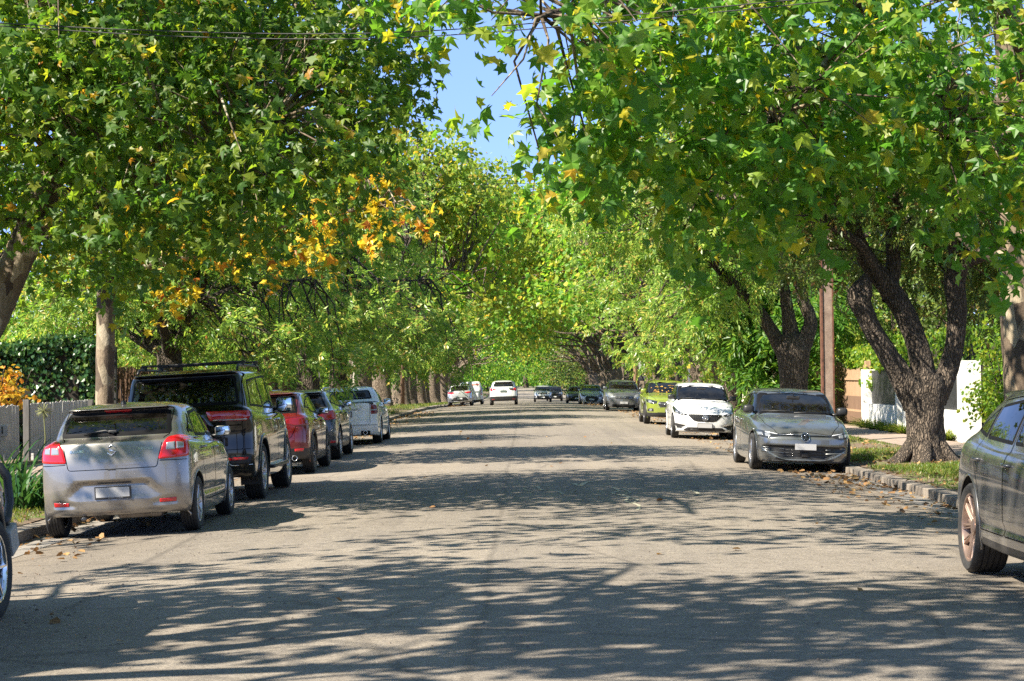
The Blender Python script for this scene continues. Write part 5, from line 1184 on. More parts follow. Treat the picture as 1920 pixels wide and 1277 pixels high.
def golf():
    W = 1.79
    rows = hatch_rows(2.14, -2.06, W, .17, .42, (2.00, .705), (.90, .985), .955, (-1.86, 1.06), (.12, 1.385, -1.45, 1.40), 1.46, tum=.27, tail=(-1.99, .98), lip=.06, kf=.36, kr=.22)
    c = Car('grey_hatchback', 'metallic grey hatchback facing the camera beside the thick dark forked tree', rows, W, 2.63, .32, .205, body=paint('sage_grey_paint', (.165, .178, .182), .7, .10, .28), cn=1.5)
    c.dent([(-.73, .465), (.73, .465), (.755, .40), (.40, .215), (-.40, .215), (-.755, .40)], 'F', .045, .03)
    g = c.std([(.735, 1.0), (.60, 1.27), (.55, 1.325), (.38, 1.35), (0, 1.368), (-.38, 1.35), (-.55, 1.325), (-.60, 1.27), (-.735, 1.0)], [(-.60, 1.07), (.60, 1.07), (.53, 1.36), (-.53, 1.36)],
          [[(.80, .99), (-.16, 1.0), (-.19, 1.36), (.08, 1.36)], [(-.25, 1.0), (-1.1, 1.02), (-1.05, 1.30), (-.27, 1.36)], [(-1.17, 1.04), (-1.45, 1.08), (-1.12, 1.30)]], gw=GLASS)
    c.carve('front_bumper', [(-1, .12), (1, .12), (1, .56), (.86, .60), (.60, .585), (.45, .63), (-.45, .63), (-.60, .585), (-.86, .60), (-1, .56)], 'F', gap=False)
    c.carve('bonnet', [(-.70, .93), (.70, .93), (.66, 1.55), (.47, 1.98), (-.47, 1.98), (-.66, 1.55)], 'T')
    c.carve('front_door', [(.88, .93), (.86, .30), (-.16, .30), (-.20, .98), (-.22, 1.39), (.07, 1.385)], '+', mir=True)
    c.carve('rear_door', [(-.175, .30), (-.215, .98), (-.24, 1.39), (-1.06, 1.34), (-1.13, 1.0), (-1.02, .70), (-.80, .42), (-.78, .30)], '+', mir=True)
    r = c.finish(); fb = r['front_bumper'][0]
    for sg in (-1, 1):
        h, = c.patch('headlight', [(sg * x, z) for x, z in [(.46, .648), (.47, .615), (.64, .575), (.80, .60), (.845, .69), (.86, .735), (.66, .69)]], 'F', HLB, .008, .015, 5, .02)
        for (x, z) in ((.76, .645), (.64, .63)):
            c.patch('lamp_lens', [(sg * (x + a), z + b) for a, b in ((-.045, -.028), (.045, -.028), (.05, .03), (-.04, .025))], 'F', CLR, .014, .015, 3, .008, parent=h)
        c.strokes('daylight_strip', [[(sg * .83, .712), (sg * .66, .672), (sg * .48, .642)]], 0, 0, 'F', simple('pale_lamp', (.8, .82, .85), .15), .014, h, .012)
        for z, x0, x1 in ((.415, .70, .36), (.345, .68, .36)):
            c.strokes('bumper_fin', [[(sg * .735, z + .005), (sg * x0, z + .002), (sg * x1, z - .02)]], 0, 0, 'F', c.body, .022, fb, .012)
    c.patch('grille_strip', [(-.46, .648), (.46, .648), (.47, .617), (-.47, .617)], 'F', GLB, .006, .006, 4, .01, parent=fb)
    c.strokes('chrome_line', [[(-.46, .638), (0, .642), (.46, .638)]], 0, 0, 'F', SIL, .008, fb, .009)
    q, = c.patch('lower_grille', [(-.715, .455), (.715, .455), (.74, .40), (.39, .225), (-.39, .225), (-.74, .40)], 'F', BLK, .004, .02, 6, .01, parent=fb)
    for z in (.28, .33, .38, .43): c.strokes('grille_slat', [[(-.38, z), (0, z), (.38, z)]], 0, 0, 'F', GLB, .014, q, .008)
    c.patch('sensor_cover', [(-.06, .255), (.06, .255), (.06, .345), (-.06, .345)], 'F', BLK, .02, .01, 3, .02, parent=q)
    c.patch('lower_lip', [(-.72, .195), (.72, .195), (.70, .16), (-.70, .16)], 'F', BLK, .012, .01, 4, .02, parent=fb)
    # round emblem: ring, V and W
    def em(u, v): return (u * 1.0, v * 1.0)
    c.patch('badge_disc', [em(.078 * math.cos(a), .60 + .006 + .078 * math.sin(a)) for a in np.linspace(0, 2 * math.pi, 20)[:-1]], 'F', GLB, .012, .01, 3, .02, parent=fb)
    c.strokes('badge', [c.ring(.07), [(-.026, .060), (.0, .008), (.026, .060)], [(-.055, .035), (-.027, -.052), (0, -.005), (.027, -.052), (.055, .035)]], 0, .606, 'F', CHR, .012, fb, .016)
    c.plate(.442, 'F', frame=False); c.mirror(.64, 1.06, BLK, (.20, .11, .15)); c.handle(-.08, .86, r['front_door']); c.handle(-.98, .88, r['rear_door'])
    c.strokes('wiper', [[(.62, 1.02), (.25, 1.03), (-.02, 1.015)], [(.05, 1.0), (-.3, 1.02), (-.55, 1.01)]], 0, 0, 'F', BLK, .014, None, .02)
    c.wheels('multi', 10); c.cabin(.0, -.85, .56, dash=.62)
    m = MB(); m.box((0, .32, 1.28), (.24, .03, .08), 0, None, .015); m.tube([(0, .32, 1.3), (0, .36, 1.37)], .01, 6); m.build('rear_view_mirror', BLK, c.root)
    return c
def white_hatch():
    W = 1.73
    rows = hatch_rows(2.06, -1.98, W, .19, .48, (1.90, .78), (.92, 1.02), .985, (-1.75, 1.12), (.20, 1.42, -1.42, 1.44), 1.50, tum=.25, tail=(-1.90, 1.02), kf=.36, kr=.2)
    c = Car('white_hatchback', 'glossy white hatchback with black mesh grille behind the metallic grey hatchback', rows, W, 2.52, .315, .195, body=paint('white_paint', (.72, .73, .73), 0, .10, .3), cn=1.3)
    c.dent([(-.82, .44), (-.46, .37), (-.42, .33), (-.82, .22)], 'F', .04, .03); c.dent([(.82, .44), (.46, .37), (.42, .33), (.82, .22)], 'F', .04, .03)
    g = c.std([(.715, 1.035), (.595, 1.30), (.55, 1.355), (.38, 1.38), (0, 1.398), (-.38, 1.38), (-.55, 1.355), (-.595, 1.30), (-.715, 1.035)], [(-.6, 1.13), (.6, 1.13), (.53, 1.40), (-.53, 1.40)],
          [[(.82, 1.02), (-.10, 1.035), (-.13, 1.40), (.14, 1.395)], [(-.19, 1.035), (-.98, 1.06), (-.94, 1.36), (-.21, 1.40)], [(-1.04, 1.08), (-1.26, 1.12), (-1.0, 1.33)]], gw=GLASS)
    c.carve('front_bumper', [(-1, .15), (1, .15), (1, .60), (.84, .66), (.50, .60), (-.50, .60), (-.84, .66), (-1, .60)], 'F', gap=False)
    c.carve('bonnet', [(-.68, .95), (.68, .95), (.64, 1.5), (.46, 1.90), (-.46, 1.90), (-.64, 1.5)], 'T')
    c.carve('front_door', [(.90, .96), (.88, .32), (-.10, .32), (-.14, 1.0), (-.16, 1.43), (.13, 1.425)], '+', mir=True)
    c.carve('rear_door', [(-.115, .32), (-.155, 1.0), (-.18, 1.43), (-.95, 1.40), (-1.02, 1.04), (-.95, .74), (-.78, .46), (-.76, .32)], '+', mir=True)
    r = c.finish(); fb = r['front_bumper'][0]
    for sg in (-1, 1):
        h, = c.patch('headlight', [(sg * x, z) for x, z in [(.47, .655), (.49, .62), (.62, .625), (.79, .68), (.82, .80), (.80, .86), (.70, .74), (.56, .685)]], 'F', HLB, .008, .015, 5, .02)
        for (x, z) in ((.73, .70), (.62, .668)):
            c.patch('lamp_lens', [(sg * (x + a), z + b) for a, b in ((-.04, -.03), (.035, -.03), (.045, .03), (-.03, .025))], 'F', CLR, .014, .015, 3, .008, parent=h)
        c.patch('bumper_vent', [(sg * x, z) for x, z in [(.80, .42), (.79, .25), (.62, .265), (.50, .34), (.50, .355)]], 'F', BLK, .004, .012, 4, .01, parent=fb)
    q, = c.patch('grille', [(-.44, .66), (.44, .66), (.44, .62), (.30, .49), (.20, .465), (-.20, .465), (-.30, .49), (-.44, .62)], 'F', BLK, .008, .015, 6, .02, parent=fb)
    S = []
    for k in range(-9, 10):
        u = k * .046; S.append([(u, .648), (u + .02, .61), (u, .57), (u + .02, .53), (u, .49)]) if abs(u) < .30 else S.append([(u, .648), (u + .01, .62)])
    c.strokes('grille_mesh', S, 0, 0, 'F', simple('dark_chrome', (.1, .1, .11), .2, 1), .007, q, .011)
    o8 = [(.085 * math.cos(math.pi / 8 + k * math.pi / 4), .08 * math.sin(math.pi / 8 + k * math.pi / 4)) for k in range(9)]
    c.patch('badge_plate', [(x * .9, .57 + z * .9) for x, z in o8[:-1]], 'F', SIL, .018, .006, 3, .02, parent=fb)
    c.strokes('badge', [o8, [(-.055, -.03), (-.055, .03), (-.03, 0), (-.005, .03), (-.005, -.03)], [(.055, .025), (.025, .03), (.015, -.025), (.05, -.03), (.055, -.003), (.035, -.003)]], 0, .57, 'F', CHR, .012, fb, .024)
    c.patch('lower_intake', [(-.47, .315), (.47, .315), (.56, .24), (.50, .215), (-.50, .215), (-.56, .24)], 'F', BLK, .006, .012, 5, .01, parent=fb)
    c.patch('lower_lip', [(-.66, .205), (.66, .205), (.64, .17), (-.64, .17)], 'F', BLK, .008, .01, 4, .02, parent=fb)
    c.plate(.36, 'F'); c.mirror(.64, 1.09, BLK); c.handle(-.02, .90, r['front_door']); c.handle(-.90, .92, r['rear_door'])
    c.strokes('wiper', [[(.60, 1.05), (.25, 1.06), (-.02, 1.05)], [(.05, 1.04), (-.3, 1.055), (-.52, 1.045)]], 0, 0, 'F', BLK, .013, None, .02)
    c.wheels('five', 5); c.cabin(.05, -.8, .60, dash=.66)
    m = MB(); m.box((0, .36, 1.31), (.24, .03, .08), 0, None, .015); m.build('rear_view_mirror', BLK, c.root)
    return c
def green_suv():
    W = 1.78
    rows = hatch_rows(2.22, -2.18, W, .26, .54, (2.05, .88), (1.0, 1.07), 1.03, (-1.95, 1.12), (.30, 1.46, -1.70, 1.47), 1.545, tum=.26, tail=(-2.08, 1.04), kf=.34, kr=.2)
    c = Car('green_suv', 'lime green SUV facing the camera, half hidden by the white hatchback', rows, W, 2.64, .345, .215, body=paint('lime_paint', (.24, .30, .035), .3, .10, .28))
    c.std([(.73, 1.085), (.61, 1.35), (.56, 1.405), (.38, 1.43), (0, 1.445), (-.38, 1.43), (-.56, 1.405), (-.61, 1.35), (-.73, 1.085)], [(-.6, 1.13), (.6, 1.13), (.53, 1.42), (-.53, 1.42)],
          [[(.90, 1.07), (-.06, 1.08), (-.09, 1.44), (.24, 1.44)], [(-.14, 1.08), (-.98, 1.10), (-.98, 1.41), (-.16, 1.44)], [(-1.05, 1.12), (-1.5, 1.17), (-1.1, 1.40)]])
    c.belt('lower_cladding', .40, .36, .42, BLK)
    c.carve('bonnet', [(-.68, 1.02), (.68, 1.02), (.64, 1.6), (.50, 2.05), (-.50, 2.05), (-.64, 1.6)], 'T')
    c.carve('front_door', [(.98, 1.0), (.95, .40), (-.05, .40), (-.09, 1.0), (-.11, 1.47), (.23, 1.465)], '+', mir=True)
    c.carve('rear_door', [(-.065, .40), (-.105, 1.0), (-.13, 1.47), (-1.0, 1.44), (-1.05, 1.05), (-.82, .52), (-.80, .40)], '+', mir=True)
    r = c.finish()
    for sg in (-1, 1):
        h, = c.patch('headlight', [(sg * x, z) for x, z in [(.46, .80), (.48, .72), (.66, .70), (.81, .76), (.83, .86), (.70, .85)]], 'F', HLB, .008, .015, 5, .02)
        c.patch('lamp_lens', [(sg * (.70 + a), .775 + b) for a, b in ((-.06, -.045), (.06, -.04), (.06, .045), (-.05, .04))], 'F', CLR, .014, .03, 3, .008, parent=h)
        f, = c.patch('fog_lamp_surround', [(sg * x, z) for x, z in [(.58, .44), (.60, .56), (.76, .54), (.78, .44)]], 'F', BLK, .006, .02, 4, .01)
        c.patch('fog_lamp', [(sg * (.68 + .045 * math.cos(a)), .49 + .045 * math.sin(a)) for a in np.linspace(0, 6.28, 14)[:-1]], 'F', CLR, .014, .01, 3, .01, parent=f)
        rl = MB(); rl.tube([(sg * .58, .15, 1.50), (sg * .60, .05, 1.575), (sg * .60, -1.3, 1.58), (sg * .58, -1.45, 1.50)], .018, 8); rl.build('roof_rail', BLK, c.root, True)
    q, = c.patch('grille', [(-.40, .78), (.40, .78), (.44, .72), (.38, .60), (-.38, .60), (-.44, .72)], 'F', BLK, .008, .015, 5, .02)
    c.strokes('grille_bar', [[(-.42, .71), (0, .71), (.42, .71)], [(-.40, .775), (.40, .775), (.44, .72), (.38, .605), (-.38, .605), (-.44, .72), (-.40, .775)]], 0, 0, 'F', CHR, .014, q, .012)
    c.strokes('badge', [c.ring(.04, 1.9)], 0, .71, 'F', CHR, .016, q, .014); c.patch('lower_intake', [(-.46, .42), (.46, .42), (.42, .30), (-.42, .30)], 'F', GAP, .006, .02, 4, .01)
    c.plate(.50, 'F'); c.mirror(.70, 1.14, None, (.2, .11, .15)); c.handle(.04, .95, r['front_door']); c.handle(-.92, .97, r['rear_door'])
    c.cladding(BLK, .05); c.wheels('five', 5, simple('dark_alloy', (.10, .10, .11), .3, .9)); c.cabin(.05, -.8, .66, dash=.72)
    # fallen leaves lying on the windscreen and bonnet
    rg = np.random.default_rng(5); V = []; F = []
    for k in range(34):
        u, z = rg.uniform(-.6, .6), 1.08 + .28 * rg.random() ** 1.6
        p, n = c.ray(u, z, 'F'); p = p + n * .012; a = rg.uniform(0, 6.28); e = Vector((math.cos(a), 0, math.sin(a))); e = (e - n * e.dot(n)).normalized(); f = n.cross(e); sz = rg.uniform(.025, .06)
        b = len(V); V += [p - e * sz, p - f * sz * .6, p + e * sz, p + f * sz * .6]; F.append((b, b + 1, b + 2, b + 3))
    tag(mk('fallen_leaves', V, F, simple('leaf_orange', (.36, .20, .03), .7, vary=.4), c.root, False), kind='stuff')
    return c
def simple_front(name, label, col, dims, W, wb, tr, spec, cat='car', metal=.6, z0=.55):
    rows = hatch_rows(*dims[0], **dims[1])
    c = Car(name, label, rows, W, wb, tr, .205, body=col, cn=.9, cat=cat)
    c.std(**spec['std']) if 'std' in spec else None
    if 'belt' in spec: c.belt('lower_cladding', *spec['belt'], BLK)
    if 'doors' in spec:
        c.carve('front_door', spec['doors'][0], '+', mir=True); c.carve('rear_door', spec['doors'][1], '+', mir=True)
    if 'bonnet' in spec: c.carve('bonnet', spec['bonnet'], 'T')
    if 'gate' in spec: c.carve('tailgate', spec['gate'], 'R')
    c.finish()
    for (nm, P, ax, mat, pr) in spec['panels']:
        o = c.patch(nm, P, ax, mat, .008, .015, 4, .02)
        if pr: c.patch(nm, [(-x, z) for x, z in P], ax, mat, .008, .015, 4, .02)
    for (nm, polys, x, z, ax, mat, w_) in spec.get('strokes', []): c.strokes(nm, polys, x, z, ax, mat, w_)
    return c
def windows(H, bz, tum, W, yc, bl=-.08, rear=-.98, q=(-1.5, -1.1)):
    t = H - .105; h = W / 2
    ws = [(h - .16, bz + .045), (h - tum - .02, t - .085), (h - tum - .07, t - .035), (h - tum - .24, t - .01), (0, t + .005), (-(h - tum - .24), t - .01), (-(h - tum - .07), t - .035), (-(h - tum - .02), t - .085), (-(h - .16), bz + .045)]
    sw = [[(yc - .10, bz + .035), (bl + .02, bz + .045), (bl, t), (yc - .74, t)], [(bl - .07, bz + .045), (rear, bz + .07), (rear, t - .03), (bl - .08, t)], [(rear - .07, bz + .09), (q[0], bz + .13), (q[1], t - .05)]]
    return ws, sw
def corolla():
    W = 1.76
    ws, sw = windows(1.515, 1.0, .25, W, .98)
    P = [('headlight', [(.50, .62), (.52, .78), (.72, .86), (.82, .82), (.81, .66), (.66, .57)], 'F', CLR, 1), ('grille', [(-.46, .72), (.46, .72), (.40, .585), (-.40, .585)], 'F', BLK, 0),
         ('lower_intake', [(-.56, .32), (.56, .32), (.54, .17), (-.54, .17)], 'F', GAP, 0), ('fog_lamp', [(.70, .30), (.70, .38), (.80, .38), (.80, .30)], 'F', BLK, 1),
         ('tail_light', [(.56, .80), (.60, 1.04), (.80, 1.04), (.82, .80)], 'R', REDL, 1)]
    c = simple_front('silver_hatchback', 'silver grey hatchback with round headlights behind the lime green SUV', paint('mid_grey_paint', (.17, .18, .20), .7, .12, .28), ((2.12, -2.10, W, .17, .46, (1.96, .84), (1.02, 1.04), 1.0, (-1.9, 1.1), (.25, 1.42, -1.5, 1.44), 1.515), dict(tum=.25)), W, 2.6, .32,
        dict(std=dict(ws=ws, rw=[(-.6, 1.12), (.6, 1.12), (.52, 1.40), (-.52, 1.40)], sw=sw, gw=GLASS), panels=P, bonnet=[(-.66, 1.05), (.66, 1.05), (.5, 1.95), (-.5, 1.95)],
             doors=[[(.95, .98), (.92, .34), (-.08, .34), (-.12, 1.0), (-.14, 1.44), (.2, 1.43)], [(-.10, .34), (-.135, 1.0), (-.16, 1.44), (-1.0, 1.40), (-1.05, 1.0), (-.8, .5), (-.78, .34)]],
             strokes=[('grille_bar', [[(-.42, .69), (0, .70), (.42, .69)], [(-.40, .63), (0, .63), (.40, .63)]], 0, 0, 'F', CHR, .02), ('badge', [[(.075 * math.cos(a), .05 * math.sin(a)) for a in np.linspace(0, 6.3, 18)], [(.03 * math.cos(a), .048 * math.sin(a)) for a in np.linspace(0, 6.3, 14)]], 0, .665, 'F', CHR, .014)]))
    c.plate(.40, 'F', frame=False); c.mirror(.68, 1.09); c.wheels('multi', 8); c.cabin(.05, -.8, .58, dash=.7); return c
def silver_small():
    W = 1.78
    ws, sw = windows(1.47, .97, .26, W, .98)
    P = [('headlight', [(.44, .66), (.56, .68), (.80, .84), (.83, .78), (.74, .60), (.5, .58)], 'F', HLB, 1), ('grille', [(-.36, .64), (.36, .64), (.52, .50), (.36, .24), (-.36, .24), (-.52, .50)], 'F', BLK, 0),
         ('daytime_lamp', [(.60, .26), (.70, .38), (.82, .42), (.80, .30)], 'F', HLB, 1), ('lamp_lens', [(.62, .64), (.64, .72), (.74, .76), (.72, .66)], 'F', CLR, 1), ('tail_light', [(.5, .84), (.56, 1.0), (.80, 1.02), (.82, .84)], 'R', REDL, 1)]
    c = simple_front('pale_hatchback', 'pale silver hatchback with black six sided grille, small at the right kerb', paint('pale_silver_paint', (.55, .56, .57), .5, .10, .28), ((2.12, -2.16, W, .17, .45, (1.95, .80), (1.0, 1.01), .97, (-1.9, 1.08), (.2, 1.38, -1.5, 1.40), 1.47), dict(tum=.26)), W, 2.65, .32,
        dict(std=dict(ws=ws, rw=[(-.6, 1.1), (.6, 1.1), (.52, 1.36), (-.52, 1.36)], sw=sw, gw=GLASS), panels=P, bonnet=[(-.66, 1.03), (.66, 1.03), (.5, 1.93), (-.5, 1.93)],
             doors=[[(.93, .96), (.9, .32), (-.08, .32), (-.12, .98), (-.14, 1.40), (.16, 1.39)], [(-.10, .32), (-.135, .98), (-.16, 1.4), (-1.0, 1.36), (-1.05, .98), (-.8, .5), (-.78, .32)]],
             strokes=[('grille_bar', [[(-.48, z), (0, z), (.48, z)] for z in (.33, .42, .51, .58)], 0, 0, 'F', CHR, .012)]))
    c.plate(.40, 'F', mat=simple('plate_white', (.6, .6, .58), .5)); c.mirror(.66, 1.05); c.wheels('multi', 8); c.cabin(.05, -.8, .56, dash=.7); return c
def dark_car():
    W = 1.8
    ws, sw = windows(1.46, .97, .27, W, .95)
    P = [('headlight', [(.46, .64), (.5, .74), (.82, .78), (.82, .68)], 'F', CLR, 1), ('grille', [(-.44, .72), (.44, .72), (.36, .52), (-.36, .52)], 'F', GLB, 0), ('lower_intake', [(-.7, .36), (.7, .36), (.66, .22), (-.66, .22)], 'F', GAP, 0), ('tail_light', [(.5, .84), (.56, 1.0), (.80, 1.02), (.82, .84)], 'R', REDL, 1)]
    c = simple_front('black_car', 'black car at the far right kerb just behind the pale silver hatchback', paint('black_paint', (.0025, .0025, .003), .0, .025, .2), ((2.2, -2.3, W, .18, .46, (2.05, .80), (1.0, 1.0), .97, (-1.95, 1.06), (.15, 1.36, -1.3, 1.37), 1.46), dict(tum=.27)), W, 2.7, .33,
        dict(std=dict(ws=ws, sw=sw[:2]), panels=P, bonnet=[(-.66, 1.03), (.66, 1.03), (.5, 2.0), (-.5, 2.0)], strokes=[('chrome_line', [[(-.44, .72), (.44, .72)]], 0, 0, 'F', CHR, .016)]))
    c.plate(.44, 'F', mat=simple('plate_white', (.6, .6, .58), .5)); c.mirror(.66, 1.05); c.wheels('multi', 8); c.cabin(.05, -.8, .56, dash=.7); return c
def far_suv(name, label, col, dark=True):
    W = 1.80
    ws, sw = windows(1.62, 1.07, .24, W, 1.0)
    P = [('headlight', [(.46, .84), (.48, .94), (.84, .96), (.84, .82)], 'F', CLR, 1), ('grille', [(-.44, .95), (.44, .95), (.42, .80), (-.42, .80)], 'F', BLK, 0), ('lower_intake', [(-.62, .62), (.62, .62), (.56, .34), (-.56, .34)], 'F', BLK, 0), ('fog_lamp', [(.68, .50), (.68, .62), (.80, .62), (.80, .50)], 'F', BLK, 1), ('tail_light', [(.6, .9), (.6, 1.1), (.82, 1.1), (.84, .9)], 'R', REDL, 1)]
    c = simple_front(name, label, col, ((2.15, -2.15, W, .26, .55, (2.0, .97), (1.0, 1.1), 1.07, (-2.0, 1.15), (.3, 1.52, -1.75, 1.53), 1.62), dict(tum=.24)), W, 2.65, .35,
        dict(std=dict(ws=ws, sw=sw, gw=GLASS), belt=(.45, .42, .45), panels=P, bonnet=[(-.66, 1.03), (.66, 1.03), (.5, 1.98), (-.5, 1.98)], strokes=[('grille_bar', [[(-.42, .90), (.42, .90)], [(-.42, .85), (.42, .85)]], 0, 0, 'F', CHR, .02)]))
    for sg in (-1, 1):
        rl = MB(); rl.tube([(sg * .58, .15, 1.57), (sg * .60, .05, 1.66), (sg * .60, -1.3, 1.66), (sg * .58, -1.45, 1.57)], .02, 6); rl.build('roof_rail', BLK, c.root, True)
    c.plate(.48, 'F', mat=simple('plate_white', (.6, .6, .58), .5)); c.mirror(.70, 1.15, BLK); c.wheels('five', 5); c.cabin(.05, -.8, .68, dash=.7); return c
def white_crossover():
    W = 1.81
    ws, sw = windows(1.59, 1.06, .24, W, 1.0)
    P = [('tail_light', [(.36, .98), (.48, 1.03), (.76, 1.12), (.84, 1.10), (.83, .93), (.74, .90), (.66, .97)], 'R', REDL, 1), ('rear_reflector', [(.56, .36), (.56, .42), (.74, .42), (.74, .36)], 'R', REDD, 1), ('headlight', [(.46, .8), (.5, .9), (.82, .92), (.82, .8)], 'F', CLR, 1)]
    c = simple_front('white_crossover', 'white SUV driving away down the middle of the street', paint('white_paint', (.72, .73, .73), 0, .10, .3), ((2.18, -2.16, W, .26, .56, (2.0, .93), (1.0, 1.09), 1.06, (-1.98, 1.14), (.3, 1.49, -1.68, 1.50), 1.59), dict(tum=.25, lip=.08, kr=.26)), W, 2.65, .345,
        dict(std=dict(ws=ws, rw=[(-.60, 1.18), (.60, 1.18), (.64, 1.30), (.52, 1.46), (-.52, 1.46), (-.64, 1.30)], sw=sw), belt=(.5, .42, .58), panels=P, gate=[(-.5, .62), (.5, .62), (.62, 1.0), (.62, 1.5), (-.62, 1.5), (-.62, 1.0)],
             doors=[[(.96, 1.0), (.93, .42), (-.06, .42), (-.10, 1.0), (-.12, 1.49), (.2, 1.48)], [(-.08, .42), (-.115, 1.0), (-.14, 1.49), (-1.0, 1.45), (-1.05, 1.05), (-.8, .55), (-.78, .42)]]))
    c.strokes('badge', [c.ring(.06), [(-.08, 0), (.08, 0)]], 0, 1.06, 'R', CHR, .018)
    c.plate(.90, 'R', mat=simple('plate_dark_green', (.10, .13, .11), .5)); c.mirror(.70, 1.14, BLK); c.cladding(BLK, .05); c.wheels('five', 5); c.cabin(.05, -.8, .68, dash=.7); return c
def pale_crossover():
    W = 1.82
    ws, sw = windows(1.57, 1.04, .25, W, 1.0)
    P = [('tail_light', [(.36, .98), (.42, 1.04), (.82, 1.06), (.84, .96), (.60, .92)], 'R', REDL, 1), ('bumper_insert', [(-.44, .66), (.44, .66), (.66, .40), (-.66, .40)], 'R', BLK, 0), ('exhaust_surround', [(.66, .62), (.68, .70), (.82, .68), (.80, .58)], 'R', CHR, 1), ('headlight', [(.46, .8), (.5, .9), (.82, .92), (.82, .8)], 'F', CLR, 1), ('skid_plate', [(-.42, .36), (.42, .36), (.40, .27), (-.40, .27)], 'R', SIL, 0)]
    c = simple_front('pale_crossover', 'white compact SUV parked on the left kerb beside the row of thick pale trunks', paint('pale_silver_paint', (.55, .56, .57), .5, .10, .28), ((2.12, -2.10, W, .25, .55, (1.95, .92), (1.0, 1.07), 1.04, (-1.95, 1.12), (.25, 1.47, -1.6, 1.48), 1.57), dict(tum=.25, lip=.08, kr=.26)), W, 2.6, .34,
        dict(std=dict(ws=ws, rw=[(-.62, 1.13), (.62, 1.13), (.55, 1.45), (-.55, 1.45)], sw=sw), belt=(.42, .4, .34), panels=P, gate=[(-.5, .74), (.5, .74), (.62, 1.0), (.62, 1.49), (-.62, 1.49), (-.62, 1.0)]))
    c.strokes('badge', [c.ring(.05)], 0, .99, 'R', CHR, .018)
    c.plate(.56, 'R', mat=simple('plate_white', (.6, .6, .58), .5)); c.mirror(.68, 1.12); c.wheels('five', 5); c.cabin(.05, -.8, .66, dash=.7); return c
def van():
    W = 1.93; h = W / 2
    rows = [(2.3, .22, -2.3, .3, .2, h - .2, .6, h - .2, .2, .15), (2.5, .22, -2.50, .30, .2, h - .03, .75, h - .06, .4, .12), (2.56, .40, -2.54, .42, .4, h, .80, h - .04, .4, .12), (2.56, .62, -2.54, .8, .75, h, .80, h - .04, .4, .12),
            (2.46, .86, -2.52, 1.1, 1.0, h - .01, .78, h - .05, .4, .12), (1.75, 1.14, -2.50, 1.25, 1.16, h - .03, .76, h - .07, .3, .12), (1.3, 1.5, -2.47, 1.6, 1.52, h - .08, .72, h - .11, .25, .12), (.95, 1.80, -2.40, 1.84, 1.82, h - .16, .66, h - .18, .2, .12), (.80, 1.87, -2.32, 1.90, 1.90, h - .22, .60, h - .26, .2, .12), (.6, 1.91, -2.1, 1.93, 1.94, .4, .4, .4, .1, .1), (.5, 1.93, -1.9, 1.945, 1.955, .001, .001, .001, .05, .05)]
    c = Car('white_van', 'tall white delivery van parked in front of the white compact SUV on the left', rows, W, 3.2, .345, .215, body=paint('white_paint', (.72, .73, .73), 0, .10, .3), cat='van')
    c.std([(.70, 1.25), (.62, 1.70), (-.62, 1.70), (-.70, 1.25)], None, [[(1.75, 1.18), (.75, 1.18), (.75, 1.70), (1.15, 1.70)]])
    c.carve('rear_door', [(-.80, .42), (-.005, .42), (-.005, 1.85), (-.76, 1.85)], 'R'); c.carve('rear_door', [(.80, .42), (.005, .42), (.005, 1.85), (.76, 1.85)], 'R'); c.carve('sliding_door', [(.62, .35), (.62, 1.82), (-.70, 1.82), (-.70, .35)], '+', mir=True)
    c.belt('lower_cladding', .40, .34, .44, BLK)
    c.finish()
    for sg in (-1, 1):
        t, = c.patch('tail_light', [(sg * x, z) for x, z in [(.845, .80), (.83, 1.42), (.875, 1.42), (.905, .80)]], 'R', REDL, .01, .02, 4, .02)
        c.patch('headlight', [(sg * x, z) for x, z in [(.5, .80), (.55, .98), (.84, 1.0), (.84, .80)]], 'F', CLR, .01, .02)
        c.patch('sign_panel', [(sg * .14, 1.60), (sg * .72, 1.60), (sg * .72, 1.72), (sg * .14, 1.72)] if sg > 0 else [(-.72, 1.68), (-.05, 1.68), (-.05, 1.78), (-.72, 1.78)], 'R', simple('sign_red', (.55, .16, .12), .5) if sg > 0 else GLB, .004, .01, 4, .005)
    c.patch('side_sign', [(-2.3, .9), (-1.0, .9), (-1.0, 1.5), (-2.3, 1.5)], '+', simple('sign_teal', (.05, .32, .42), .5), .004, .03, 5, .005)
    c.plate(.56, 'R', mat=simple('plate_white', (.6, .6, .58), .5)); c.mirror(1.45, 1.25, BLK, (.22, .12, .26)); c.wheels('multi', 8); return c
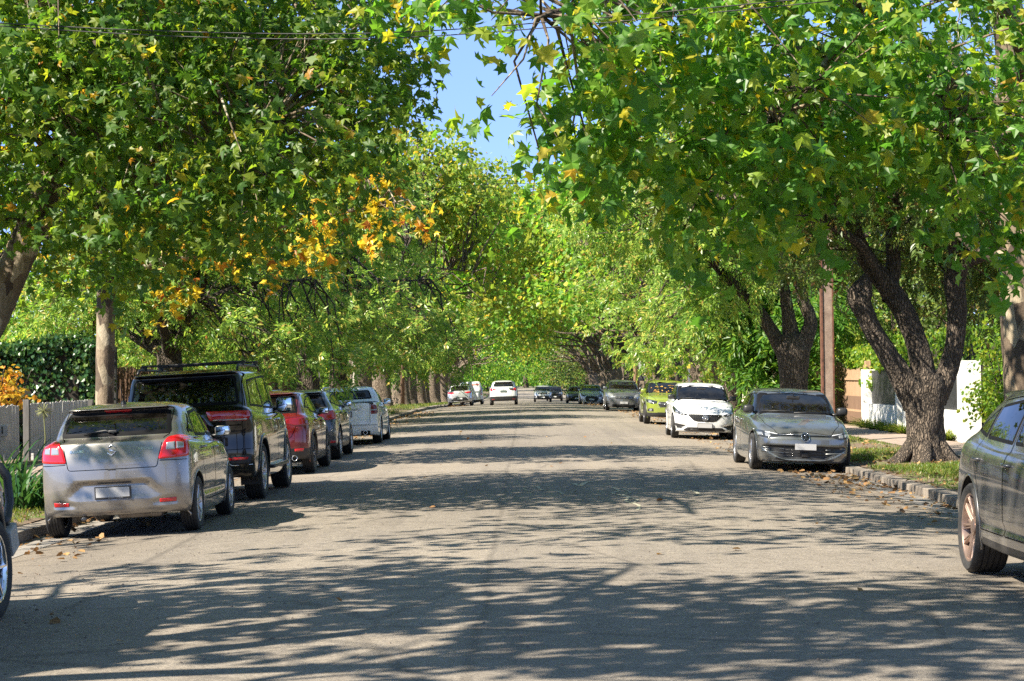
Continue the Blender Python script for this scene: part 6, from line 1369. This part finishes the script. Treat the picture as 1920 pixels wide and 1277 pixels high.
def dusty_suv():
    """the large grey SUV cut by the right edge: seen from its right rear quarter"""
    W = 1.92
    rows = hatch_rows(2.26, -2.34, W, .27, .56, (2.08, .88), (1.05, 1.08), 1.05, (-2.08, 1.20), (.25, 1.52, -1.62, 1.50), 1.60, tum=.29, tail=(-2.26, 1.08), lip=.06, kr=.42)
    c = Car('dusty_suv', 'dusty dark grey SUV with bronze spoked wheel at the right edge of the view', rows, W, 2.80, .375, .285, body=paint('dusty_grey_paint', (.058, .060, .064), .5, .22, .34), cn=1.7, arch=.06)
    c.dent([(-1.0, .52), (.9, .50), (.9, .40), (-.95, .40)], '+', .022, .06); c.dent([(-1.0, .52), (.9, .50), (.9, .40), (-.95, .40)], '-', .022, .06)
    g = c.std([(.72, 1.11), (.58, 1.40), (.38, 1.46), (-.38, 1.46), (-.58, 1.40), (-.72, 1.11)], [(-.62, 1.22), (.62, 1.22), (.55, 1.47), (-.55, 1.47)],
          [[(.96, 1.10), (-.12, 1.11), (-.15, 1.49), (.22, 1.49)], [(-.20, 1.11), (-1.08, 1.135), (-1.02, 1.42), (-.22, 1.49)], [(-1.12, 1.14), (-1.55, 1.19), (-1.50, 1.24), (-1.07, 1.41)]])
    c.belt('lower_cladding', .36, .33, .42, BLK)
    c.carve('front_door', [(1.0, 1.02), (.96, .40), (-.10, .40), (-.15, 1.04), (-.17, 1.52), (.20, 1.51)], '+', mir=True)
    c.carve('rear_door', [(-.115, .40), (-.165, 1.04), (-.19, 1.52), (-1.05, 1.46), (-1.24, 1.10), (-1.22, .92), (-1.02, .72), (-.94, .55), (-.94, .40)], '+', mir=True)
    r = c.finish()
    for sg in (-1, 1):
        c.patch('tail_light', [(sg * x, z) for x, z in [(.35, .98), (.40, 1.05), (.76, 1.07), (.78, .95)]], 'R', REDD, .01, .02, 5, .02)
        c.patch('headlight', [(sg * x, z) for x, z in [(.46, .75), (.5, .9), (.78, .92), (.78, .75)]], 'F', CLR, .01, .02)
    c.patch('grille', [(-.45, .45), (.45, .45), (.40, .75), (-.40, .75)], 'F', BLK, .006, .02)
    c.plate(.80, 'R'); c.mirror(.72, 1.17); c.handle(-.04, .955, r['front_door'], None, .21); c.handle(-1.09, .965, r['rear_door'], None, .21)
    c.wheels('star', 5, simple('bronze_alloy', (.34, .24, .19), .38, .7, vary=.2), .78); c.cabin(.1, -.8, .68, dash=.8)
    return c
# ================================================================== fences, walls, poles, plants
def wood(name, c0, c1, sc=(6, 6, .5)):
    m, nt, b = newmat(name); v = objvec(nt, sc); f = noise(nt, 5, 6, v, .7); L(nt, ramp(nt, f, [(.25, c0), (.75, c1)]), b.inputs['Base Color']); b.inputs['Roughness'].default_value = .9; bump(nt, b, f, .5, .01); return m
GREYW = wood('weathered_paling', (.32, .31, .29), (.60, .59, .56)); TANW = wood('tan_timber', (.20, .12, .065), (.42, .28, .17)); BROWNW = wood('brown_timber', (.09, .05, .03), (.20, .12, .075))
WHITEW = concrete('white_render', (.60, .59, .56), (.78, .77, .74), 1.5); GREYD = wood('dark_weathered_post', (.07, .066, .06), (.17, .16, .15)); CREAM = wood('cream_pickets', (.48, .44, .36), (.66, .62, .53)); DKM = simple('charcoal_slat', (.035, .036, .040), .5, .3, vary=.2)
RUST = simple('rusty_steel', (.12, .05, .03), .85, .2, vary=.5, scale=12); POLEC = concrete('pole_concrete', (.15, .105, .08), (.30, .225, .175), 4)
def palings(x, y0, y1, h, z=None, w=.075, gap=.003, mat=None, rg=np.random.default_rng(2), th=.016, M=None, horiz=True, sag=None):
    b = MB(); y = y0
    while y < y1 - w * .5:
        hh = h + rg.normal(0, .012) + (sag(y) if sag else 0); zz = zverge(x, y)
        b.box((x + rg.normal(0, .003), y + w / 2, zz + hh / 2 + .04), (th, w, hh - .04), 0, Matrix.Rotation(rg.normal(0, .008), 3, 'X')); y += w + gap
    if horiz:
        for f in (.25, .78): b.box((x - .03, (y0 + y1) / 2, zverge(x, (y0 + y1) / 2) + h * f), (.04, y1 - y0, .07))
    return b
def shifted(root, o):
    o.parent = root; o.matrix_parent_inverse = root.matrix_world.inverted()
def thing(name, label, cat, x, y, group=None):
    e = empty(name, (x, y, zverge(x, y))); tag(e, label, cat, group); return e
def loc_mb(b, e):
    l = e.location; b.v = [(p[0] - l.x, p[1] - l.y, p[2] - l.z) for p in b.v]; return b
e = thing('paling_fence', 'low weathered grey paling fence on the left in front of the ivy wall', 'fence', -10, 42)
loc_mb(palings(-10, 39.6, 45.0, 1.12, mat=GREYW), e).build('paling_panel', GREYW, e); loc_mb(palings(-10.05, 33.5, 39.0, 1.10, rg=np.random.default_rng(8)), e).build('paling_panel', GREYW, e)
for y, h in ((39.3, 1.22), (45.1, 1.15)):
    b = MB(); b.box((-9.96, y, zverge(10, y) + h / 2), (.12, .12, h), 0, None, .01); loc_mb(b, e).build('post', GREYD, e)
b = MB(); b.box((-9.93, 42.3, zverge(10, 42) + .06), (.05, 5.4, .16)); loc_mb(b, e).build('plinth_board', GREYW, e)
e = thing('letterbox', 'small white letterbox plate numbered 1 on the left fence', 'letterbox', -9.86, 37.2)
b = MB(); b.box((0, 0, .62), (.16, .42, .30), 0, None, .02); b.build('box', GREYW, e); b = MB(); b.box((.03, -.225, .66), (.20, .012, .20), 0, None, .004); b.build('number_plate', WHP, e)
cu = bpy.data.curves.new('n', 'FONT'); cu.body = '1'; cu.size = .2; cu.align_x = 'CENTER'; cu.align_y = 'CENTER'; cu.extrude = .003; tmp = bpy.data.objects.new('n', cu); COL.objects.link(tmp); me = bpy.data.meshes.new_from_object(tmp.evaluated_get(bpy.context.evaluated_depsgraph_get())); bpy.data.objects.remove(tmp)
for v in me.vertices: v.co = (v.co.x + .03, -.236 - v.co.z, v.co.y + .66)
me.materials.append(GAP); o = bpy.data.objects.new('numeral', me); COL.objects.link(o); o.parent = e
def boxcloud(name, lo, hi, n, kind, size, mat, seed, parent, face=None, wid=None):
    """leaves over the faces of a clipped block of foliage"""
    rg = np.random.default_rng(seed); lo, hi = np.array(lo, float), np.array(hi, float); d = hi - lo
    P = rg.random((n, 3)) * d + lo; ax = rg.choice(3, n, p=np.array([d[1] * d[2], d[0] * d[2], d[0] * d[1]]) / (d[1] * d[2] + d[0] * d[2] + d[0] * d[1])); sd = rg.random(n) < .5
    U = np.zeros((n, 3)); U[np.arange(n), ax] = np.where(sd, -1, 1); m = rg.random(n) < .8
    P[np.arange(n), ax] = np.where(m, np.where(sd, lo[ax], hi[ax]) - U[np.arange(n), ax] * rg.random(n) * .12 + rg.normal(0, .05, n), P[np.arange(n), ax])
    P += .10 * np.sin(P[:, [1, 2, 0]] * 2.3 + seed) + .05 * np.sin(P[:, [2, 0, 1]] * 5.1)
    D = unit(rg.normal(0, .5, (n, 3)) + np.array([0, 0, -1.0])); Nn = unit(U + rg.normal(0, .45, (n, 3)) + np.array([0, 0, .3])); Nn = unit(Nn - D * (Nn * D).sum(1)[:, None])
    tpl, tf = {'oval': (OVAL, OVAF), 'narrow': (NARR, NARF), 'plane': (LOBE, LOBF)}[kind]
    V, F = emit(P, D, Nn, size * rg.uniform(.5, 1.2, n), tpl, tf, wid or (.95 if kind == 'oval' else .4)); return mk(name, V, F, mat, parent, False)
def core(lo, hi, mat, parent, name='stems'):
    b = MB(); c = (np.array(lo) + np.array(hi)) / 2; b.box(c, (np.array(hi) - np.array(lo)) * .82, 0, None, .1); return b.build(name, mat, parent)
STEM = simple('ivy_stem_brown', (.02, .016, .010), .95, vary=.4)
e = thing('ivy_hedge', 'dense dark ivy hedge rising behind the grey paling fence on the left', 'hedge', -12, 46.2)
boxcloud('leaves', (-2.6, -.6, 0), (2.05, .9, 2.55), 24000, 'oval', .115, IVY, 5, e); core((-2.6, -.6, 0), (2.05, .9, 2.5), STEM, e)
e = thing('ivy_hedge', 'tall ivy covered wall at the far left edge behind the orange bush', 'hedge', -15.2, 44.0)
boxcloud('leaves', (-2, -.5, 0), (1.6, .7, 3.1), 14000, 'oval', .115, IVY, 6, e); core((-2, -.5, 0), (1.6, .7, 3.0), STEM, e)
# orange bush behind the near end of the fence
t = Tree('orange_bush', 'orange and yellow leaved bush behind the near end of the paling fence', -11.2, 41.5, None, 205, 'bush')
for a in np.linspace(0, 5.2, 6): t.limb([(-11.2, 41.5, 0, .03), (-11.2 + .4 * math.cos(a), 41.5 + .4 * math.sin(a), 1.0, .02), (-11.2 + .8 * math.cos(a), 41.5 + .7 * math.sin(a), 1.9, .01)], 5)
t.crown([(-11.2, 41.4, 1.65, .6, .6, .4), (-10.8, 41.2, 1.3, .45, .5, .35), (-11.6, 41.5, 1.3, .55, .5, .45)], 110, 8, 'oval', .12, ORANGE, spread=.16, shell=.3); t.done(B_ASH, 50, .006)
# strap leaved clump on the left kerb
def strap_clump(x, y, n, l, label, seed, mat=STRAP, wd=.045, name='strap_leaf_plant'):
    e = thing(name, label, 'plant', x, y); rg = np.random.default_rng(seed); V = []; F = []
    for k in range(n):
        a = rg.uniform(0, 6.28); r = rg.random() ** .5 * l * .35; L_ = l * rg.uniform(.6, 1.15); lean = rg.uniform(.25, 1.0); p = Vector((r * math.cos(a), r * math.sin(a), 0)); d = Vector((math.cos(a + rg.normal(0, .5)) * lean, math.sin(a) * lean, 1)).normalized(); sd = Vector((-d.y, d.x, 0)).normalized()
        b = len(V); seg = 6
        for i in range(seg + 1):
            w_ = wd * (1 - (i / seg) ** 2.2) * rg.uniform(.9, 1.1) * .5 + .002; V += [p - sd * w_, p + sd * w_ + Vector((0, 0, .004))]
            p = p + d * L_ / seg; d = (d + Vector((0, 0, -.22)) + Vector((math.cos(a), math.sin(a), 0)) * .06).normalized()
        F += [(b + 2 * i, b + 2 * i + 1, b + 2 * i + 3, b + 2 * i + 2) for i in range(seg)]
    mk('leaves', V, F, mat, e, False); return e
strap_clump(-6.62, 25.6, 130, 1.15, 'dark green strap leaved clump beside the kerb left of the silver hatchback', 3)
strap_clump(-7.3, 27.0, 90, 1.0, 'strap leaved clump at the left edge behind the kerbside clump', 4)
e = thing('seed_head', 'dry round seed head on a tall stalk before the grey paling fence', 'plant', -9.2, 37.5)
b = MB(); b.tube([(0, 0, 0), (.05, 0, .5), (.02, 0, 1.0)], .012, 5); b.build('stalk', simple('dry_stalk', (.16, .17, .07), .9), e)
rg2 = np.random.default_rng(1); b = MB()
for q in unit(rg2.normal(size=(70, 3))): b.tube([(.02, 0, 1.02), (.02 + q[0] * .16, q[1] * .16, 1.02 + q[2] * .15)], [.003, .005], 3)
b.build('spikes', simple('dry_stalk', (.16, .17, .07), .9), e)
# posts and brush fence left of the black wagon
e = thing('brush_fence', 'brown brush fence panel seen between the slim plane trunk and the black wagon', 'fence', -10.2, 51.5)
b = MB(); rg2 = np.random.default_rng(4)
for k in range(320): y = rg2.uniform(-3, 4); b.tube([(rg2.normal(0, .05), y, 0), (rg2.normal(0, .05), y + rg2.normal(0, .06), rg2.uniform(1.7, 1.95))], .014, 4)
b.build('brush', BROWNW, e); b = MB(); b.tube([(.15, -3.2, 0), (.15, -3.2, 2.4)], .045, 8); b.build('post', simple('dark_post', (.03, .03, .03), .6), e)
e = thing('board_fence', 'brown board fence under the ash trees behind the left parked cars', 'fence', -10.6, 72); loc_mb(palings(-10.6, 56, 100, 1.8, w=.16, gap=.006, rg=np.random.default_rng(16)), e).build('paling_panel', BROWNW, e)
for k in range(9): b = MB(); b.box((-10.5, 56 + k * 5.5, zverge(10, 60) + .95), (.12, .12, 1.9)); loc_mb(b, e).build('post', GREYD, e)
def pole(x, y, h, w, label, steel=RUST, face=POLEC, name='utility_pole'):
    e = thing(name, label, 'pole', x, y); b = MB(); b.box((0, 0, h / 2 - .2), (w * .74, w * .62, h), 0); b.build('concrete_core', face, e)
    for sg in (-1, 1):
        c = MB(); c.box((sg * w * .43, 0, h / 2 - .2), (w * .12, w * .8, h)); c.build('steel_edge', steel, e)
    return e
pole(6.95, 45.5, 8.5, .29, 'tall concrete pole with rusty steel edges behind the metallic grey hatchback')
def woodpole(x, y, h, r, label, mat=BROWNW):
    e = thing('timber_pole', label, 'pole', x, y); b = MB(); b.tube([(0, 0, -.1), (0, 0, h * .5), (0, 0, h)], [r, r * .9, r * .8], 10); b.build('shaft', mat, e, True)
    c = MB(); c.tube([(0, 0, h), (0, 0, h + .05)], [r * .85, r * .5], 10); c.build('cap', mat, e); return e
woodpole(-8.0, 61, 7.5, .12, 'brown timber pole on the left between the red SUV and ash foliage'); woodpole(-8.3, 96, 8, .13, 'pale timber pole on the left beyond the white ute', CREAM); woodpole(-8.0, 128, 8, .14, 'thin brown pole among the far left plane trunks')
woodpole(7.3, 131, 8, .17, 'brown timber pole on the right beside the pale silver hatchback', TANW)
e = thing('street_sign', 'narrow dark street sign on a post beyond the lime green SUV', 'sign', 6.5, 108); b = MB(); b.tube([(0, 0, 0), (0, 0, 3.4)], .04, 8); b.build('post', SIL, e, True); b = MB(); b.box((-.18, 0, 2.35), (.30, .03, 2.0)); b.build('sign_face', simple('sign_dark', (.05, .05, .055), .6), e); b = MB(); b.box((-.18, -.018, 2.2), (.26, .01, .8)); b.build('sign_panel', simple('sign_pale', (.42, .42, .42), .5), e)
e = thing('marker_post', 'thin marker post with yellow top beyond the lime green SUV', 'post', 7.1, 86); b = MB(); b.tube([(0, 0, 0), (0, 0, 1.9)], .03, 6); b.build('post', SIL, e); b = MB(); b.box((0, 0, 1.95), (.16, .05, .2), 0, None, .02); b.build('marker_head', simple('marker_yellow', (.5, .42, .05), .6), e)
# right: white wall, charcoal fence, gate
X = 9.75
e = thing('garden_wall', 'white rendered wall with charcoal fence panels and a tall end pillar on the right', 'wall', X, 50)
b = MB(); b.box((X, 49.75, .35), (.24, 12.4, .78)); loc_mb(b, e).build('low_wall', WHITEW, e)
for y, h, w_ in ((43.5, 1.86, .42), (50.9, 1.70, .34), (56.0, 1.70, .36)):
    b = MB(); b.box((X, y, h / 2 - .05), (.44, w_, h + .1), 0, None, .008); loc_mb(b, e).build('pillar', WHITEW, e)
def slats(y0, y1, solid=False):
    b = MB(); y = y0
    while y < y1: b.box((X + .02, y + .04, 1.18), (.02, .085 if solid else .062, .98)); y += .088 if solid else .092
    for z in (.74, 1.6): b.box((X + .05, (y0 + y1) / 2, z), (.03, y1 - y0, .05))
    loc_mb(b, e).build('slat_panel', DKM, e)
slats(43.9, 47.2); slats(47.4, 50.6); slats(51.2, 55.7, True)
e = thing('timber_gate', 'tan timber gate with a dipped top between the concrete pole and the white wall', 'gate', X, 60.2)
b = palings(X - 9.75 + X * 0 + 9.75, 56.5, 61.2, 1.75, w=.14, gap=.004, rg=np.random.default_rng(3), horiz=True, sag=lambda y: -.12 * (1 - ((y - 58.9) / 2.35) ** 2)); loc_mb(b, e).build('gate_leaf', TANW, e)
for y in (56.35, 61.4): b = MB(); b.box((X, y, .95), (.16, .16, 2.0), 0, None, .01); loc_mb(b, e).build('gate_post', TANW, e)
b = MB(); b.box((X - .03, 58.9, .55), (.03, 4.6, .75)); loc_mb(b, e).build('lower_board', BROWNW, e)
e = thing('timber_fence', 'sunlit timber fence beyond the concrete pole on the right', 'fence', X, 67); loc_mb(palings(X, 61.6, 73, 1.75, w=.15, gap=.006, rg=np.random.default_rng(6)), e).build('paling_panel', TANW, e); b = MB(); b.box((X, 73.1, .9), (.14, .14, 1.8)); loc_mb(b, e).build('post', BROWNW, e)
e = thing('picket_fence', 'cream picket fence behind the second dark trunk on the right', 'fence', X, 80); loc_mb(palings(X, 74, 89, 1.35, w=.09, gap=.05, rg=np.random.default_rng(7)), e).build('picket_panel', CREAM, e); b = MB(); b.box((X, 82, .8), (.16, .16, 1.6)); loc_mb(b, e).build('post', CREAM, e)
e = thing('climbing_vine', 'bright green vine spilling over the top of the white wall and gate', 'vine', X + .1, 56); boxcloud('leaves', (-.1, -3.2, 1.62), (.6, 4.6, 2.2), 3200, 'oval', .11, SHRUB, 8, e); boxcloud('hanging_leaves', (-.28, -.3, 1.1), (.1, .5, 1.6), 300, 'oval', .11, SHRUB, 9, e)
e = thing('garden_hedge', 'sunlit leafy hedge behind the white wall on the right', 'hedge', X + 2.2, 50); boxcloud('leaves', (-.6, -6, .3), (1.2, 12, 2.7), 9000, 'oval', .15, SHRUB, 10, e); core((-.5, -6, .0), (1.1, 12, 2.5), STEM, e)
t = Tree('leafy_shrub', 'bright yellow green shrub between the white pillar and the thick plane trunk', 10.2, 41.4, None, 301, 'shrub')
for a in np.linspace(0, 5.2, 6): t.limb([(10.2, 41.4, 0, .03), (10.2 + .3 * math.cos(a), 41.4 + .3 * math.sin(a), 1.2, .02), (10.2 + .6 * math.cos(a), 41.4 + .5 * math.sin(a), 2.4, .01)], 5)
t.crown([(10.1, 41.3, .7, .75, .7, .7), (10.2, 41.4, 1.6, .75, .7, .8), (10.3, 41.5, 2.4, .7, .7, .6), (9.75, 41.2, 1.1, .45, .5, .6), (10.9, 41.5, 1.5, .7, .6, 1.1)], 420, 9, 'oval', .10, SHRUB, spread=.17, shell=.35); t.done(B_ASH, 60, .006)
for k, (y, n) in enumerate([(44.6, 120), (45.6, 110), (49.6, 130), (50.8, 130), (52.2, 120), (53.6, 120), (55.2, 110)]):
    strap_clump(9.45, y, n * 2, .42, ['small grass tuft at the foot of the white end pillar', 'grass tuft behind the dark forked trunk by the wall', 'grass tuft at the wall just left of the dark forked trunk', 'bright grass tuft second from the dark forked trunk', 'grass tuft in the middle of the row along the white wall', 'grass tuft near the far end of the row along the white wall', 'farthest grass tuft of the row by the timber gate'][k], 20 + k, GRASSM, .012, 'grass_tuft')['group'] = 'grass tufts along the white wall'
# grass on the verges, dead leaves in the gutters
def blades(name, regs, n, h, seed, mat):
    rg = np.random.default_rng(seed); Ps = []
    for (x0, x1, y0, y1, wt) in regs:
        k = int(n * wt); Ps.append(np.stack([rg.uniform(x0, x1, k), rg.uniform(y0, y1, k)], 1))
    P2 = np.concatenate(Ps); pat = np.sin(P2[:, 0] * 1.9 + 1) * np.cos(P2[:, 1] * .8) + np.sin(P2[:, 1] * .37 + P2[:, 0]) + rg.normal(0, .5, len(P2)); P2 = P2[pat > -.45]
    P2 = P2[(np.hypot(P2[:, 0] - 7.23, P2[:, 1] - 35.7) > .9)]
    n = len(P2); P = np.array([(x, y, zverge(x, y) - .01) for x, y in P2]); D = unit(rg.normal(0, .45, (n, 3)) + np.array([0, 0, 1.0])); Nn = unit(rg.normal(size=(n, 3))); Nn = unit(Nn - D * (Nn * D).sum(1)[:, None])
    V, F = emit(P, D, Nn, h * rg.uniform(.5, 1.3, n), NARR, NARF, .16); o = mk(name, V, F, mat, None, False); tag(o, kind='stuff'); return o
blades('grass', [(5.95, 8.0, 27, 34.6, .26), (5.95, 8.0, 36.5, 60, .42), (-8.1, -5.95, 18, 30, .16), (-8.1, -5.95, 30, 46, .16)], 70000, .075, 12, GRASSM)
blades('grass', [(-8.2, -5.95, 85, 190, .5), (5.95, 8.2, 60, 190, .5)], 14000, .16, 13, GRASSM)
def litter(name, n, regs, seed, size=.075):
    rg = np.random.default_rng(seed); Ps = []
    for (x0, x1, y0, y1, wt, pw) in regs:
        k = int(n * wt); Ps.append(np.stack([x0 + (x1 - x0) * rg.random(k) ** pw, rg.uniform(y0, y1, k)], 1))
    P2 = np.concatenate(Ps); n = len(P2); P = np.array([(x, y, (zverge(x, y) if abs(x) > 5.88 else (zroad(x, y) + .14 if abs(x) > 5.62 else zroad(x, y))) + .012) for x, y in P2]); P[:, 2] += rg.random(n) * .02
    Nn = unit(rg.normal(0, .35, (n, 3)) + np.array([0, 0, 1])); D, _ = frames(Nn, rg); V, F = emit(P, D, Nn, size * rg.uniform(.4, 1.3, n), OVAL, OVAF, .9); o = mk(name, V, F, LITTER, None, False); tag(o, kind='stuff'); return o
litter('fallen_leaves', 5200, [(5.60, 4.3, 16, 100, .36, 2.2), (-5.60, -4.4, 12, 100, .34, 2.2), (5.75, 8.0, 26, 60, .2, 1), (-8, -5.75, 16, 50, .12, 1), (-4, 4, 12, 60, .010, 1), (3.4, 5.6, 110, 165, .03, 1)], 14)
litter('fallen_leaves', 900, [(4.4, 5.6, 28, 36, .13, 1), (-5.6, -4.4, 140, 152, .25, 1), (4.0, 5.6, 118, 150, .25, 1)], 15, .11)
def bits(n, seed):
    rg = np.random.default_rng(seed); b_ = MB(); P = np.stack([np.concatenate([rg.uniform(-5.4, -3.2, n // 2), rg.uniform(-4, 5.4, n - n // 2)]), rg.uniform(11, 34, n)], 1); V = []; F = []
    for x, y in P:
        s_ = rg.uniform(.006, .018); z = zroad(x, y); a = rg.uniform(0, 6.28); c, s2 = math.cos(a) * s_, math.sin(a) * s_; k = len(V)
        V += [(x + c, y + s2, z), (x - s2, y + c, z), (x - c, y - s2, z), (x + s2, y - c, z), (x, y, z + s_ * .8)]; F += [(k, k + 1, k + 4), (k + 1, k + 2, k + 4), (k + 2, k + 3, k + 4), (k + 3, k, k + 4)]
    o = mk('gravel', V, F, simple('gravel_bits', (.12, .10, .08), .9, vary=.5), None, False); tag(o, kind='stuff')
bits(1600, 3)
# wires across the top of the view
WIRE = simple('wire_black', (.012, .012, .013), .6)
def wire(P, label, r=.008):
    Q = spine([(*p, r) for p in P], 10); b = MB(); b.tube([q[:3] for q in Q], r, 5); tag(b.build('overhead_wire', WIRE, None, True), label, 'wire', 'wires across the street')
for k, (dz, lb) in enumerate([(0, 'lower of the two black wires crossing the top of the view'), (.045, 'upper of the two black wires crossing the top of the view')]):
    wire([at(-60, 45 - dz * 100, 21.5), at(330, 68 - dz * 200, 21), at(700, 72 - dz * 220, 20.4), at(1050, 50 - dz * 230, 19.8), at(1560, 2 - dz * 200, 19)], lb, .006)
wire([at(760, 360, 96), at(950, 344, 97), at(1150, 352, 98)], 'distant thin wire crossing the gap of sky', .012)

rgw = np.random.default_rng(77); Pw = np.stack([rgw.uniform(-70, 70, 15000), rgw.uniform(432, 470, 15000), rgw.random(15000) ** .8 * 15 - 1.5], 1); Pw[:, 2] *= .75 + .25 * np.sin(Pw[:, 0] * .35) * np.cos(Pw[:, 0] * .13 + 1)
Dw = unit(rgw.normal(0, .5, (15000, 3)) + np.array([0, 0, -.6])); Nw = unit(rgw.normal(0, .6, (15000, 3)) + np.array([0, -.6, .5])); Nw = unit(Nw - Dw * (Nw * Dw).sum(1)[:, None])
Vw, Fw = emit(Pw, Dw, Nw, rgw.uniform(.8, 1.7, 15000), OVAL, OVAF, .95); tag(mk('far_wood', Vw, Fw, PLANE_F, None, False), kind='stuff')
# ================================================================== vehicles in their places
ROLLK = .042
def park(c, x, y_axle, axle, face, rz=0):
    """x: body centre; y_axle: where the named axle stands"""
    y = y_axle - (c.wb / 2 if axle == 'near' else -c.wb / 2) * 1 if False else (y_axle + c.wb / 2 if axle == 'near' else y_axle - c.wb / 2)
    z = zroad(x, y); roll = math.atan(2 * .0047 * x)
    c.root.rotation_mode = 'XYZ'; c.root.location = (x, y, z + .004)
    c.root.rotation_euler = Matrix.Rotation(roll, 3, 'Y').to_euler() if face > 0 and not rz else (Matrix.Rotation(roll, 3, 'Y') @ Matrix.Rotation((0 if face > 0 else math.pi) + rz, 3, 'Z')).to_euler()
park(nudge_wagon(), -4.70, 14.2 - 2.75, 'near', 1)
park(baleno(), -4.56, 22.4, 'near', 1, R_(.5)); park(land_wagon(), -4.68, 28.2, 'near', 1); park(red_suv(), -4.66, 35.8, 'near', 1); gs = grey_suv(); park(gs, -4.76, 41.8, 'near', 1); park(ute(), -4.68, 51.5, 'near', 1)
park(pale_crossover(), -4.75, 143, 'near', 1); park(van(), -4.5, 163, 'near', 1); park(white_crossover(), -1.42, 126, 'near', 1)
park(golf(), 4.86, 35.4, 'near', -1); park(white_hatch(), 4.74, 53.0, 'near', -1, R_(-1)); park(green_suv(), 4.95, 68.8, 'near', -1); park(corolla(), 4.7, 96, 'near', -1); park(silver_small(), 4.75, 144, 'near', -1); park(dark_car(), 4.3, 168, 'near', -1)
park(far_suv('oncoming_suv', 'silver SUV coming towards the camera in the middle distance', paint('pale_silver_paint', (.55, .56, .57), .5, .10, .28)), 1.65, 195, 'near', -1)
park(far_suv('dark_suv', 'dark SUV just behind the oncoming silver SUV', paint('black_paint', (.004, .004, .005), .0, .10, .2)), 3.1, 215, 'near', -1)
park(dusty_suv(), 4.63, 16.7 - 2.8, 'near', -1)
